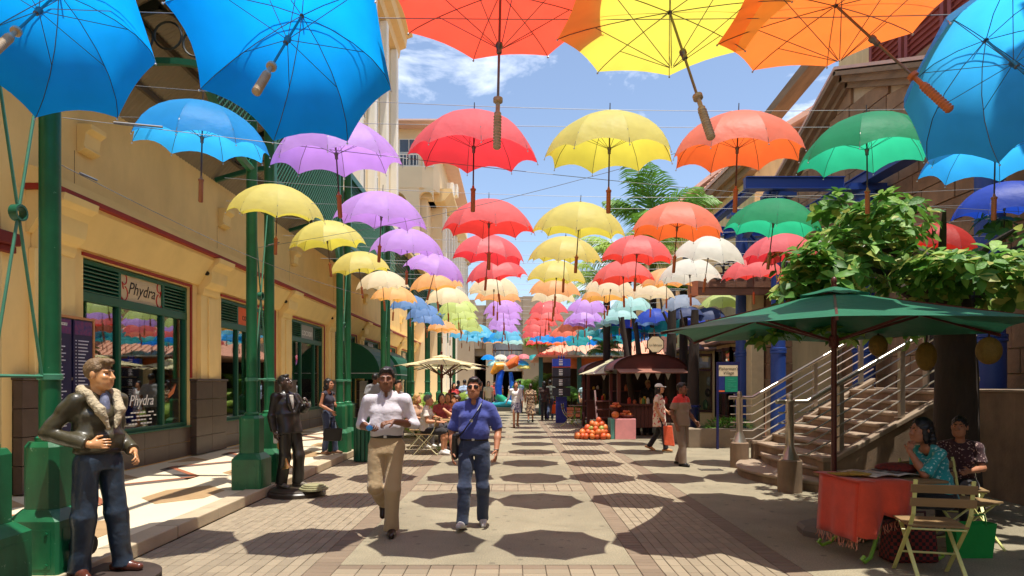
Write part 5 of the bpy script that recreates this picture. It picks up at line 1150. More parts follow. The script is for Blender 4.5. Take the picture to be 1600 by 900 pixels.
for px, Y, H, lb in ((985, 19.5, 3.6, 'bare dark trunk leaning behind the kiosk roof'), (1003, 20.5, 3.9, 'second bare dark trunk behind the kiosk roof'), (1048, 19.0, 4.4, 'thick trunk between the octagonal sign and the shop bays'), (1083, 17.6, 3.6, 'slender forked tree trunk in front of the shop bays')):
    t_ = thing('slim_tree', lb, 'tree', (PX(px, Y), Y, 0)); x = PX(px, Y); mb = MB(); w_ = .1 if px < 1040 else .16
    ln = -.25 if px < 1040 else .05
    mb.tube([(x + .2 * (px < 1040), Y, 0), (x, Y, 1.5), (x + ln * .5, Y, H * .7), (x + ln, Y, H)], [w_ * 1.2, w_, w_ * .85, w_ * .6], 10); part(mb, 'trunk', M_BARK, t_, True)
    mb = MB(); mb.tube([(x + ln*.4, Y, H * .72), (x - .25, Y, H * .85), (x - .35, Y, H)], [.05, .04, .02], 7); part(mb, 'branch', M_BARK, t_, True)
    mb = MB()
    if px: continue
    for k in range(160):
        u = Vector((random.gauss(0, .4), random.gauss(0, .4), random.gauss(0, .25))); place_leaf(mb, Vector((x + ln, Y, H + .35)) + u, u.normalized(), Vector((0, 0, 1)), .2)
    part(mb, 'crown', LM[1], t_, 'all', kind='stuff')
def bush(x, y_, z, rx, ry, rz, n, l, label, m=0, name='shrub'):
    t_ = thing(name, label, 'shrub', (x, y_, z)); mb = MB()
    for k in range(n):
        u = Vector((random.gauss(0, 1), random.gauss(0, 1), abs(random.gauss(0, 1)))).normalized() * random.random() ** .35
        place_leaf(mb, Vector((x + u.x * rx, y_ + u.y * ry, z + u.z * rz)), (u + Vector((random.gauss(0,.5), random.gauss(0,.5), random.gauss(0,.3)))).normalized(), Vector((0, 0, 1)), l)
    part(mb, 'foliage', LM[m], t_, 'all', kind='stuff')
    mb = MB(); mb.tube([(x, y_, z - .05), (x, y_, z + rz * .6)], .03, 6); part(mb, 'stem', M_BARK, t_)
bush(5.6, 16.6, .38, .7, .4, .32, 700, .09, 'low clipped shrub in the concrete planter')
for i, (px, py) in enumerate(((828, 538), (840, 538), (853, 536), (862, 537))): bush(PX(px, 53.8), 53.8, PZ(py + 4, 53.8), .55, .3, .75, 120, .3, ['leafy balcony plant, leftmost of four far down the street', 'leafy balcony plant, second of four far down the street', 'leafy balcony plant, third of four far down the street', 'leafy balcony plant, rightmost of four far down the street'][i], 2, 'balcony_plant')
# ================================================================ CAFE FURNITURE
M_LIME = mat('lime_metal', C(212,212,132), .4, .1, 4); M_SLATW = mat('slat_wood', C(140,112,74), .65, .25, 5, .15, 40, stretch=(.2, 1, 1)); M_REDPOLE = mat('red_wood_pole', C(84,30,26), .4, .15, 6, stretch=(1,1,.2))
def parasol(X, Y, ztop, zrim, rad, n, m, label, pole_m, a0=0., base=True, val=.12):
    t_ = thing('parasol', label, 'parasol', (X, Y, 0)); zm = ztop - .035
    def rim(k): return Vector((X + rad * math.cos(a0 + 2*math.pi*k/n), Y + rad * math.sin(a0 + 2*math.pi*k/n), zrim))
    mb = MB()
    for k in range(n):
        a, b = rim(k), rim(k+1); P = []
        for i in range(7):
            t = .14 + .86 * i/6; row = []
            for j in range(7):
                s = j/6; e = a.lerp(b, s); sag = -.05 * rad * math.sin(math.pi * s) * t * t
                p = Vector((X, Y, zm)).lerp(e, t); p.z += -sag * .0 - .012 * rad * math.sin(math.pi * t) + .02 * math.sin(math.pi * s) * t; c_ = Vector((X, Y, p.z)); p = c_ + (p - c_) * (1 - .05 * math.sin(math.pi * s) * t)
                row.append(p)
            P.append(row)
        mb.grid(P)
    part(mb, 'canopy', m, t_, 'all')
    mb = MB()
    for k in range(n):
        a, b = rim(k), rim(k+1); P = []
        for t in (0, .1, .2):
            row = []
            for j in range(5):
                p = Vector((X, Y, ztop)).lerp(a.lerp(b, j/4), t); p.z = ztop - (ztop - zrim) * t - .012 * t/.2 + random.uniform(-.012, .012) * (t > .15); row.append(p)
            P.append(row)
        mb.grid(P)
    part(mb, 'vent_cap', m, t_, 'all')
    mb = MB(); mb.tube([(X, Y, 0.05), (X, Y, ztop + .02)], .028, 12); part(mb, 'pole', pole_m, t_, True)
    mb = MB(); mb.ball((X, Y, ztop + .05), (.03, .03, .05), 10, 8); part(mb, 'finial', pole_m, t_, True)
    for k in range(n):
        e = rim(k); mb = MB(); mb.beam(Vector((X, Y, zm - .03)), e - Vector((0, 0, .02)), .02, .03); r_ = part(mb, 'rib', pole_m, t_)
        mb = MB(); mb.beam(Vector((X, Y, zm - .55)), Vector((X, Y, zm - .04)).lerp(e, .5) - Vector((0, 0, .03)), .018, .025); part(mb, 'strut', pole_m, r_)
    mb = MB(); mb.lathe([(.03, zm - .62), (.05, zm - .6), (.05, zm - .5), (.03, zm - .48)], 12, (X, Y, 0)); part(mb, 'hub', pole_m, t_)
    if base:
        mb = MB(); mb.lathe([(.36, 0), (.37, .06), (.34, .1), (.06, .12), (.045, .14), (.045, .35)], 8, (X, Y, 0), .2); part(mb, 'base', mat('parasol_base', C(112,106,98), .8, .15, 6), t_)
    return t_
parasol(PX(1303, 6.75), 6.75, PZ(447, 6.75), 2.13, 1.86, 6, fabric('parasol_green', C(34,100,74), .08, .08), 'large dark green parasol shading the table at the right', M_REDPOLE, a0=R(4))
M_CREAMP = fabric('parasol_cream', C(236,222,176), .3)
parasol(PX(690, 17.5), 17.5, PZ(554, 17.5), PZ(572, 17.5), 1.3, 8, M_CREAMP, 'nearer cream parasol over the cafe tables on the left', M_REDPOLE, .2)
parasol(PX(704, 21), 21, PZ(560, 21), PZ(577, 21), 1.25, 8, M_CREAMP, 'second cream parasol right behind the first on the left', M_REDPOLE, .4)
parasol(PX(955, 21.2), 21.2, PZ(560, 21.2), PZ(585, 21.2), 1.1, 8, fabric('parasol_pale', C(214,210,170), .3), 'pale green parasol next to the wooden kiosk', M_REDPOLE, .1)
def fold_chair(X, Y, rz, label, wood=True, frame=None, group='folding cafe chairs'):
    """slatted folding chair; back towards +Y local, seat towards -Y"""
    frame = frame or M_LIME
    t_ = thing('folding_chair', label, 'chair', (X, Y, 0), group, rz); Wd = .40
    for s in (-1, 1):
        x = s * Wd/2
        mb = MB(); mb.beam((x, -.26, 0.0), (x, .12, .44), .012, .028, (1,0,0)); mb.beam((x, .12, .44), (x, .20, .56), .012, .028, (1,0,0)); mb.beam((x, .20, .56), (x, .25, .84), .012, .028, (1,0,0)); part(mb, 'leg', frame, t_, local=True)
        x2 = s * (Wd/2 - .03); mb = MB(); mb.beam((x2, .28, 0.0), (x2, -.20, .44), .012, .028, (1,0,0)); part(mb, 'leg', frame, t_, local=True)
    for (y0, z0) in ((-.20, .435), (.13, .43), (.26, .03), (-.06, .2)):
        mb = MB(); mb.tube([(-Wd/2, y0, z0), (Wd/2, y0, z0)], .009, 6); part(mb, 'crossbar', frame, t_, local=True)
    for q in range(6):
        mb = MB(); mb.box(-Wd/2 - .015, Wd/2 + .015, -.235 + q * .064, -.177 + q * .064, .447, .465); part(mb, 'seat_slat', M_SLATW if wood else frame, t_, bevel=.003, local=True)
    for z0 in (.66, .77):
        mb = MB(); mb.obox((0, .222 + (z0 - .66) * .18, z0), (Wd/2 + .03, .009, .034), Matrix.Rotation(R(-10), 3, 'X')); part(mb, 'back_slat', M_SLATW if wood else frame, t_, bevel=.003, local=True)
    return t_
fold_chair(PX(1456, 5.22), 5.22, R(180 - 14), 'lime framed folding chair with wooden slats nearest the viewer at the right')
fold_chair(PX(1505, 6.25), 6.25, R(20), 'folding chair under the woman in the turquoise top')
fold_chair(PX(1385, 6.75), 6.75, R(-150), 'empty dark folding chair beyond the table by the stair wall')
fold_chair(PX(667, 14.3), 14.3, R(-95), 'pale folding chair under the man in the white tee shirt', frame=mat('cream_metal', C(226,218,170), .5))
fold_chair(PX(889, 23.5), 23.5, R(75), 'empty yellow folding chair beside the blue directory sign')
fold_chair(PX(655, 15.6), 15.6, R(-80), 'pale folding chair at the cafe left of the man in white', frame=mat('cream_metal', C(226,218,170), .5))
fold_chair(PX(905, 25.0), 25, R(200), 'folding chair near the far table by the kiosk')
def cafe_table(X, Y, rz, label, L_=.7, wood=True, h=.73):
    t_ = thing('cafe_table', label, 'table', (X, Y, 0), None, rz)
    mb = MB(); mb.box(-L_/2, L_/2, -.34, .34, h - .025, h); part(mb, 'tabletop', M_SLATW, t_, bevel=.008, local=True)
    for s in (-1, 1):
        for w_ in (-1, 1):
            mb = MB(); pts = [(s * L_ * .20, w_ * .10, h - .03), (s * L_ * .17, w_ * .13, .5), (s * L_ * .18, w_ * .2, .25), (s * L_ * .34, w_ * .28, .06), (s * L_ * .42, w_ * .30, .03), (s * L_ * .46, w_ * .31, .06), (s * L_ * .43, w_ * .31, .085)]
            mb.tube(pts, .017, 7); part(mb, 'leg', mat('green_lime_metal', C(120,170,50), .4), t_, True, local=True)
    mb = MB(); mb.box(-L_ * .3, L_ * .3, -.03, .03, h - .06, h - .026); part(mb, 'rail', mat('green_lime_metal', C(120,170,50)), t_, local=True)
    return t_
TX, TY = PX(1372, 5.95), 5.95
cafe_table(TX, TY, R(8), 'small cafe table with curled green legs under the green parasol', .86)
# cloth, newspaper, cushion on the table
def cloth_sheet(P, name, m, label, cat, fringe=None):
    mb = MB(); mb.grid(P); t_ = thing(name, label, cat, P[0][0]); o = part(mb, 'cloth', m, t_, 'all')
    s_ = o.modifiers.new('s', 'SOLIDIFY'); s_.thickness = .003
    if fringe:
        mb = MB()
        for a, b in fringe:
            n = 26
            for k in range(n):
                p = Vector(a).lerp(Vector(b), (k + .5)/n); mb.tube([p, p + Vector((random.uniform(-.012,.012), random.uniform(-.012,.012), -.035)), p + Vector((random.uniform(-.02,.02), random.uniform(-.02,.02), -random.uniform(.06, .08)))], .0022, 4, False)
        part(mb, 'fringe', mat('fringe', C(214,140,110), .8), t_, kind='stuff')
    return t_
M_CLOTH = mat('orange_cloth', C(206,70,38), .85, .12, 9, .2, 120, sheen=.3)
def tp(u, v, z): # table space to world
    c_, s_ = math.cos(R(8)), math.sin(R(8)); return Vector((TX + u * c_ - v * s_, TY + u * s_ + v * c_, z))
P = []
for i in range(14):
    row = []
    for j in range(9):
        u = -.462 + .52 * j/8; 
        if i < 5: q = tp(u, .30 - .66 * i/5, .738 + .004 * math.sin(j + i))
        else:
            k = (i - 5)/8; w_ = .035 * math.sin(u * 26 + 1) * k + .015 * math.sin(u * 61) * k; q = tp(u - .03 * k, -.36 - .012 + w_ - .03 * k, .735 - (.30 + .16 * (j < 4)) * k - .02 * math.sin(j * 1.3) * k)
        row.append(q)
    P.append(row)
cloth_sheet(P, 'orange_scarf', M_CLOTH, 'orange fringed scarf hanging over the front edge of the cafe table', 'cloth', [(P[-1][0], P[-1][-1])])
P = []
for i in range(12):
    row = []
    for j in range(9):
        v = -.36 + .58 * j/8
        if i < 3: q = tp(-.30 - .06 * i, v, .741)
        else:
            k = (i - 3)/8; q = tp(-.445 - .02 * k + .015 * math.sin(v * 25) * k, v, .735 - .52 * k)
        row.append(q)
    P.append(row)
cloth_sheet(P, 'red_shawl', mat('red_cloth', C(200,62,34), .85, .12, 9, .2, 120, sheen=.3), 'red fringed shawl hanging off the left end of the cafe table', 'cloth', [(P[-1][0], P[-1][-1])])
M_PAPER = mat('newsprint', C(196,186,172), .8, .05, 6); M_PRINT = mat('print_grey', C(96,88,84), .8, .5, 30)
def papers(u0, v0, rz, label, z=.748, sz=1.0, nm='newspaper'):
    t_ = thing(nm, label, 'newspaper', tp(u0, v0, z), None, rz)
    for s in (-1, 1):
        mb = MB(); P = [[(s * .27 * sz * j/6, -.19 * sz + .38 * sz * i/2, .012 + .016 * math.sin(math.pi * j/6)) for j in range(7)] for i in range(3)]
        mb.grid(P); o = part(mb, 'page', M_PAPER, t_, 'all', local=True); o.modifiers.new('s', 'SOLIDIFY').thickness = .006
        for r_ in range(2):
            for c_ in range(2):
                mb = MB(); x0_ = s * (.045 + .11 * c_) * sz; x1_ = x0_ + s * .09 * sz; y0_ = (-.15 + .17 * r_) * sz
                zf = lambda x: .0185 + .016 * math.sin(math.pi * abs(x)/(.27 * sz))
                mb.add([(x0_, y0_, zf(x0_)), (x1_, y0_, zf(x1_)), (x1_, y0_ + .13 * sz, zf(x1_)), (x0_, y0_ + .13 * sz, zf(x0_))], [(0, 1, 2, 3)]); part(mb, 'picture', M_PRINT, o, local=True)
papers(.0, -.02, R(20), 'open newspaper with pictures lying on the cafe table')
mb = MB(); 
for k in range(5): mb.obox(tp(-.30 + .02 * k, .05 - .03 * k, .752 + .006 * k), (.12, .09, .003), Matrix.Rotation(R(12 * k), 3, 'Z'))
single(mb, 'leaflets', mat('olive_paper', C(170,140,60), .8, .3, 12), 'pile of olive leaflets at the left end of the cafe table', 'papers')
mb = MB(); mb.ball(tp(.27, .10, .79), (.19, .17, .05), 16, 10); single(mb, 'cushion', mat('red_pattern', C(196,56,36), .8, .5, 40, col2=C(30,22,20)), 'red and black patterned bundle on the right of the cafe table', 'bundle', smooth=True)
# bags under the table
gb = thing('green_bag', 'bright green carrier bag standing behind the folding chair', 'bag', (PX(1515, 5.9), 5.9, 0))
mb = MB(); mb.add([(-.16,-.07,0),(.16,-.07,0),(.16,.07,0),(-.16,.07,0),(-.19,-.09,.30),(.19,-.085,.32),(.185,.08,.31),(-.18,.08,.30)], [(0,3,2,1),(0,1,5,4),(1,2,6,5),(2,3,7,6),(3,0,4,7)]); part(mb, 'body', fabric('green_bag', C(40,160,70), .2), gb, local=True)
mb = MB(); mb.tube([(-.09,-.09,.30),(-.07,-.09,.40),(.07,-.09,.40),(.09,-.09,.30)], .008, 6); part(mb, 'handle', mat('bag_handle', C(40,140,60), .6), gb, True, local=True)
cb2 = thing('checked_bag', 'dark red checked shopping bag on the ground under the cafe table', 'bag', (PX(1420, 5.75), 5.75, 0))
m_ = mat('checked', C(40,24,26), .7)
t = m_.node_tree; ck = t.nodes.new('ShaderNodeTexChecker'); ck.inputs['Scale'].default_value = 32; ck.inputs[1].default_value = C(120,34,30); ck.inputs[2].default_value = C(30,20,24); tcc = t.nodes.new('ShaderNodeTexCoord'); t.links.new(tcc.outputs['Object'], ck.inputs[0]); t.links.new(ck.outputs[0], t.nodes['Principled BSDF'].inputs['Base Color'])
mb = MB(); mb.add([(-.22,-.1,0),(.22,-.1,0),(.22,.12,0),(-.22,.12,0),(-.19,-.07,.36),(.2,-.08,.34),(.18,.1,.35),(-.2,.09,.36)], [(0,3,2,1),(4,5,6,7),(0,1,5,4),(1,2,6,5),(2,3,7,6),(3,0,4,7)]); part(mb, 'body', m_, cb2, bevel=.03, local=True)
mb = MB(); mb.tube([(-.1,-.08,.34),(-.08,-.1,.46),(.08,-.1,.46),(.1,-.08,.34)], .01, 6); part(mb, 'handle', mat('bag_handle_dark', C(60,24,24), .7), cb2, True, local=True)
# ================================================================ KIOSK, FRUIT, SIGNS
M_KIOSK = mat('kiosk_wood', C(92,44,34), .55, .2, 5, .15, 30, stretch=(1, 1, .2))
def kiosk(X, Y, label, w=1.75, d=1.5):
    t_ = thing('kiosk', label, 'kiosk', (X, Y, 0))
    for sx_ in (-1, 1):
        for sy_ in (-1, 1):
            mb = MB(); mb.box(sx_ * w/2 - .05, sx_ * w/2 + .05, sy_ * d/2 - .05, sy_ * d/2 + .05, 0, 2.0); part(mb, 'post', M_KIOSK, t_, local=True)
    for k in range(14):
        mb = MB(); mb.box(-w/2 + .05 + k * (w - .1)/14, -w/2 + .05 + (k + 1) * (w - .1)/14 - .008, -d/2 - .02, -d/2 + .02, .28, .92); part(mb, 'plank', M_KIOSK, t_, local=True)
    mb = MB(); mb.box(-w/2 - .12, w/2 + .12, -d/2 - .16, -d/2 + .2, .93, .98); part(mb, 'counter', M_KIOSK, t_, local=True)
    mb = MB(); n = 14; pr = []
    for k in range(n + 1):
        a = math.pi * k/n; pr.append((-(w/2 + .2) * math.cos(a), 2.0 + .46 * math.sin(a)))
    mb.grid([[(x, y_, z) for y_ in (-d/2 - .25, 0, d/2 + .2)] for x, z in pr]); mb.grid([[(x, y_, z - .03) for y_ in (d/2 + .2, 0, -d/2 - .25)] for x, z in pr])
    mb.add([(x, -d/2 - .2, z) for x, z in pr], [tuple(range(n+1))]); o = part(mb, 'barrel_roof', mat('kiosk_roof', C(84,34,28), .5, .15, 4), t_, True, local=True)
    mb = MB(); mb.obox((0, -d/2 - .5, 1.94), (w/2 + .1, .36, .015), Matrix.Rotation(R(10), 3, 'X')); part(mb, 'flap', mat('kiosk_flap', C(150,100,84), .5, .1), t_, local=True)
    mb = MB(); mb.box(-w/2, w/2, d/2 - .03, d/2, .3, 1.95); part(mb, 'back_wall', mat('kiosk_dark', C(50,28,24), .7), t_, local=True)
    for k in range(16):
        mb = MB(); x = random.uniform(-w/2 + .15, w/2 - .15); z = random.choice((.98, .98, .98, 1.35)); y_ = random.uniform(-d/2, -d/2 + .15) if z < 1 else d/2 - .1
        h_ = random.uniform(.1, .22); mb.lathe([(.05, 0), (.055, h_ * .7), (.03, h_ * .85), (.03, h_)], 8, (x, y_, z)); part(mb, 'jar', mat('jar%d' % (k % 5), [C(200,60,40), C(230,180,60), C(220,210,190), C(90,130,60), C(170,90,50)][k % 5], .4), t_, True, local=True)
    mb = MB(); mb.box(-w/2 + .05, w/2 - .05, d/2 - .2, d/2 - .03, 1.32, 1.35); part(mb, 'shelf', M_KIOSK, t_, local=True)
    for k in range(4):
        mb = MB(); x = -w/2 + .45 + k * .3; mb.add([(x, -d/2 - .02, 1.92), (x + .2, -d/2 - .02, 1.92), (x + .1, -d/2 - .02, 1.68)], [(0, 1, 2)]); part(mb, 'pennant', white_ink, t_, local=True)
    for sx_ in (-1, 1):
        mb = MB(); mb.lathe([(.2, -.03), (.26, -.03), (.26, .03), (.2, .03), (.2, -.03)], 20, caps=False); o = part(mb, 'cart_wheel', M_KIOSK, t_, True, local=True); o.location = (sx_ * (w/2 + .1), 0, .26); o.rotation_euler = (0, R(90), 0)
    return t_
kiosk(PX(1005, 19.6), 19.6, 'dark red wooden market kiosk with barrel roof beside the coconut heap')
kiosk(PX(962, 23.6), 23.6, 'second dark red wooden kiosk half hidden behind the first', 2.2)
M_COCO = [mat('coconut_orange', C(206,110,50), .5, .2, 8, rnd=.12), mat('coconut_green', C(140,140,60), .5, .25, 8, rnd=.1), mat('coconut_rust', C(196,84,40), .5, .25, 8, rnd=.12)]
cme = []
for m_ in M_COCO:
    mb = MB(); mb.ball((0, 0, 0), (.085, .085, .10), 12, 8); cme.append(mb.mesh('coconut', m_, True))
cx, cy = PX(927, 18.3), 18.3
for lvl, (r_, n_) in enumerate(((.46, 18), (.36, 14), (.26, 10), (.15, 6), (.0, 2))):
    for k in range(n_):
        a = 2 * math.pi * k / n_ + lvl * .4; o = link('coconut', cme[random.choice((0, 0, 2, 2, 1 if lvl > 0 else 0))], None)
        q_ = 1 + random.uniform(-.12, .12); o.scale = (random.uniform(.85, 1.15),) * 3; o.location = (cx + .04 * lvl + r_ * q_ * math.cos(a), cy + r_ * .8 * q_ * math.sin(a), .08 + lvl * .11 + random.uniform(-.02, .02)); o.rotation_euler = (random.uniform(-.6,.6), random.uniform(-.6,.6), a)
        tag(o, 'king coconut in the orange heap on the ground in front of the kiosk', 'coconut', 'coconuts heaped before the kiosk')
pb = thing('pink_stand', 'pink and teal box stand holding fruit bowls next to the coconut heap', 'stand', (PX(975, 18.3), 18.3, 0))
x0, x1 = PX(959, 18.3), PX(991, 18.3)
mb = MB(); mb.box(x0, x1, 18.05, 18.65, 0, .58); part(mb, 'box', mat('pink_paint', C(226,150,150), .6, .08), pb, bevel=.01)
mb = MB(); mb.box(x0 - .12, x0 - .004, 18.08, 18.65, 0, .58); part(mb, 'side', mat('teal_paint', C(90,150,140), .6, .08), pb, bevel=.01)
for (dx, dy, z, r_, lb) in ((.36, .1, .585, .22, 'dark bowl of orange fruit on the pink stand'), (.10, .35, .80, .2, 'upper tray of red orange fruit behind the pink stand')):
    bw = thing('fruit_bowl', lb, 'bowl', (x0 + dx, 18.2 + dy, z)); mb = MB(); mb.lathe([(r_ * .6, 0), (r_, .09), (r_ - .01, .095), (r_ * .5, .02)], 16); part(mb, 'bowl', M_KIOSK, bw, True, local=True)
    if z > .7: mb = MB(); mb.lathe([(.1, -.8), (.08, 0)], 10); part(mb, 'stand', M_KIOSK, bw, local=True)
    for k in range(16):
        a = k * 2.4; q = r_ * .75 * math.sqrt((k % 11)/11); o = link('orange_fruit', cme[0 if k % 3 else 2], None); o.scale = (.55, .55, .5); o.location = (x0 + dx + q * math.cos(a), 18.2 + dy + q * math.sin(a), z + .11 + .07 * (k > 10)); tag(o, 'small orange fruit piled in ' + ('the dark bowl on the pink stand' if z < .7 else 'the tray behind the pink stand'), 'fruit', 'fruit in the ' + ('bowl' if z < .7 else 'tray'))
o = link('pumpkin', cme[0], None); o.scale = (1.3, 1.3, 1.0); o.location = (x0 + .02, 18.15, .69); tag(o, 'single large orange pumpkin at the left corner of the pink stand', 'pumpkin')
# stepped stand beside the kiosk
ss = thing('stepped_shelf', 'dark wooden stepped shelf left of the kiosk', 'shelf', (PX(942, 19.8), 19.8, 0))
for k in range(4):
    mb = MB(); mb.box(PX(932, 19.8), PX(958, 19.8), 19.5 + k * .12, 19.9 + k * .12, .25 + k * .25, .28 + k * .25); part(mb, 'board', M_KIOSK, ss)
for px in (932, 957):
    mb = MB(); mb.beam((PX(px, 19.8), 19.4, 0), (PX(px, 19.8), 20.2, 1.35), .05, .06); part(mb, 'side_rail', M_KIOSK, ss)
# directory totem
dt = thing('directory_sign', 'tall blue directory totem with dark panels in mid street', 'sign', (PX(877, 25.5), 25.5, 0)); x = PX(877, 25.5)
mb = MB(); mb.box(x - .22, x + .22, 25.45, 25.6, 0, 1.05); part(mb, 'base', mat('totem_blue', C(30,38,110), .4, .1), dt)
for (z0, z1, c_, d) in ((2.25, 2.55, C(36,66,170), 0), (1.85, 2.2, C(36,38,48), .0), (1.45, 1.8, C(32,34,40), 0), (1.07, 1.40, C(32,34,40), 0)):
    mb = MB(); mb.box(x - .36, x + .36, 25.42, 25.62, z0, z1); pn = part(mb, 'panel', mat('totem_%d' % int(z0*100), c_, .4, .1), dt)
    for q in range(4):
        mb = MB(); mb.box(x - .1, x + .05 + .12 * ((q * 3) % 3), 25.412, 25.418, z0 + .05 + q * .065, z0 + .075 + q * .065); part(mb, 'text_line', white_ink, pn)
mb = MB(); mb.box(x - .36, x + .36, 25.43, 25.6, 2.205, 2.245); part(mb, 'orange_band', mat('totem_orange', C(224,90,50), .5), dt)
for px in (-.1, 0, .1): 
    mb = MB(); mb.lathe([(.03, 0), (.03, .1), (.0, .14)], 8, (x + px, 25.5, 2.55), caps=False); part(mb, 'crest', mat('totem_blue', C(30,38,110)), dt)
# restaurant with terracotta roof
rs_ = thing('pavilion', 'open pavilion with terracotta pink roof and orange fascia at the far right', 'pavilion', (4.5, 32, 0))
M_TERRA = mat('terracotta_roof', C(214,150,122), .8, .12, 4)
mb = MB(); ex0, ex1, ey0, ey1 = PX(838, 31), 9.0, 31, 40
mb.add([(ex0, ey0, 2.95), (ex1, ey0, 2.95), (ex1, ey1, 2.95), (ex0, ey1, 2.95), (ex0 + 3.6, ey0 + 3.4, 4.6), (ex1, ey0 + 3.4, 4.6), (ex1, ey1, 4.6), (ex0 + 3.6, ey1, 4.6), (ex0, ey0, 2.85), (ex1, ey0, 2.85), (ex1, ey1, 2.85), (ex0, ey1, 2.85)], [(0,1,5,4),(0,4,7,3),(4,5,6,7),(8,11,10,9),(0,8,9,1),(0,3,11,8)]); rf = part(mb, 'roof', M_TERRA, rs_)
for k in range(24):
    xx = ex0 + .2 + k * .33; top = min(1.0, k * .33/3.6); mb = MB(); mb.beam((xx, ey0, 2.97), (xx, ey0 + 3.4 * min(1, (xx - ex0)/3.6), 2.97 + 1.65 * min(1, (xx - ex0)/3.6)), .05, .05); part(mb, 'roof_seam', M_TERRA, rf)
for k in range(16):
    mb = MB(); xx = PX(905, 31) + k * .25; mb.box(xx, xx + .2, ey0 - .5, ey0 - .02, 2.86, 2.92); part(mb, 'slat', mat('pale_slat', C(232,214,186), .7), rs_)
mb = MB(); mb.box(ex0 + 1.0, ex1, ey0 + .6, ey0 + .7, 2.3, 2.8); part(mb, 'fascia', mat('orange_fascia', C(220,110,50), .6, .1), rs_)
for px in (845, 905, 962):
    mb = MB(); xx = PX(px, 31.5); mb.box(xx - .1, xx + .1, 31.4, 31.6, 0, 2.86); part(mb, 'post', mat('teal_post', C(50,96,86), .6), rs_)
mb = MB(); mb.box(ex0 + .5, ex1, 39.5, 39.7, 0, 2.9); part(mb, 'back_wall', mat('pavilion_dark', C(72,56,44), .8, .3, 1), rs_)
st_ = thing('metal_star', 'spiky silver star ornament above the pavilion roof', 'ornament', (PX(875, 33), 33, 3.4)); mb = MB(); xx, zz = PX(875, 33), PZ(543, 33)
mb.ext([(xx + (.62 if k % 2 else .38) * math.cos(math.pi * k/11), 33, zz + (.62 if k % 2 else .38) * math.sin(math.pi * k/11)) for k in range(22)], (0, .15, 0)); part(mb, 'star', mat('silver_paint', C(180,176,168), .5, .1, 3), st_)
# sculpture
sp_ = thing('street_sculpture', 'bright blue, orange and green wavy street sculpture at the far end', 'sculpture', (PX(790, 36), 36, 0)); x = PX(790, 36)
mb = MB(); mb.box(x - .9, x + .95, 35.6, 36.4, 0, .22); part(mb, 'plinth', mat('basalt_plinth', C(90,84,74), .9, .2, 4), sp_)
for (pts, r_, c_, nm) in (([(x - .35, 36, .6), (x - .42, 36, 1.3), (x - .32, 36, 2.0), (x - .15, 36, 2.3)], [.16, .2, .2, .12], C(20,90,220), 'wave'), ([(x + .3, 36, .6), (x + .38, 36, 1.4), (x + .28, 36, 2.2)], [.12, .16, .1], C(30,110,220), 'wave'),
   ([(x - .5, 36, .9), (x - .1, 36, .55), (x + .5, 36, .35)], [.2, .26, .1], C(20,150,110), 'tail'), ([(x - .8, 36, .3), (x, 36, .45), (x + .9, 36, .3)], [.15, .3, .15], C(30,150,170), 'base_wave'), ([(x - .8, 36, 2.1), (x - .45, 36, 2.5), (x - .1, 36, 2.55)], [.1, .3, .2], C(240,150,40), 'crest'), ([(x + .1, 36, 2.5), (x + .5, 36, 2.75), (x + .7, 36, 3.1)], [.2, .28, .08], C(240,110,50), 'crest')):
    mb = MB(); mb.tube(pts, r_, 12); part(mb, nm, mat('sculpt_%s_%d' % (nm, int(r_[0]*100)), c_, .4, .3, 6), sp_, True)
# litter bin on the walkway edge
lbn = thing('litter_bin', 'dark green slatted litter bin by the third column pair', 'bin', (PX(567, 13.0), 13.0, 0))
for k in range(14):
    a = 2 * math.pi * k/14; mb = MB(); M_ = Matrix.Rotation(a, 3, 'Z'); mb.obox((.17 * math.cos(a), .17 * math.sin(a), .45), (.012, .03, .43), M_); part(mb, 'slat', M_DKGREEN, lbn, local=True)
mb = MB(); mb.lathe([(.155, .03), (.155, .85)], 16); part(mb, 'liner', M_DARK, lbn, local=True)
mb = MB(); mb.lathe([(.19, .86), (.19, .89), (.15, .89), (.15, .86), (.19, .86)], 16, caps=False); part(mb, 'rim', M_DKGREEN, lbn, local=True)
# far left cafe tables
cafe_table(PX(715, 15.2), 15.2, R(5), 'wooden cafe table under the cream parasol', 1.1); cafe_table(PX(903, 24.6), 24.6, 0, 'small wooden table beside the far kiosk', .7)
bn = thing('bench', 'red brown wooden bench planter in front of the far pavilion', 'bench', (PX(893, 28), 28, 0)); x = PX(893, 28)
for k in range(3):
    mb = MB(); mb.box(x - .6, x + .6, 27.9, 27.95, .12 + k * .14, .24 + k * .14); part(mb, 'slat', mat('bench_wood', C(150,80,50), .6, .2, 4), bn)
mb = MB(); mb.box(x - .58, x + .58, 27.95, 28.4, 0, .5); part(mb, 'box', M_KIOSK, bn)
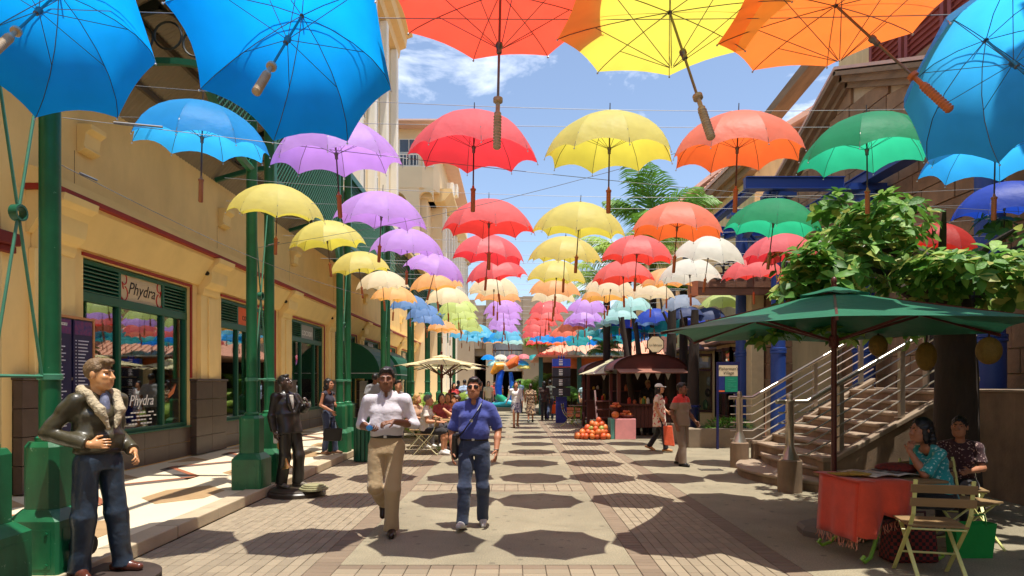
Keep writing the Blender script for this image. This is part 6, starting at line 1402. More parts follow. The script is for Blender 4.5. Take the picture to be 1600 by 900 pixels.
# ================================================================ PEOPLE AND STATUES
STAND = dict(P=(0,0,.94), C=(0,0,1.30), N=(0,.015,1.465), H=(0,-.015,1.625),
  sl=(-.185,.01,1.415), sr=(.185,.01,1.415), el=(-.235,.04,1.13), er=(.235,.04,1.13), wl=(-.245,-.04,.885), wr=(.245,-.04,.885),
  hl=(-.09,0,.92), hr=(.09,0,.92), kl=(-.10,-.02,.50), kr=(.10,-.02,.50), al=(-.105,.03,.09), ar=(.105,.03,.09), fl=(-.12,-1,0), fr=(.12,-1,0), hdl=None, hdr=None)
SIT = dict(STAND, P=(0,.06,.55), C=(0,.02,.90), N=(0,.01,1.065), H=(0,-.025,1.225), sl=(-.185,.01,1.015), sr=(.185,.01,1.015), el=(-.23,-.06,.76), er=(.23,-.06,.76), wl=(-.14,-.30,.74), wr=(.14,-.30,.74),
  hl=(-.09,.04,.53), hr=(.09,.04,.53), kl=(-.12,-.40,.53), kr=(.12,-.40,.53), al=(-.12,-.38,.09), ar=(.12,-.38,.09))
def rotm(y=0, p=0, r=0): return np.array(Matrix.Rotation(R(y), 3, 'Z') @ Matrix.Rotation(R(p), 3, 'X') @ Matrix.Rotation(R(r), 3, 'Y'), dtype=np.float32)
def nrm(v): v = V3(v); return v / (np.linalg.norm(v) + 1e-9)
def hand_prims(w, d, n, side, curl=.5, sc_=1.0, spread=.0):
    """w wrist, d finger direction, n palm normal (fingers curl towards n), side = direction of the thumb side"""
    w = V3(w); d = nrm(d); n = V3(n); n = nrm(n - d * (n @ d)); s = np.cross(d, n); s = s if s @ V3(side) > 0 else -s
    out = [p_ec(w - d * .01, w + d * .085 * sc_, (.026*sc_, .019*sc_), (.040*sc_, .013*sc_), s, .012, rnd=.01)]
    for i, (o, ln) in enumerate(((.033, .072), (.0112, .08), (-.011, .075), (-.032, .058))):
        p = w + (d * .082 + s * o) * sc_; ang = curl * .35; r_ = .0088 * sc_
        for k, f in enumerate((.45, .31, .24)):
            dd = d * math.cos(ang) + n * math.sin(ang) + s * o * spread; q = p + nrm(dd) * ln * f * sc_ * 1.05
            out.append(p_cap(p, q, r_, r_ * .9, .003)); p = q; r_ *= .9; ang += curl * .9
    p = w + (d * .02 + s * .028) * sc_; a = nrm(d * .7 + s * .75 + n * .25); q = p + a * .042 * sc_; out.append(p_cap(p, q, .0125*sc_, .0105*sc_, .012))
    b = nrm(d * .9 + s * .25 + n * (.25 + curl * .4)); out.append(p_cap(q, q + b * .034 * sc_, .0105*sc_, .0085*sc_, .006)); return out
def head_prims(h, Rm, det, female=False):
    T = lambda x, y_, z: h + Rm @ V3(x, y_, z)
    E = lambda c, r, k=.02, op='u': p_ell(T(*c), r, k, op, Rm)
    k_ = .93 if female else 1.0
    pr = [E((0, .018, .030), (.074, .094, .094)), E((0, -.028, -.035), (.060*k_, .066, .085), .03), E((0, -.062, -.098), (.030*k_, .030, .024), .03), E((-.035, -.05, -.06), (.032, .04, .05), .03), E((.035, -.05, -.06), (.032, .04, .05), .03)]
    if det:
        pr += [E((-.032, -.075, .032), (.028, .018, .011), .014), E((.032, -.075, .032), (.028, .018, .011), .014), E((-.042, -.066, -.018), (.024, .022, .020), .02), E((.042, -.066, -.018), (.024, .022, .020), .02),
          E((-.031, -.102, .009), (.017, .020, .009), .008, 's'), E((.031, -.102, .009), (.017, .020, .009), .008, 's'),
          p_cap(T(0, -.088, .022), T(0, -.112, -.022), .010, .014, .010), E((-.012, -.100, -.028), (.010, .012, .009), .008), E((.012, -.100, -.028), (.010, .012, .009), .008),
          p_cap(T(-.020, -.086, -.062), T(.020, -.086, -.062), .0085, .0085, .008), p_cap(T(-.017, -.084, -.074), T(.017, -.084, -.074), .0095, .0095, .008), p_cap(T(-.024, -.099, -.0675), T(.024, -.099, -.0675), .004, .004, .004, 's')]
    else: pr += [p_cap(T(0, -.088, .02), T(0, -.108, -.022), .011, .016, .012)]
    pr += [E((-.076, .012, -.006), (.012, .022, .033), .008), E((.076, .012, -.006), (.012, .022, .033), .008)]
    return pr
def figure(label, X, Y, yaw=0, H=1.75, z0=0., J=None, base=STAND, skin=None, top=None, bottom=None, shoe=None, hair=None, vox=.018, det=False, head=(0, 0, 0), name='person', cat='person', group=None, female=False, hands=None, seed=1):
    """One person: a continuous skin body with clothing, shoes and hair as children."""
    j = dict(base); j.update(J or {}); j = {k: (V3(v) if v is not None else None) for k, v in j.items()}
    t_ = thing(name, label, cat, (X, Y, z0), group, R(yaw)); t_.scale = (H/1.75,) * 3
    Rm = rotm(*head); P, C_, Nk, Hd = j['P'], j['C'], j['N'], j['H']; sv = nrm(j['sr'] - j['sl']); hv = nrm(j['hr'] - j['hl']); up = nrm(Nk - P); fwd = -np.cross(up, sv) if np.cross(up, sv)[1] > 0 else np.cross(up, sv)
    f_ = .88 if female else 1.0
    sk = [p_ec(P - up * .08, P + up * .22, (.13, .085), (.115*f_, .08), hv, .03), p_ec(P + up * .18, Nk - up * .12, (.115*f_, .08), (.135*f_, .085), sv, .04, rnd=.04),
      p_cap(Nk - up * .05, Hd + Rm @ V3(0, .015, -.05), .055*f_, .052*f_, .03), p_cap(Nk - up * .04 - sv * .04, j['sl'] - V3(0, 0, .022), .038*f_, .038*f_, .03), p_cap(Nk - up * .04 + sv * .04, j['sr'] - V3(0, 0, .022), .038*f_, .038*f_, .03)]
    for s in 'lr':
        sh, el, wr = j['s'+s], j['e'+s], j['w'+s]
        sk += [p_cap(sh - V3(0, 0, .022), el, .040*f_, .040*f_, .02), p_cap(el, el * .6 + wr * .4, .040*f_, .041*f_, .02), p_cap(el * .6 + wr * .4, wr, .041*f_, .027*f_, .02)]
        hp, kn, an = j['h'+s], j['k'+s], j['a'+s]
        sk += [p_cap(hp, kn, .085*f_, .055*f_, .03), p_cap(kn, kn * .65 + an * .35, .052*f_, .054*f_, .02), p_cap(kn * .65 + an * .35, an, .054*f_, .034*f_, .02)]
        fd = nrm(j['f'+s]); fu = nrm(np.cross(np.cross(fd, V3(0, 0, 1)), fd)); sk += [p_cap(an - fu * .05, an - fu * .06 + fd * .13, .034, .026, .02)]
        hd = j['hd'+s]; d = nrm(wr - el) if hd is None else nrm(hd)
        hs = (hands or {}).get(s, {})
        if det: sk += hand_prims(wr, d, hs.get('n', -sv if s == 'r' else sv), hs.get('side', (0, -1, .0)), hs.get('curl', .55), f_)
        else: sk += [p_ec(wr, wr + d * .14, (.030*f_, .018), (.034*f_, .014), hs.get('side', fwd), .015)]
    sk += head_prims(Hd, Rm, det, female)
    body = sdf_part('body', sk, vox if not det else min(vox, .0065 if vox < .0095 else .0085), skin, t_)
    T = lambda x, y_, z: Hd + Rm @ V3(x, y_, z)
    E = lambda c, r, k=.02, op='u': p_ell(T(*c), r, k, op, Rm)
    if det:
        ew = mat('eye_white', C(78,62,54), .4, .02); ed = mat('eye_dark', C(26,18,14), .2, .02)
        if det != 'shades':
            for s in (-1, 1):
                mb = MB(); mb.ball(tuple(T(s * .031, -.0690, .009)), .0115, 10, 8); e_ = part(mb, 'eye', ew, t_, 'all', local=True); mb = MB(); mb.ball(tuple(T(s * .031, -.0760, .009)), .0062, 8, 6); part(mb, 'iris', ed, e_, 'all', local=True)
        for s in (-1, 1):
            sdf_part('eyebrow', [p_cap(T(s * .014, -.0925, .031), T(s * .034, -.090, .036), .0055, .005, .004), p_cap(T(s * .034, -.090, .036), T(s * .052, -.075, .031), .005, .003, .004)], .004, hair['m'] if hair else ed, t_)
        sdf_part('lips', [p_cap(T(-.019, -.0885, -.063), T(.019, -.0885, -.063), .007, .007, .004), p_cap(T(-.016, -.0865, -.074), T(.016, -.0865, -.074), .008, .008, .004), p_cap(T(-.03, -.1, -.0675), T(.03, -.1, -.0675), .003, .003, .003, 's')], .0035, mat('lips_' + skin.name, tuple(x * .7 for x in skin.node_tree.nodes['Mix'].inputs[6].default_value[:3]) + (1,), .5, .05), t_)
    if hair:
        st = hair.get('style', 'short'); hp_ = [E((0, .022, .038), (.082, .101, .098)), E((0, -.048, -.030), (.085 if st == 'short' else .062, .085, .104), .012, 's')]
        if st == 'short': hp_ += [p_half(T(0, .03, -.055), Rm @ V3(0, -.25, -1), .01)] ; hp_ += [E((0, -.050, .102), (.055, .035, .022), .02)]
        if st == 'quiff': hp_ = [E((0, .022, .04), (.081, .102, .098)), E((0, -.05, -.045), (.09, .085, .095), .012, 's'), p_half(T(0, .03, -.06), Rm @ V3(0, -.3, -1), .01), E((0, -.062, .108), (.058, .042, .028), .025)]
        if st in ('long', 'tail'):
            b0 = T(0, .06, .03); b1 = V3(b0) + V3(0, .03, -.16) ; ln = hair.get('len', .38)
            hp_ += [p_ec(b0, T(0, .075, -.10), (.082, .05), (.085, .05), Rm @ V3(1, 0, 0), .03), p_ec(T(0, .07, -.08), T(0, .075, -.10) + V3(0, .03, -(ln - .1)), (.088, .05), (.07 if st == 'long' else .035, .03), Rm @ V3(1, 0, 0), .03), E((-.07, .0, -.05), (.022, .035, .08), .02), E((.07, .0, -.05), (.022, .035, .08), .02)]
        if st == 'bun': hp_ += [E((0, .115, .03), (.04, .035, .04), .02), E((0, .05, -.06), (.07, .05, .04), .02)]
        sdf_part('hair', hp_, min(vox, .006 if det else .014), hair['m'], t_, fold=.0035, ffreq=130, seed=seed)
    if top:
        g_ = top.get('loose', 0.0); hem = top.get('hem', -.02); rx = (.165 + g_) * f_; ry = .112 + g_
        tp_ = [p_ec(P + up * hem, P + up * .20, (rx + max(0, -hem) * .12, ry + max(0, -hem) * .12), (rx * .97, ry * .98), hv, .03), p_ec(P + up * .16, Nk - up * .13, (rx * .97, ry * .98), (.180 * f_, .115), sv, .05, rnd=.05), p_ec(Nk - up * .20, Nk - up * .015, (.172 * f_, .114), (.115 * f_, .088), sv, .07, rnd=.04),
          p_cap(Nk - up * .022 - sv * .03, j['sl'] - V3(0, 0, .012), .050*f_, .057*f_, .05), p_cap(Nk - up * .022 + sv * .03, j['sr'] - V3(0, 0, .012), .050*f_, .057*f_, .05)]
        if top.get('belly'): tp_ += [p_ell(P + up * .22 + fwd * .030, (.155, .115, .13), .05)]
        if female: tp_ += [p_ell(Nk - up * .22 + fwd * .075 - sv * .065, (.065, .06, .065), .04), p_ell(Nk - up * .22 + fwd * .075 + sv * .065, (.065, .06, .065), .04)]
        fr_ = top.get('sleeve', .6)
        for s in 'lr':
            sh, el, wr = j['s'+s], j['e'+s], j['w'+s]
            if 0 < fr_ <= 1: tp_ += [p_ec(sh + (el - sh) * .12, sh + (el - sh) * fr_, (.055*f_, .055*f_), ((.064 + g_*.5)*f_, (.064 + g_*.5)*f_), (0, 1, 0), .04, rnd=.008)]
            elif fr_ > 1:
                q = fr_ - 1; tp_ += [p_cap(sh, el, .053*f_ + g_*.2, .047*f_ + g_*.2, .05), p_ec(el, el + (wr - el) * q, (.047*f_ + g_*.2, .047*f_ + g_*.2), (.043*f_ + g_*.3, .045*f_ + g_*.3), (0, 1, 0), .03, rnd=.006)]
        if fr_ == 0:
            for s in 'lr': tp_ += [p_cap(j['s'+s] + (nrm(j['s'+s] - Nk) * .085), j['s'+s] + (nrm(j['s'+s] - Nk) * .13), .07, .07, .02, 's')]
        nk = top.get('neck', 'collar')
        if nk == 'collar': tp_ += [p_ec(Nk - up * .03, Nk + up * .045, (.085*f_, .085*f_), (.066*f_, .066*f_), sv, .015, rnd=.004), p_ell(Nk + fwd * .085 + up * .01, (.032, .05, .055), .012, 's')]
        if nk == 'round': tp_ += [p_ell(Nk + fwd * .05 + up * .03, (.075, .08, .06), .015, 's')]
        if nk == 'scoop': tp_ += [p_ell(Nk + fwd * .07 + up * .0, (.095, .09, .11), .02, 's')]
        tp_ += [p_cap(Nk - up * .01, Nk + up * .12, .058*f_, .056*f_, .008, 's')] if nk != 'fur' else []
        sdf_part(top.get('name', 'shirt'), tp_, min(vox, top.get('vox', .011 if det else .016)), top['m'], t_, fold=top.get('fold', .006), ffreq=top.get('ff', 22), seed=seed + 3)
    if bottom:
        ty = bottom.get('type', 'trousers'); w_ = bottom.get('w', 0.0)
        bp_ = [p_ec(P + up * .10, P - V3(0, 0, 1) * (.09 if base is STAND else .04), (.158*f_ + .0, .112), (.172, .118), hv, .03)]
        if ty in ('trousers', 'shorts'):
            for s in 'lr':
                hp, kn, an = j['h'+s], j['k'+s], j['a'+s]
                bp_ += [p_cap(hp, kn, .094 + w_*.3, .069 + w_*.6, .03)]
                if ty == 'trousers': bp_ += [p_cap(kn, kn * .9 + an * .1, .069 + w_*.6, .067 + w_*.6, .02), p_ec(kn, an - nrm(kn - an) * bottom.get('cuff', .03), (.066 + w_*.6, .069 + w_*.6), (.058 + w_, .066 + w_), (1, 0, 0), .03, rnd=.006)]
                else: bp_ += [p_ec(hp * .3 + kn * .7, kn, (.08 + w_, .08 + w_), (.084 + w_, .084 + w_), (1, 0, 0), .02)]
        else:
            L_ = bottom.get('len', .45); bp_ += [p_ec(P + up * .05, P - V3(0, 0, L_), (.165, .12), (.20 + w_, .17 + w_), hv, .03)]
        sdf_part(bottom.get('name', ty if ty != 'skirt' else 'skirt'), bp_, min(vox, .011 if det else .016), bottom['m'], t_, fold=bottom.get('fold', .006), ffreq=bottom.get('ff', 20), seed=seed + 5)
        if bottom.get('belt'):
            sdf_part('belt', [p_ec(P + up * .075, P + up * .112, (.1655, .121), (.1645, .120), hv, .01, rnd=.004)], .006, bottom['belt'], t_)
            mb = MB(); c0 = P + up * .094 + fwd * .122; mb.obox(tuple(c0), (.016, .003, .015), Matrix.Identity(3)); part(mb, 'buckle', M_TIP, t_, bevel=.003, local=True)
    if shoe:
        for s in 'lr':
            an = j['a'+s]; fd = nrm(j['f'+s]); fu = nrm(np.cross(np.cross(fd, V3(0, 0, 1)), fd)); sd = np.cross(fd, fu)
            b = an - fu * .088
            sp = [p_ec(b - fd * .065 + fu * .0, b - fd * .065 + fu * .05, (.037, .045), (.034, .045), sd, .02), p_cap(b - fd * .045 + fu * .045, b + fd * .05 + fu * .045, .038, .040, .02), p_cap(b + fd * .05 + fu * .04, b + fd * .15 + fu * .028, .042, .033, .03), p_cap(an - fu * .03, an - fu * .0 - fd * .005, .042, .044, .03), p_half(b, -fu, .004)]
            sdf_part('shoe', sp, .006 if det else .013, shoe, t_)
    return t_
SK = dict(dark=mat('skin_dark', C(122,80,58), .5, .1, 14, spec=.4), brown=mat('skin_brown', C(170,114,84), .5, .1, 14, spec=.4), tan=mat('skin_tan', C(196,140,104), .5, .1, 14, spec=.4), fair=mat('skin_fair', C(220,170,138), .5, .1, 14, spec=.4))
HB = mat('hair_black', C(24,20,20), .45, .2, 60); HBR = mat('hair_brown', C(62,42,30), .5, .2, 60); HG = mat('hair_grey', C(110,104,98), .6, .2, 60)
def cloth(name, c, var=.08, rough=.85, **k): return mat('cloth_' + name, c, rough, var, 4, k.pop('bump', .4), k.pop('bscale', 20), sheen=.2, **k)
def stripes(m, c2, scale, axis='X', width=.5):
    t = m.node_tree; b = t.nodes['Principled BSDF']; src = b.inputs['Base Color'].links[0].from_socket
    wv = t.nodes.new('ShaderNodeTexWave'); wv.bands_direction = axis; wv.inputs['Scale'].default_value = scale; tcn = t.nodes.new('ShaderNodeTexCoord'); t.links.new(tcn.outputs['Object'], wv.inputs['Vector'])
    mr = t.nodes.new('ShaderNodeMapRange'); mr.inputs[1].default_value = width; mr.inputs[2].default_value = width + .1; t.links.new(wv.outputs['Fac'], mr.inputs[0])
    mx_ = t.nodes.new('ShaderNodeMix'); mx_.data_type = 'RGBA'; mx_.inputs[7].default_value = c2; t.links.new(mr.outputs[0], mx_.inputs[0]); t.links.new(src, mx_.inputs[6]); t.links.new(mx_.outputs[2], b.inputs['Base Color']); return m
def blobs(m, c2, scale=14, lo=.52, c3=None):
    t = m.node_tree; b = t.nodes['Principled BSDF']; src = b.inputs['Base Color'].links[0].from_socket
    for i, (cc, off) in enumerate(((c2, 0), (c3, 7)) if c3 else ((c2, 0),)):
        vo = t.nodes.new('ShaderNodeTexNoise'); vo.inputs['Scale'].default_value = scale + off; vo.inputs['Detail'].default_value = 1; tcn = t.nodes.new('ShaderNodeTexCoord'); mpp = t.nodes.new('ShaderNodeMapping'); mpp.inputs['Location'].default_value = (off, off * 2, 0); t.links.new(tcn.outputs['Object'], mpp.inputs[0]); t.links.new(mpp.outputs[0], vo.inputs['Vector'])
        mr = t.nodes.new('ShaderNodeMapRange'); mr.inputs[1].default_value = lo; mr.inputs[2].default_value = lo + .04; t.links.new(vo.outputs['Fac'], mr.inputs[0])
        mx_ = t.nodes.new('ShaderNodeMix'); mx_.data_type = 'RGBA'; mx_.inputs[7].default_value = cc; t.links.new(mr.outputs[0], mx_.inputs[0]); t.links.new(src, mx_.inputs[6]); t.links.new(mx_.outputs[2], b.inputs['Base Color']); src = mx_.outputs[2]
    return m
LEATHER = mat('black_leather', C(26,22,22), .35, .1, 10)
# --- man in the white shirt
wm = figure('man in white shirt and khaki trousers walking toward the viewer', PX(604, 6.72), 6.72, 4, 1.76, J=dict(el=(-.27,.02,1.16), er=(.29,.03,1.15), wl=(-.155,-.22,1.13), wr=(.10,-.24,1.20), hdl=(.5,-.8,-.1), hdr=(-.8,-.5,-.1),
    kl=(-.115,-.06,.52), al=(-.075,.32,.30), fl=(-.05,-.55,-.85), kr=(.075,-.08,.50), ar=(.055,-.02,.09), fr=(.10,-1,0), hl=(-.09,0,.92), hr=(.09,0,.92)),
    skin=SK['dark'], top=dict(m=cloth('white_shirt', C(200,195,202), .04), sleeve=1.45, loose=.006, belly=1, fold=.007, hem=.095), bottom=dict(m=cloth('khaki', C(172,148,112), .06), w=.016, belt=LEATHER, fold=.006), shoe=mat('brown_shoe', C(44,28,22), .3), hair=dict(m=HB), det=True, vox=.009, head=(2, 4, 0), hands=dict(l=dict(n=(.3,.3,1), side=(1,-.2,.3), curl=.9), r=dict(n=(-.2,.2,-1), side=(0,-.5,.8), curl=.7)), seed=11)
mb = MB(); mb.ball((PX(604, 6.72) - .10, 6.72 - .36, 1.15), (.035, .02, .03), 10, 8); single(mb, 'blue_wrapper', mat('blue_plastic', C(60,150,220), .3), 'small blue wrapper in the hand of the man in white', 'wrapper', smooth=True)
# --- man in the blue shirt
bm = stripes(cloth('blue_shirt', C(42,50,124), .06), C(72,86,164), 24, 'X', .55)
def blue_man():
    t_ = figure('man in striped blue shirt and jeans walking toward the viewer', PX(741, 7.05), 7.05, -3, 1.66, J=dict(el=(-.265,.05,1.13), er=(.275,.05,1.14), wl=(-.245,-.06,.885), wr=(.265,-.10,.91), kl=(-.10,-.10,.50), al=(-.125,-.10,.10), fl=(-.15,-1,.22), kr=(.10,.0,.50), ar=(.085,.17,.10), fr=(.14,-1,-.12)),
      skin=SK['brown'], top=dict(m=bm, sleeve=.98, loose=.010, belly=1, hem=.095, fold=.008), bottom=dict(m=cloth('jeans', C(42,54,80), .25), w=.012, belt=LEATHER), shoe=mat('grey_sneaker', C(190,186,184), .6), hair=dict(m=HB), det='shades', vox=.009, head=(-2, 0, 0), hands=dict(l=dict(n=(1,.2,0), side=(0,-1,0), curl=.5), r=dict(n=(-1,.2,0), side=(0,-1,0), curl=.6)), seed=21)
    H_ = V3(0, -.015, 1.625)
    for s in (-1, 1):
        mb = MB(); mb.ball((s * .032, -.104, 1.636), (.029, .010, .019), 12, 8); part(mb, 'sunglass_lens', mat('lens_black', C(14,12,14), .12), t_, 'all', local=True)
        mb = MB(); mb.tube([(s * .06, -.098, 1.642), (s * .083, -.03, 1.640), (s * .083, .02, 1.632)], .004, 5); part(mb, 'sunglass_arm', mat('lens_black', C(14,12,14)), t_, True, local=True)
    mb = MB(); mb.tube([(.262, -.10, .925)] * 1 + [(.262, -.10, .93)], .036, 12); part(mb, 'wristwatch', M_TIP, t_, True, local=True)
    b = thing('messenger_bag', 'black shoulder bag with crossed strap on the man in the blue shirt', 'bag', t_.location.copy(), None, R(-3)); b.scale = t_.scale
    mb = MB(); mb.box(-.245, -.185, -.13, .15, .80, 1.10); part(mb, 'body', LEATHER, b, bevel=.02, local=True)
    front = [(.10, .03, 1.475), (.09, -.07, 1.44), (.05, -.135, 1.36), (-.02, -.16, 1.25), (-.10, -.165, 1.14), (-.18, -.125, 1.06), (-.22, -.06, 1.02)]
    back = [(.10, .03, 1.475), (.06, .10, 1.42), (-.02, .15, 1.28), (-.14, .15, 1.12), (-.22, .08, 1.03)]
    mb = MB()
    for q in (front, back):
        for a, c_ in zip(q[:-1], q[1:]): mb.beam(a, c_, .008, .042, (0, -1, .3) if q is front else (0, 1, .3))
    part(mb, 'strap', LEATHER, b, local=True)
    mb = MB(); mb.tube([(-.015, -.172, 1.255), (-.015, -.164, 1.255)], .02, 10); part(mb, 'ring', M_TIP, b, True, local=True)
blue_man()
# --- leather jacket statue
SKST = mat('statue_skin', C(206,148,98), .3, .1, 8, spec=.5, coat=.3)
s1 = figure('painted statue of a man in a leather jacket with hands at his belt', -3.27, 5.06, 68, 1.70, .085, J=dict(el=(-.31,.17,1.16), wl=(-.17,-.15,1.075), er=(.27,.14,1.14), wr=(.185,-.17,.99), hdl=(.65,-.72,.05), hdr=(-.3,-.75,-.5), kl=(-.12,-.01,.50), al=(-.125,.05,.09), kr=(.12,-.04,.50), ar=(.16,-.06,.09), fl=(-.25,-1,0), fr=(.3,-1,0)),
   name='statue', cat='statue', skin=SKST, top=dict(m=mat('jacket_paint', C(66,60,42), .38, .3, 7, .4, 14, coat=.15), name='jacket', sleeve=1.93, loose=.025, hem=.06, fold=.011, ff=26, neck='fur'), bottom=dict(m=mat('jeans_paint', C(40,52,66), .42, .35, 7, .5, 14, coat=.12), w=.022, fold=.007, cuff=.05), shoe=mat('boot_paint', C(88,44,32), .3, coat=.3), hair=dict(m=mat('statue_hair', C(118,92,62), .6, .25, 50, .6, 70), style='quiff'), det=True, vox=.009, head=(24, 2, 0), hands=dict(l=dict(n=(.6,.6,-.1), side=(0,0,1), curl=.85), r=dict(n=(-.6,.3,-.4), side=(-.5,-.3,.6), curl=.6)), seed=31)
Nk = V3(0, .015, 1.465); FUR = mat('shearling', C(182,166,136), .9, .15, 20, .8, 60)
sdf_part('fur_collar', [p_cap((-.09,.075,1.50), (.09,.075,1.50), .036, .036, .02), p_cap((-.09,.075,1.50), (-.12,-.03,1.47), .036, .036, .02), p_cap((-.12,-.03,1.47), (-.085,-.14,1.34), .036, .038, .02), p_cap((-.085,-.14,1.34), (-.03,-.16,1.20), .036, .016, .02), p_cap((.09,.075,1.50), (.12,-.03,1.47), .036, .036, .02), p_cap((.12,-.03,1.47), (.085,-.14,1.34), .036, .038, .02), p_cap((.085,-.14,1.34), (.03,-.16,1.20), .036, .016, .02)], .008, FUR, s1, fold=.004, ffreq=120)
sdf_part('shirt_front', [p_ell((0,-.070,1.36), (.04,.045,.12), .02)], .008, mat('pale_shirt', C(118,122,146), .6, .4, 30), s1)
sdf_part('jacket_band', [p_ec((0,0,.985), (0,0,1.03), (.178,.128), (.18,.13), (1,0,0), .01)], .008, mat('jacket_rib', C(34,30,26), .6), s1)
def base_disc(X, Y, prof, m, parent, nm='pedestal'):
    mb = MB(); mb.lathe(prof, 32, (X, Y, 0)); part(mb, nm, m, parent, True)
base_disc(-3.22, 5.06, [(.40, .0), (.40, .03), (.385, .035), (.385, .05), (.40, .055), (.40, .075), (.38, .086)], mat('statue_base', C(58,46,40), .6, .2, 6), s1)
# --- musician statue
DK = mat('bronze_black', C(36,31,27), .38, .3, 6, coat=.15); DKS = mat('bronze_skin', C(74,54,44), .3, .2, 6, coat=.2)
s2 = figure('dark bronze statue of a laughing musician in a suit holding a trumpet', PX(452, 9.2), 9.2, 62, 1.62, .10, J=dict(C=(0,.06,1.30), N=(0,.10,1.46), H=(0,.085,1.62), sl=(-.185,.10,1.41), sr=(.185,.06,1.40), el=(-.25,.12,1.12), wl=(-.23,.06,.86), er=(.27,-.03,1.18), wr=(.16,-.22,1.28), hdl=(0,-.25,-1), hdr=(-.4,-.2,.8), kl=(-.10,-.02,.50), al=(-.11,.05,.09), kr=(.10,-.10,.50), ar=(.12,-.06,.09)),
   name='statue', cat='statue', skin=DKS, top=dict(m=DK, name='suit_jacket', sleeve=1.92, loose=.035, hem=-.12, fold=.004, ff=20), bottom=dict(m=DK, w=.028, fold=.005), shoe=mat('statue_shoe', C(120,112,100), .25), hair=dict(m=DK), det=True, vox=.009, head=(12, -16, 0), hands=dict(l=dict(n=(1,0,0), side=(0,-1,0), curl=.9), r=dict(n=(-.5,.4,0), side=(-.5,-.5,.3), curl=1.0)), seed=41)
sdf_part('shirt_front', [p_ec((0,-.055,1.14), (0,-.025,1.43), (.02,.03), (.05,.04), (1,0,0), .01), p_ell((0,-.03,1.30), (.04,.055,.13), .01)], .007, mat('statue_white', C(190,184,172), .3), s2)
sdf_part('lapel', [p_cap((-.065,-.035,1.44), (-.075,-.075,1.30), .022, .03, .01), p_cap((-.075,-.075,1.30), (-.015,-.10,1.12), .03, .012, .01), p_cap((.065,-.035,1.44), (.10,-.10,1.30), .022, .03, .01), p_cap((.10,-.10,1.30), (.015,-.10,1.12), .03, .012, .01)], .007, DK, s2)
sdf_part('teeth', [p_cap((-.024,-.012,1.558), (.024,-.012,1.558), .012, .012, .004)], .004, mat('statue_white', C(190,184,172)), s2)
tr = thing('trumpet', 'brass trumpet hanging from the hand of the musician statue', 'trumpet', (PX(440, 9.1), 9.05, .7)); tx0, ty0 = PX(446, 9.05), 9.05
M_BRASS = mat('brass', C(190,140,80), .3, .1, metal=.8)
mb = MB(); mb.tube([(tx0 - .06, ty0, .93), (tx0 - .02, ty0, .66)], .014, 10); mb.tube([(tx0 - .02, ty0, .66), (tx0 + .015, ty0, .48), (tx0 + .025, ty0, .42), (tx0 + .03, ty0, .39)], [.014, .022, .05, .085], 16); part(mb, 'bell', M_BRASS, tr, True)
mb = MB(); mb.tube([(tx0 - .05, ty0, .90), (tx0 - .12, ty0, .88), (tx0 - .10, ty0, .66), (tx0 - .03, ty0, .68)], .011, 8); part(mb, 'tubing', M_BRASS, tr, True)
mb = MB(); mb.box(tx0 - .17, tx0 - .10, ty0 - .02, ty0 + .02, .74, .92); part(mb, 'handkerchief', mat('statue_white', C(190,184,172)), tr, bevel=.015)
base_disc(PX(466, 9.2), 9.15, [(.40, 0), (.40, .05), (.38, .07), (.38, .085), (.36, .10)], mat('statue_base2', C(60,50,42), .4, .2, 5), s2)
base_disc(PX(490, 9.0), 9.0, [(.20, .1), (.20, .125), (.17, .13), (.17, .15), (.14, .155), (.14, .17), (.08, .18)], mat('statue_disc', C(150,146,110), .4, .1, 5), s2, 'stepped_disc')
# --- woman on the walkway
w1 = figure('woman in navy sleeveless top and jeans standing at the kerb', PX(513, 13.25), 13.25, 72, 1.56, .125, J=dict(el=(-.23,.05,1.14), wl=(-.14,-.20,1.0), hdl=(.2,-.5,-.9), er=(.22,-.02,1.15), wr=(-.02,-.22,1.13), kl=(-.09,-.02,.5), kr=(.09,-.10,.5), ar=(.10,-.12,.09)), skin=SK['brown'], female=True, top=dict(m=cloth('navy_top', C(34,30,48), .1), sleeve=0, neck='scoop', hem=-.05), bottom=dict(m=cloth('jeans2', C(48,58,84), .2)), shoe=mat('sandal', C(120,84,60), .6), hair=dict(m=HB, style='long', len=.45), det=True, vox=.010, head=(8, 0, 0), seed=51)
b = thing('handbag', 'black handbag carried low by the woman at the kerb', 'bag', (PX(521, 13.0), 12.98, .5)); x = PX(521, 13.0)
mb = MB(); mb.add([(x-.20,12.93,.42),(x+.16,12.93,.42),(x+.16,13.03,.42),(x-.20,13.03,.42),(x-.17,12.95,.68),(x+.19,12.95,.68),(x+.19,13.01,.68),(x-.17,13.01,.68)], [(0,3,2,1),(4,5,6,7),(0,1,5,4),(1,2,6,5),(2,3,7,6),(3,0,4,7)]); part(mb, 'body', LEATHER, b, bevel=.02)
mb = MB(); mb.tube([(x-.08,12.98,.68),(x-.05,12.98,.82),(x+.05,12.98,.82),(x+.1,12.98,.68)], .01, 6); part(mb, 'handle', LEATHER, b, True)
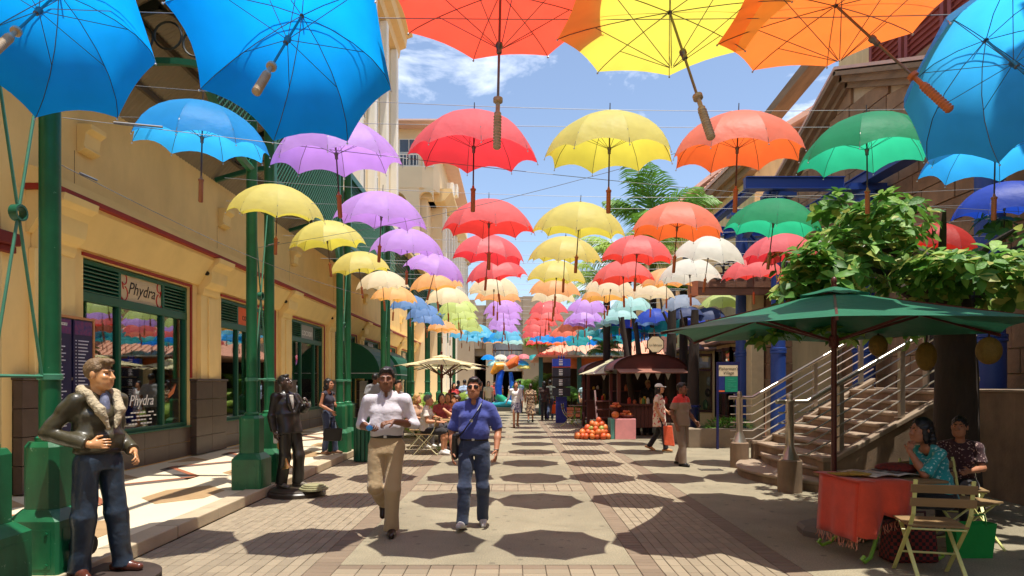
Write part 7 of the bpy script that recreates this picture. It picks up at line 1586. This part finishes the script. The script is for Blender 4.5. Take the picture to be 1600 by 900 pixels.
# --- man in the grey and red polo
gm = cloth('polo_grey', C(140,118,98), .06)
t = gm.node_tree; bsd = t.nodes['Principled BSDF']; srcx = bsd.inputs['Base Color'].links[0].from_socket
sx_ = t.nodes.new('ShaderNodeSeparateXYZ'); tcn = t.nodes.new('ShaderNodeTexCoord'); t.links.new(tcn.outputs['Object'], sx_.inputs[0]); gt = t.nodes.new('ShaderNodeMath'); gt.operation = 'GREATER_THAN'; gt.inputs[1].default_value = 1.335; t.links.new(sx_.outputs[2], gt.inputs[0])
mxx = t.nodes.new('ShaderNodeMix'); mxx.data_type = 'RGBA'; mxx.inputs[7].default_value = C(222,56,48); t.links.new(gt.outputs[0], mxx.inputs[0]); t.links.new(srcx, mxx.inputs[6]); t.links.new(mxx.outputs[2], bsd.inputs['Base Color'])
g1 = figure('man in grey polo with red shoulders walking to the right', PX(1065, 12.35), 12.35, 40, 1.60, J=dict(el=(-.26,.06,1.12), wl=(-.25,-.04,.87), er=(.27,.02,1.12), wr=(.30,-.14,.92), kl=(-.09,-.08,.50), al=(-.10,-.10,.09), kr=(.09,.0,.5), ar=(.10,.14,.10)), skin=SK['dark'], top=dict(m=gm, sleeve=.75, loose=.025, hem=-.10), bottom=dict(m=cloth('grey_trousers', C(126,106,90), .08), w=.02), shoe=LEATHER, hair=dict(m=HB), det=True, vox=.010, head=(12, 0, 0), seed=61)
# --- woman with the white cap
fm = blobs(cloth('floral', C(222,200,178), .05), C(200,70,64), 16, .56)
w2 = figure('woman in white cap and floral tunic carrying bags beside the kiosk', PX(1030, 14.95), 14.95, 62, 1.58, J=dict(el=(-.24,.03,1.13), wl=(-.22,-.10,.9), er=(.24,.0,1.14), wr=(.20,-.16,1.02), kl=(-.09,-.14,.50), al=(-.10,-.20,.10), kr=(.09,.04,.5), ar=(.10,.28,.13), fr=(.1,-1,-.4)), skin=SK['tan'], female=True, top=dict(m=fm, name='tunic', sleeve=.5, neck='round', hem=-.30, loose=.03), bottom=dict(m=cloth('black_leggings', C(28,26,30), .1)), shoe=mat('tan_sandal', C(190,140,90), .6), hair=dict(m=HB, style='tail', len=.3), det=True, vox=.011, seed=71)
sdf_part('cap', [p_ell((0,.01,1.675), (.09,.105,.085), .02), p_half((0,0,1.665), (0,0,-1), .005), p_ec((0,-.06,1.672), (0,-.17,1.665), (.075,.010), (.06,.008), (1,0,0), .01)], .008, cloth('cap_white', C(222,220,214), .03), w2)
b = thing('orange_bag', 'orange and red carrier bag held by the woman in the white cap', 'bag', (PX(1046, 14.6), 14.6, .5)); x = PX(1046, 14.6)
mb = MB(); mb.add([(x-.12,14.56,.18),(x+.12,14.56,.15),(x+.12,14.64,.15),(x-.12,14.64,.18),(x-.14,14.57,.62),(x+.06,14.57,.62),(x+.06,14.63,.62),(x-.14,14.63,.62)], [(0,3,2,1),(4,5,6,7),(0,1,5,4),(1,2,6,5),(2,3,7,6),(3,0,4,7)]); part(mb, 'body', cloth('orange_bag', C(220,90,50), .2), b, bevel=.02)
mb = MB(); mb.tube([(x-.1,14.6,.62),(x-.06,14.6,.78),(x+.0,14.6,.78),(x+.04,14.6,.62)], .008, 6); part(mb, 'handle', LEATHER, b, True)
# --- mid-street walkers
step = dict(kl=(-.09,-.12,.50), al=(-.10,-.16,.10), kr=(.09,.02,.50), ar=(.10,.20,.11))
figure('young woman in white cardigan and printed skirt walking down the street', PX(806, 22.9), 22.9, 10, 1.66, J=dict(step, el=(-.26,.05,1.15), wl=(-.36,-.10,.98)), skin=SK['tan'], female=True, top=dict(m=cloth('white_cardigan', C(224,222,216), .04), name='cardigan', sleeve=1.6, neck='scoop', loose=.02), bottom=dict(type='skirt', m=blobs(cloth('print_skirt', C(190,190,196), .05), C(60,60,100), 16, .52), len=.38), shoe=mat('sandal2', C(150,110,80), .6), hair=dict(m=HB, style='long'), vox=.014, seed=81)
figure('woman in patterned dress seen from behind in mid street', PX(829, 25.8), 25.8, 180, 1.56, J=step, skin=SK['brown'], female=True, top=dict(m=blobs(cloth('brown_print', C(110,80,62), .1), C(40,28,30), 14, .5, C(200,170,130)), name='dress_top', sleeve=.5, neck='round', loose=.03), bottom=dict(type='skirt', name='dress_skirt', m=MATS['cloth_brown_print'], len=.55, w=.03), shoe=LEATHER, hair=dict(m=HBR, style='bun'), vox=.014, seed=82)
figure('long haired woman in dark brown clothes walking away', PX(850, 27.2), 27.2, 185, 1.66, J=step, skin=SK['brown'], female=True, top=dict(m=cloth('dark_brown', C(64,44,38), .1), sleeve=1.9, hem=-.12, loose=.01), bottom=dict(m=cloth('black_trousers', C(34,32,36), .1)), shoe=LEATHER, hair=dict(m=HB, style='long', len=.5), vox=.014, seed=83)
figure('man in dark tee shirt and jeans walking away with an orange bag', PX(859.5, 27.6), 27.6, 178, 1.72, J=dict(step, wr=(.26,-.02,.88)), skin=SK['dark'], top=dict(m=cloth('green_grey', C(90,96,86), .2), sleeve=.6, loose=.02), bottom=dict(m=cloth('jeans3', C(66,82,116), .2)), shoe=LEATHER, hair=dict(m=HB), vox=.014, seed=84)
mb = MB(); x = PX(867, 27.4); mb.add([(x-.15,27.35,.28),(x+.17,27.35,.28),(x+.17,27.5,.28),(x-.15,27.5,.28),(x-.1,27.38,.66),(x+.08,27.38,.66),(x+.08,27.46,.66),(x-.1,27.46,.66)], [(0,3,2,1),(4,5,6,7),(0,1,5,4),(1,2,6,5),(2,3,7,6),(3,0,4,7)])
ob = thing('carrier_bag', 'bright orange carrier bag carried in mid street', 'bag', (x, 27.4, .28)); part(mb, 'body', fabric('orange_plastic', C(244,110,40), .3), ob, bevel=.03); mb = MB(); mb.tube([(x-.06,27.42,.66),(x-.02,27.42,.8),(x+.02,27.42,.8),(x+.05,27.42,.66)], .01, 5); part(mb, 'handle', fabric('orange_plastic', C(244,110,40), .3), ob, True)
walk_ = [(763, 31.0, 5, 1.68, SK['fair'], C(224,200,160), C(120,116,90), 'shorts', HBR, 'woman in cream top and khaki shorts beside the sculpture', True), (752, 31.5, 20, 1.66, SK['brown'], C(40,40,46), C(50,50,60), 'trousers', HB, 'person in black left of the woman in cream', False),
  (812, 33.5, 160, 1.74, SK['brown'], C(110,130,180), C(60,60,76), 'trousers', HB, 'man in light blue shirt behind the woman in white cardigan', False), (726, 28.5, 185, 1.74, SK['brown'], C(176,196,226), C(44,44,54), 'trousers', HB, 'man in pale blue shirt seen from behind past the cafe', False),
  (716, 29.5, 170, 1.70, SK['dark'], C(60,60,70), C(50,46,46), 'trousers', HB, 'person in dark grey standing past the cafe parasols', False), (709, 26.5, 20, 1.6, SK['tan'], C(190,50,50), C(50,50,60), 'trousers', HB, 'woman in red top standing past the cafe parasols', True),
  (733, 32.0, 10, 1.62, SK['tan'], C(230,200,190), C(60,60,70), 'trousers', HBR, 'woman in pale pink behind the head of the blue shirted man', True), (801, 39, 0, 1.7, SK['brown'], C(220,220,224), C(70,70,80), 'trousers', HB, 'person in white standing beyond the sculpture', False),
  (912, 27.5, 30, 1.66, SK['fair'], C(170,206,210), C(190,150,110), 'trousers', HBR, 'person in pale turquoise top left of the kiosks', True), (920, 28.4, -20, 1.6, SK['brown'], C(60,50,52), C(50,46,50), 'trousers', HB, 'person in dark clothes beside the far table', False),
  (621, 14.6, 60, 1.66, SK['tan'], C(214,210,204), C(70,70,80), 'trousers', HB, 'man in white half hidden behind the man in the white shirt', False), (780, 43, 180, 1.72, SK['brown'], C(90,70,110), C(60,60,70), 'trousers', HB, 'person in purple far beyond the sculpture', False), (772, 41, 10, 1.68, SK['brown'], C(200,80,60), C(60,60,70), 'trousers', HB, 'person in orange red far beyond the sculpture', False)]
for i, (px, Y, yw, h_, s_, c1, c2, ty, hm, lb, fe) in enumerate(walk_):
    figure(lb, PX(px, Y), Y, yw, h_, J=step if i % 2 else None, skin=s_, female=fe, top=dict(m=cloth('w%d_top' % i, c1, .1), sleeve=.6, loose=.02, hem=-.06), bottom=dict(type=ty, m=cloth('w%d_bot' % i, c2, .1)), shoe=LEATHER, hair=dict(m=hm, style='long' if fe else 'short'), vox=.018 if Y > 20 else .013, seed=90 + i)
figure('man in grey shirt walking away on the walkway under the awning', PX(586, 17.0), 17.0, 175, 1.72, WZ, J=step, skin=SK['dark'], top=dict(m=cloth('grey_shirt', C(132,132,136), .08), sleeve=.8, loose=.03, hem=-.08), bottom=dict(m=cloth('dk_trousers', C(50,48,52), .1)), shoe=LEATHER, hair=dict(m=HB), vox=.013, seed=120)
figure('kiosk seller in black with a straw hat behind the counter', PX(1012, 19.7), 19.7, 10, 1.68, skin=SK['brown'], top=dict(m=cloth('black_shirt', C(34,32,34), .1), sleeve=.8), bottom=dict(m=MATS['cloth_black_trousers']), shoe=LEATHER, hair=dict(m=mat('straw', C(190,160,110), .8)), vox=.014, seed=121)
# --- seated at the cafe on the left
def seated(px, Y, yw, lb, s_, c1, c2, hm, fe=False, z=0., ty='trousers', J=None, style=None, sleeve=.6, vox=.013, **k):
    return figure(lb, PX(px, Y), Y, yw, k.pop('H', 1.72), z, J=J, base=SIT, skin=s_, female=fe, top=dict(m=cloth('s_%s' % lb[:22].replace(' ', '_'), c1, .1), sleeve=sleeve, loose=.02), bottom=dict(type=ty, m=cloth('sb_%s' % lb[:22].replace(' ', '_'), c2, .1)), shoe=k.pop('shoe', mat('white_sneaker', C(210,206,200), .6)), hair=dict(m=hm, style=style or ('long' if fe else 'short')), vox=vox, seed=int(px), **k)
seated(668, 14.35, 82, 'man in white tee shirt and black shorts seated at the cafe', SK['tan'], C(214,206,196), C(36,34,38), HG, ty='shorts', vox=.011)
seated(651, 15.9, 60, 'blonde woman in sunglasses seated left at the cafe', SK['tan'], C(190,150,120), C(90,80,76), mat('hair_blonde', C(180,140,84), .6, .2, 50), True)
seated(690, 16.3, 20, 'woman in patterned red top seated under the cream parasol', SK['tan'], C(150,60,60), C(60,50,56), HB, True)
seated(700, 17.0, 0, 'woman in orange top seated behind the cafe table', SK['tan'], C(210,120,70), C(60,50,56), HBR, True)
seated(724, 15.6, -75, 'man in black shirt leaning on the cafe table', SK['tan'], C(34,32,34), C(60,60,70), HBR, J=dict(C=(0,-.08,.90), N=(0,-.13,1.05), H=(0,-.18,1.20), sl=(-.185,-.12,1.0), sr=(.185,-.12,1.0), el=(-.2,-.28,.80), er=(.2,-.28,.80), wl=(-.08,-.42,.92), wr=(.08,-.42,.92)))
seated(709, 18.0, -20, 'dark haired person seated at the back of the cafe', SK['brown'], C(90,80,90), C(60,60,70), HB)
# --- seated women at the right
tq = blobs(cloth('turquoise', C(36,150,150), .1), C(170,210,205), 34, .60)
figure('woman in turquoise top seated at the table resting her chin on her hand', PX(1462, 6.05), 6.05, -86, 1.66, base=SIT, J=dict(C=(0,-.05,.90), N=(0,-.10,1.06), H=(0,-.155,1.21), sl=(-.18,-.08,1.01), sr=(.18,-.08,1.01), er=(.21,-.27,.80), wr=(.06,-.32,1.02), hdr=(-.2,.45,.9), el=(-.24,-.02,.76), wl=(-.16,-.26,.76)), skin=SK['brown'], female=True, top=dict(m=tq, name='top', sleeve=.98, neck='scoop', loose=.02, hem=-.06), bottom=dict(m=cloth('black_slacks', C(24,22,26), .1)), shoe=mat('sandal3', C(150,140,130), .6), hair=dict(m=HB, style='long', len=.42), det=True, vox=.010, head=(0, 4, 0), hands=dict(r=dict(n=(-.5,.6,0), side=(0,-.3,.5), curl=1.0)), seed=131)
figure('woman in dark patterned dress seated in the shade behind', PX(1500, 6.95), 6.95, -45, 1.60, base=SIT, skin=SK['brown'], female=True, top=dict(m=blobs(cloth('dark_dots', C(60,28,34), .1), C(180,150,140), 40, .62), sleeve=.8, neck='round'), bottom=dict(m=MATS['cloth_black_slacks']), shoe=mat('sandal3', C(150,140,130)), hair=dict(m=HB, style='bun'), det=True, vox=.011, seed=132)
fold_chair(PX(1500, 6.95) + .02, 7.0, R(-20), 'folding chair under the woman in the dark patterned dress')
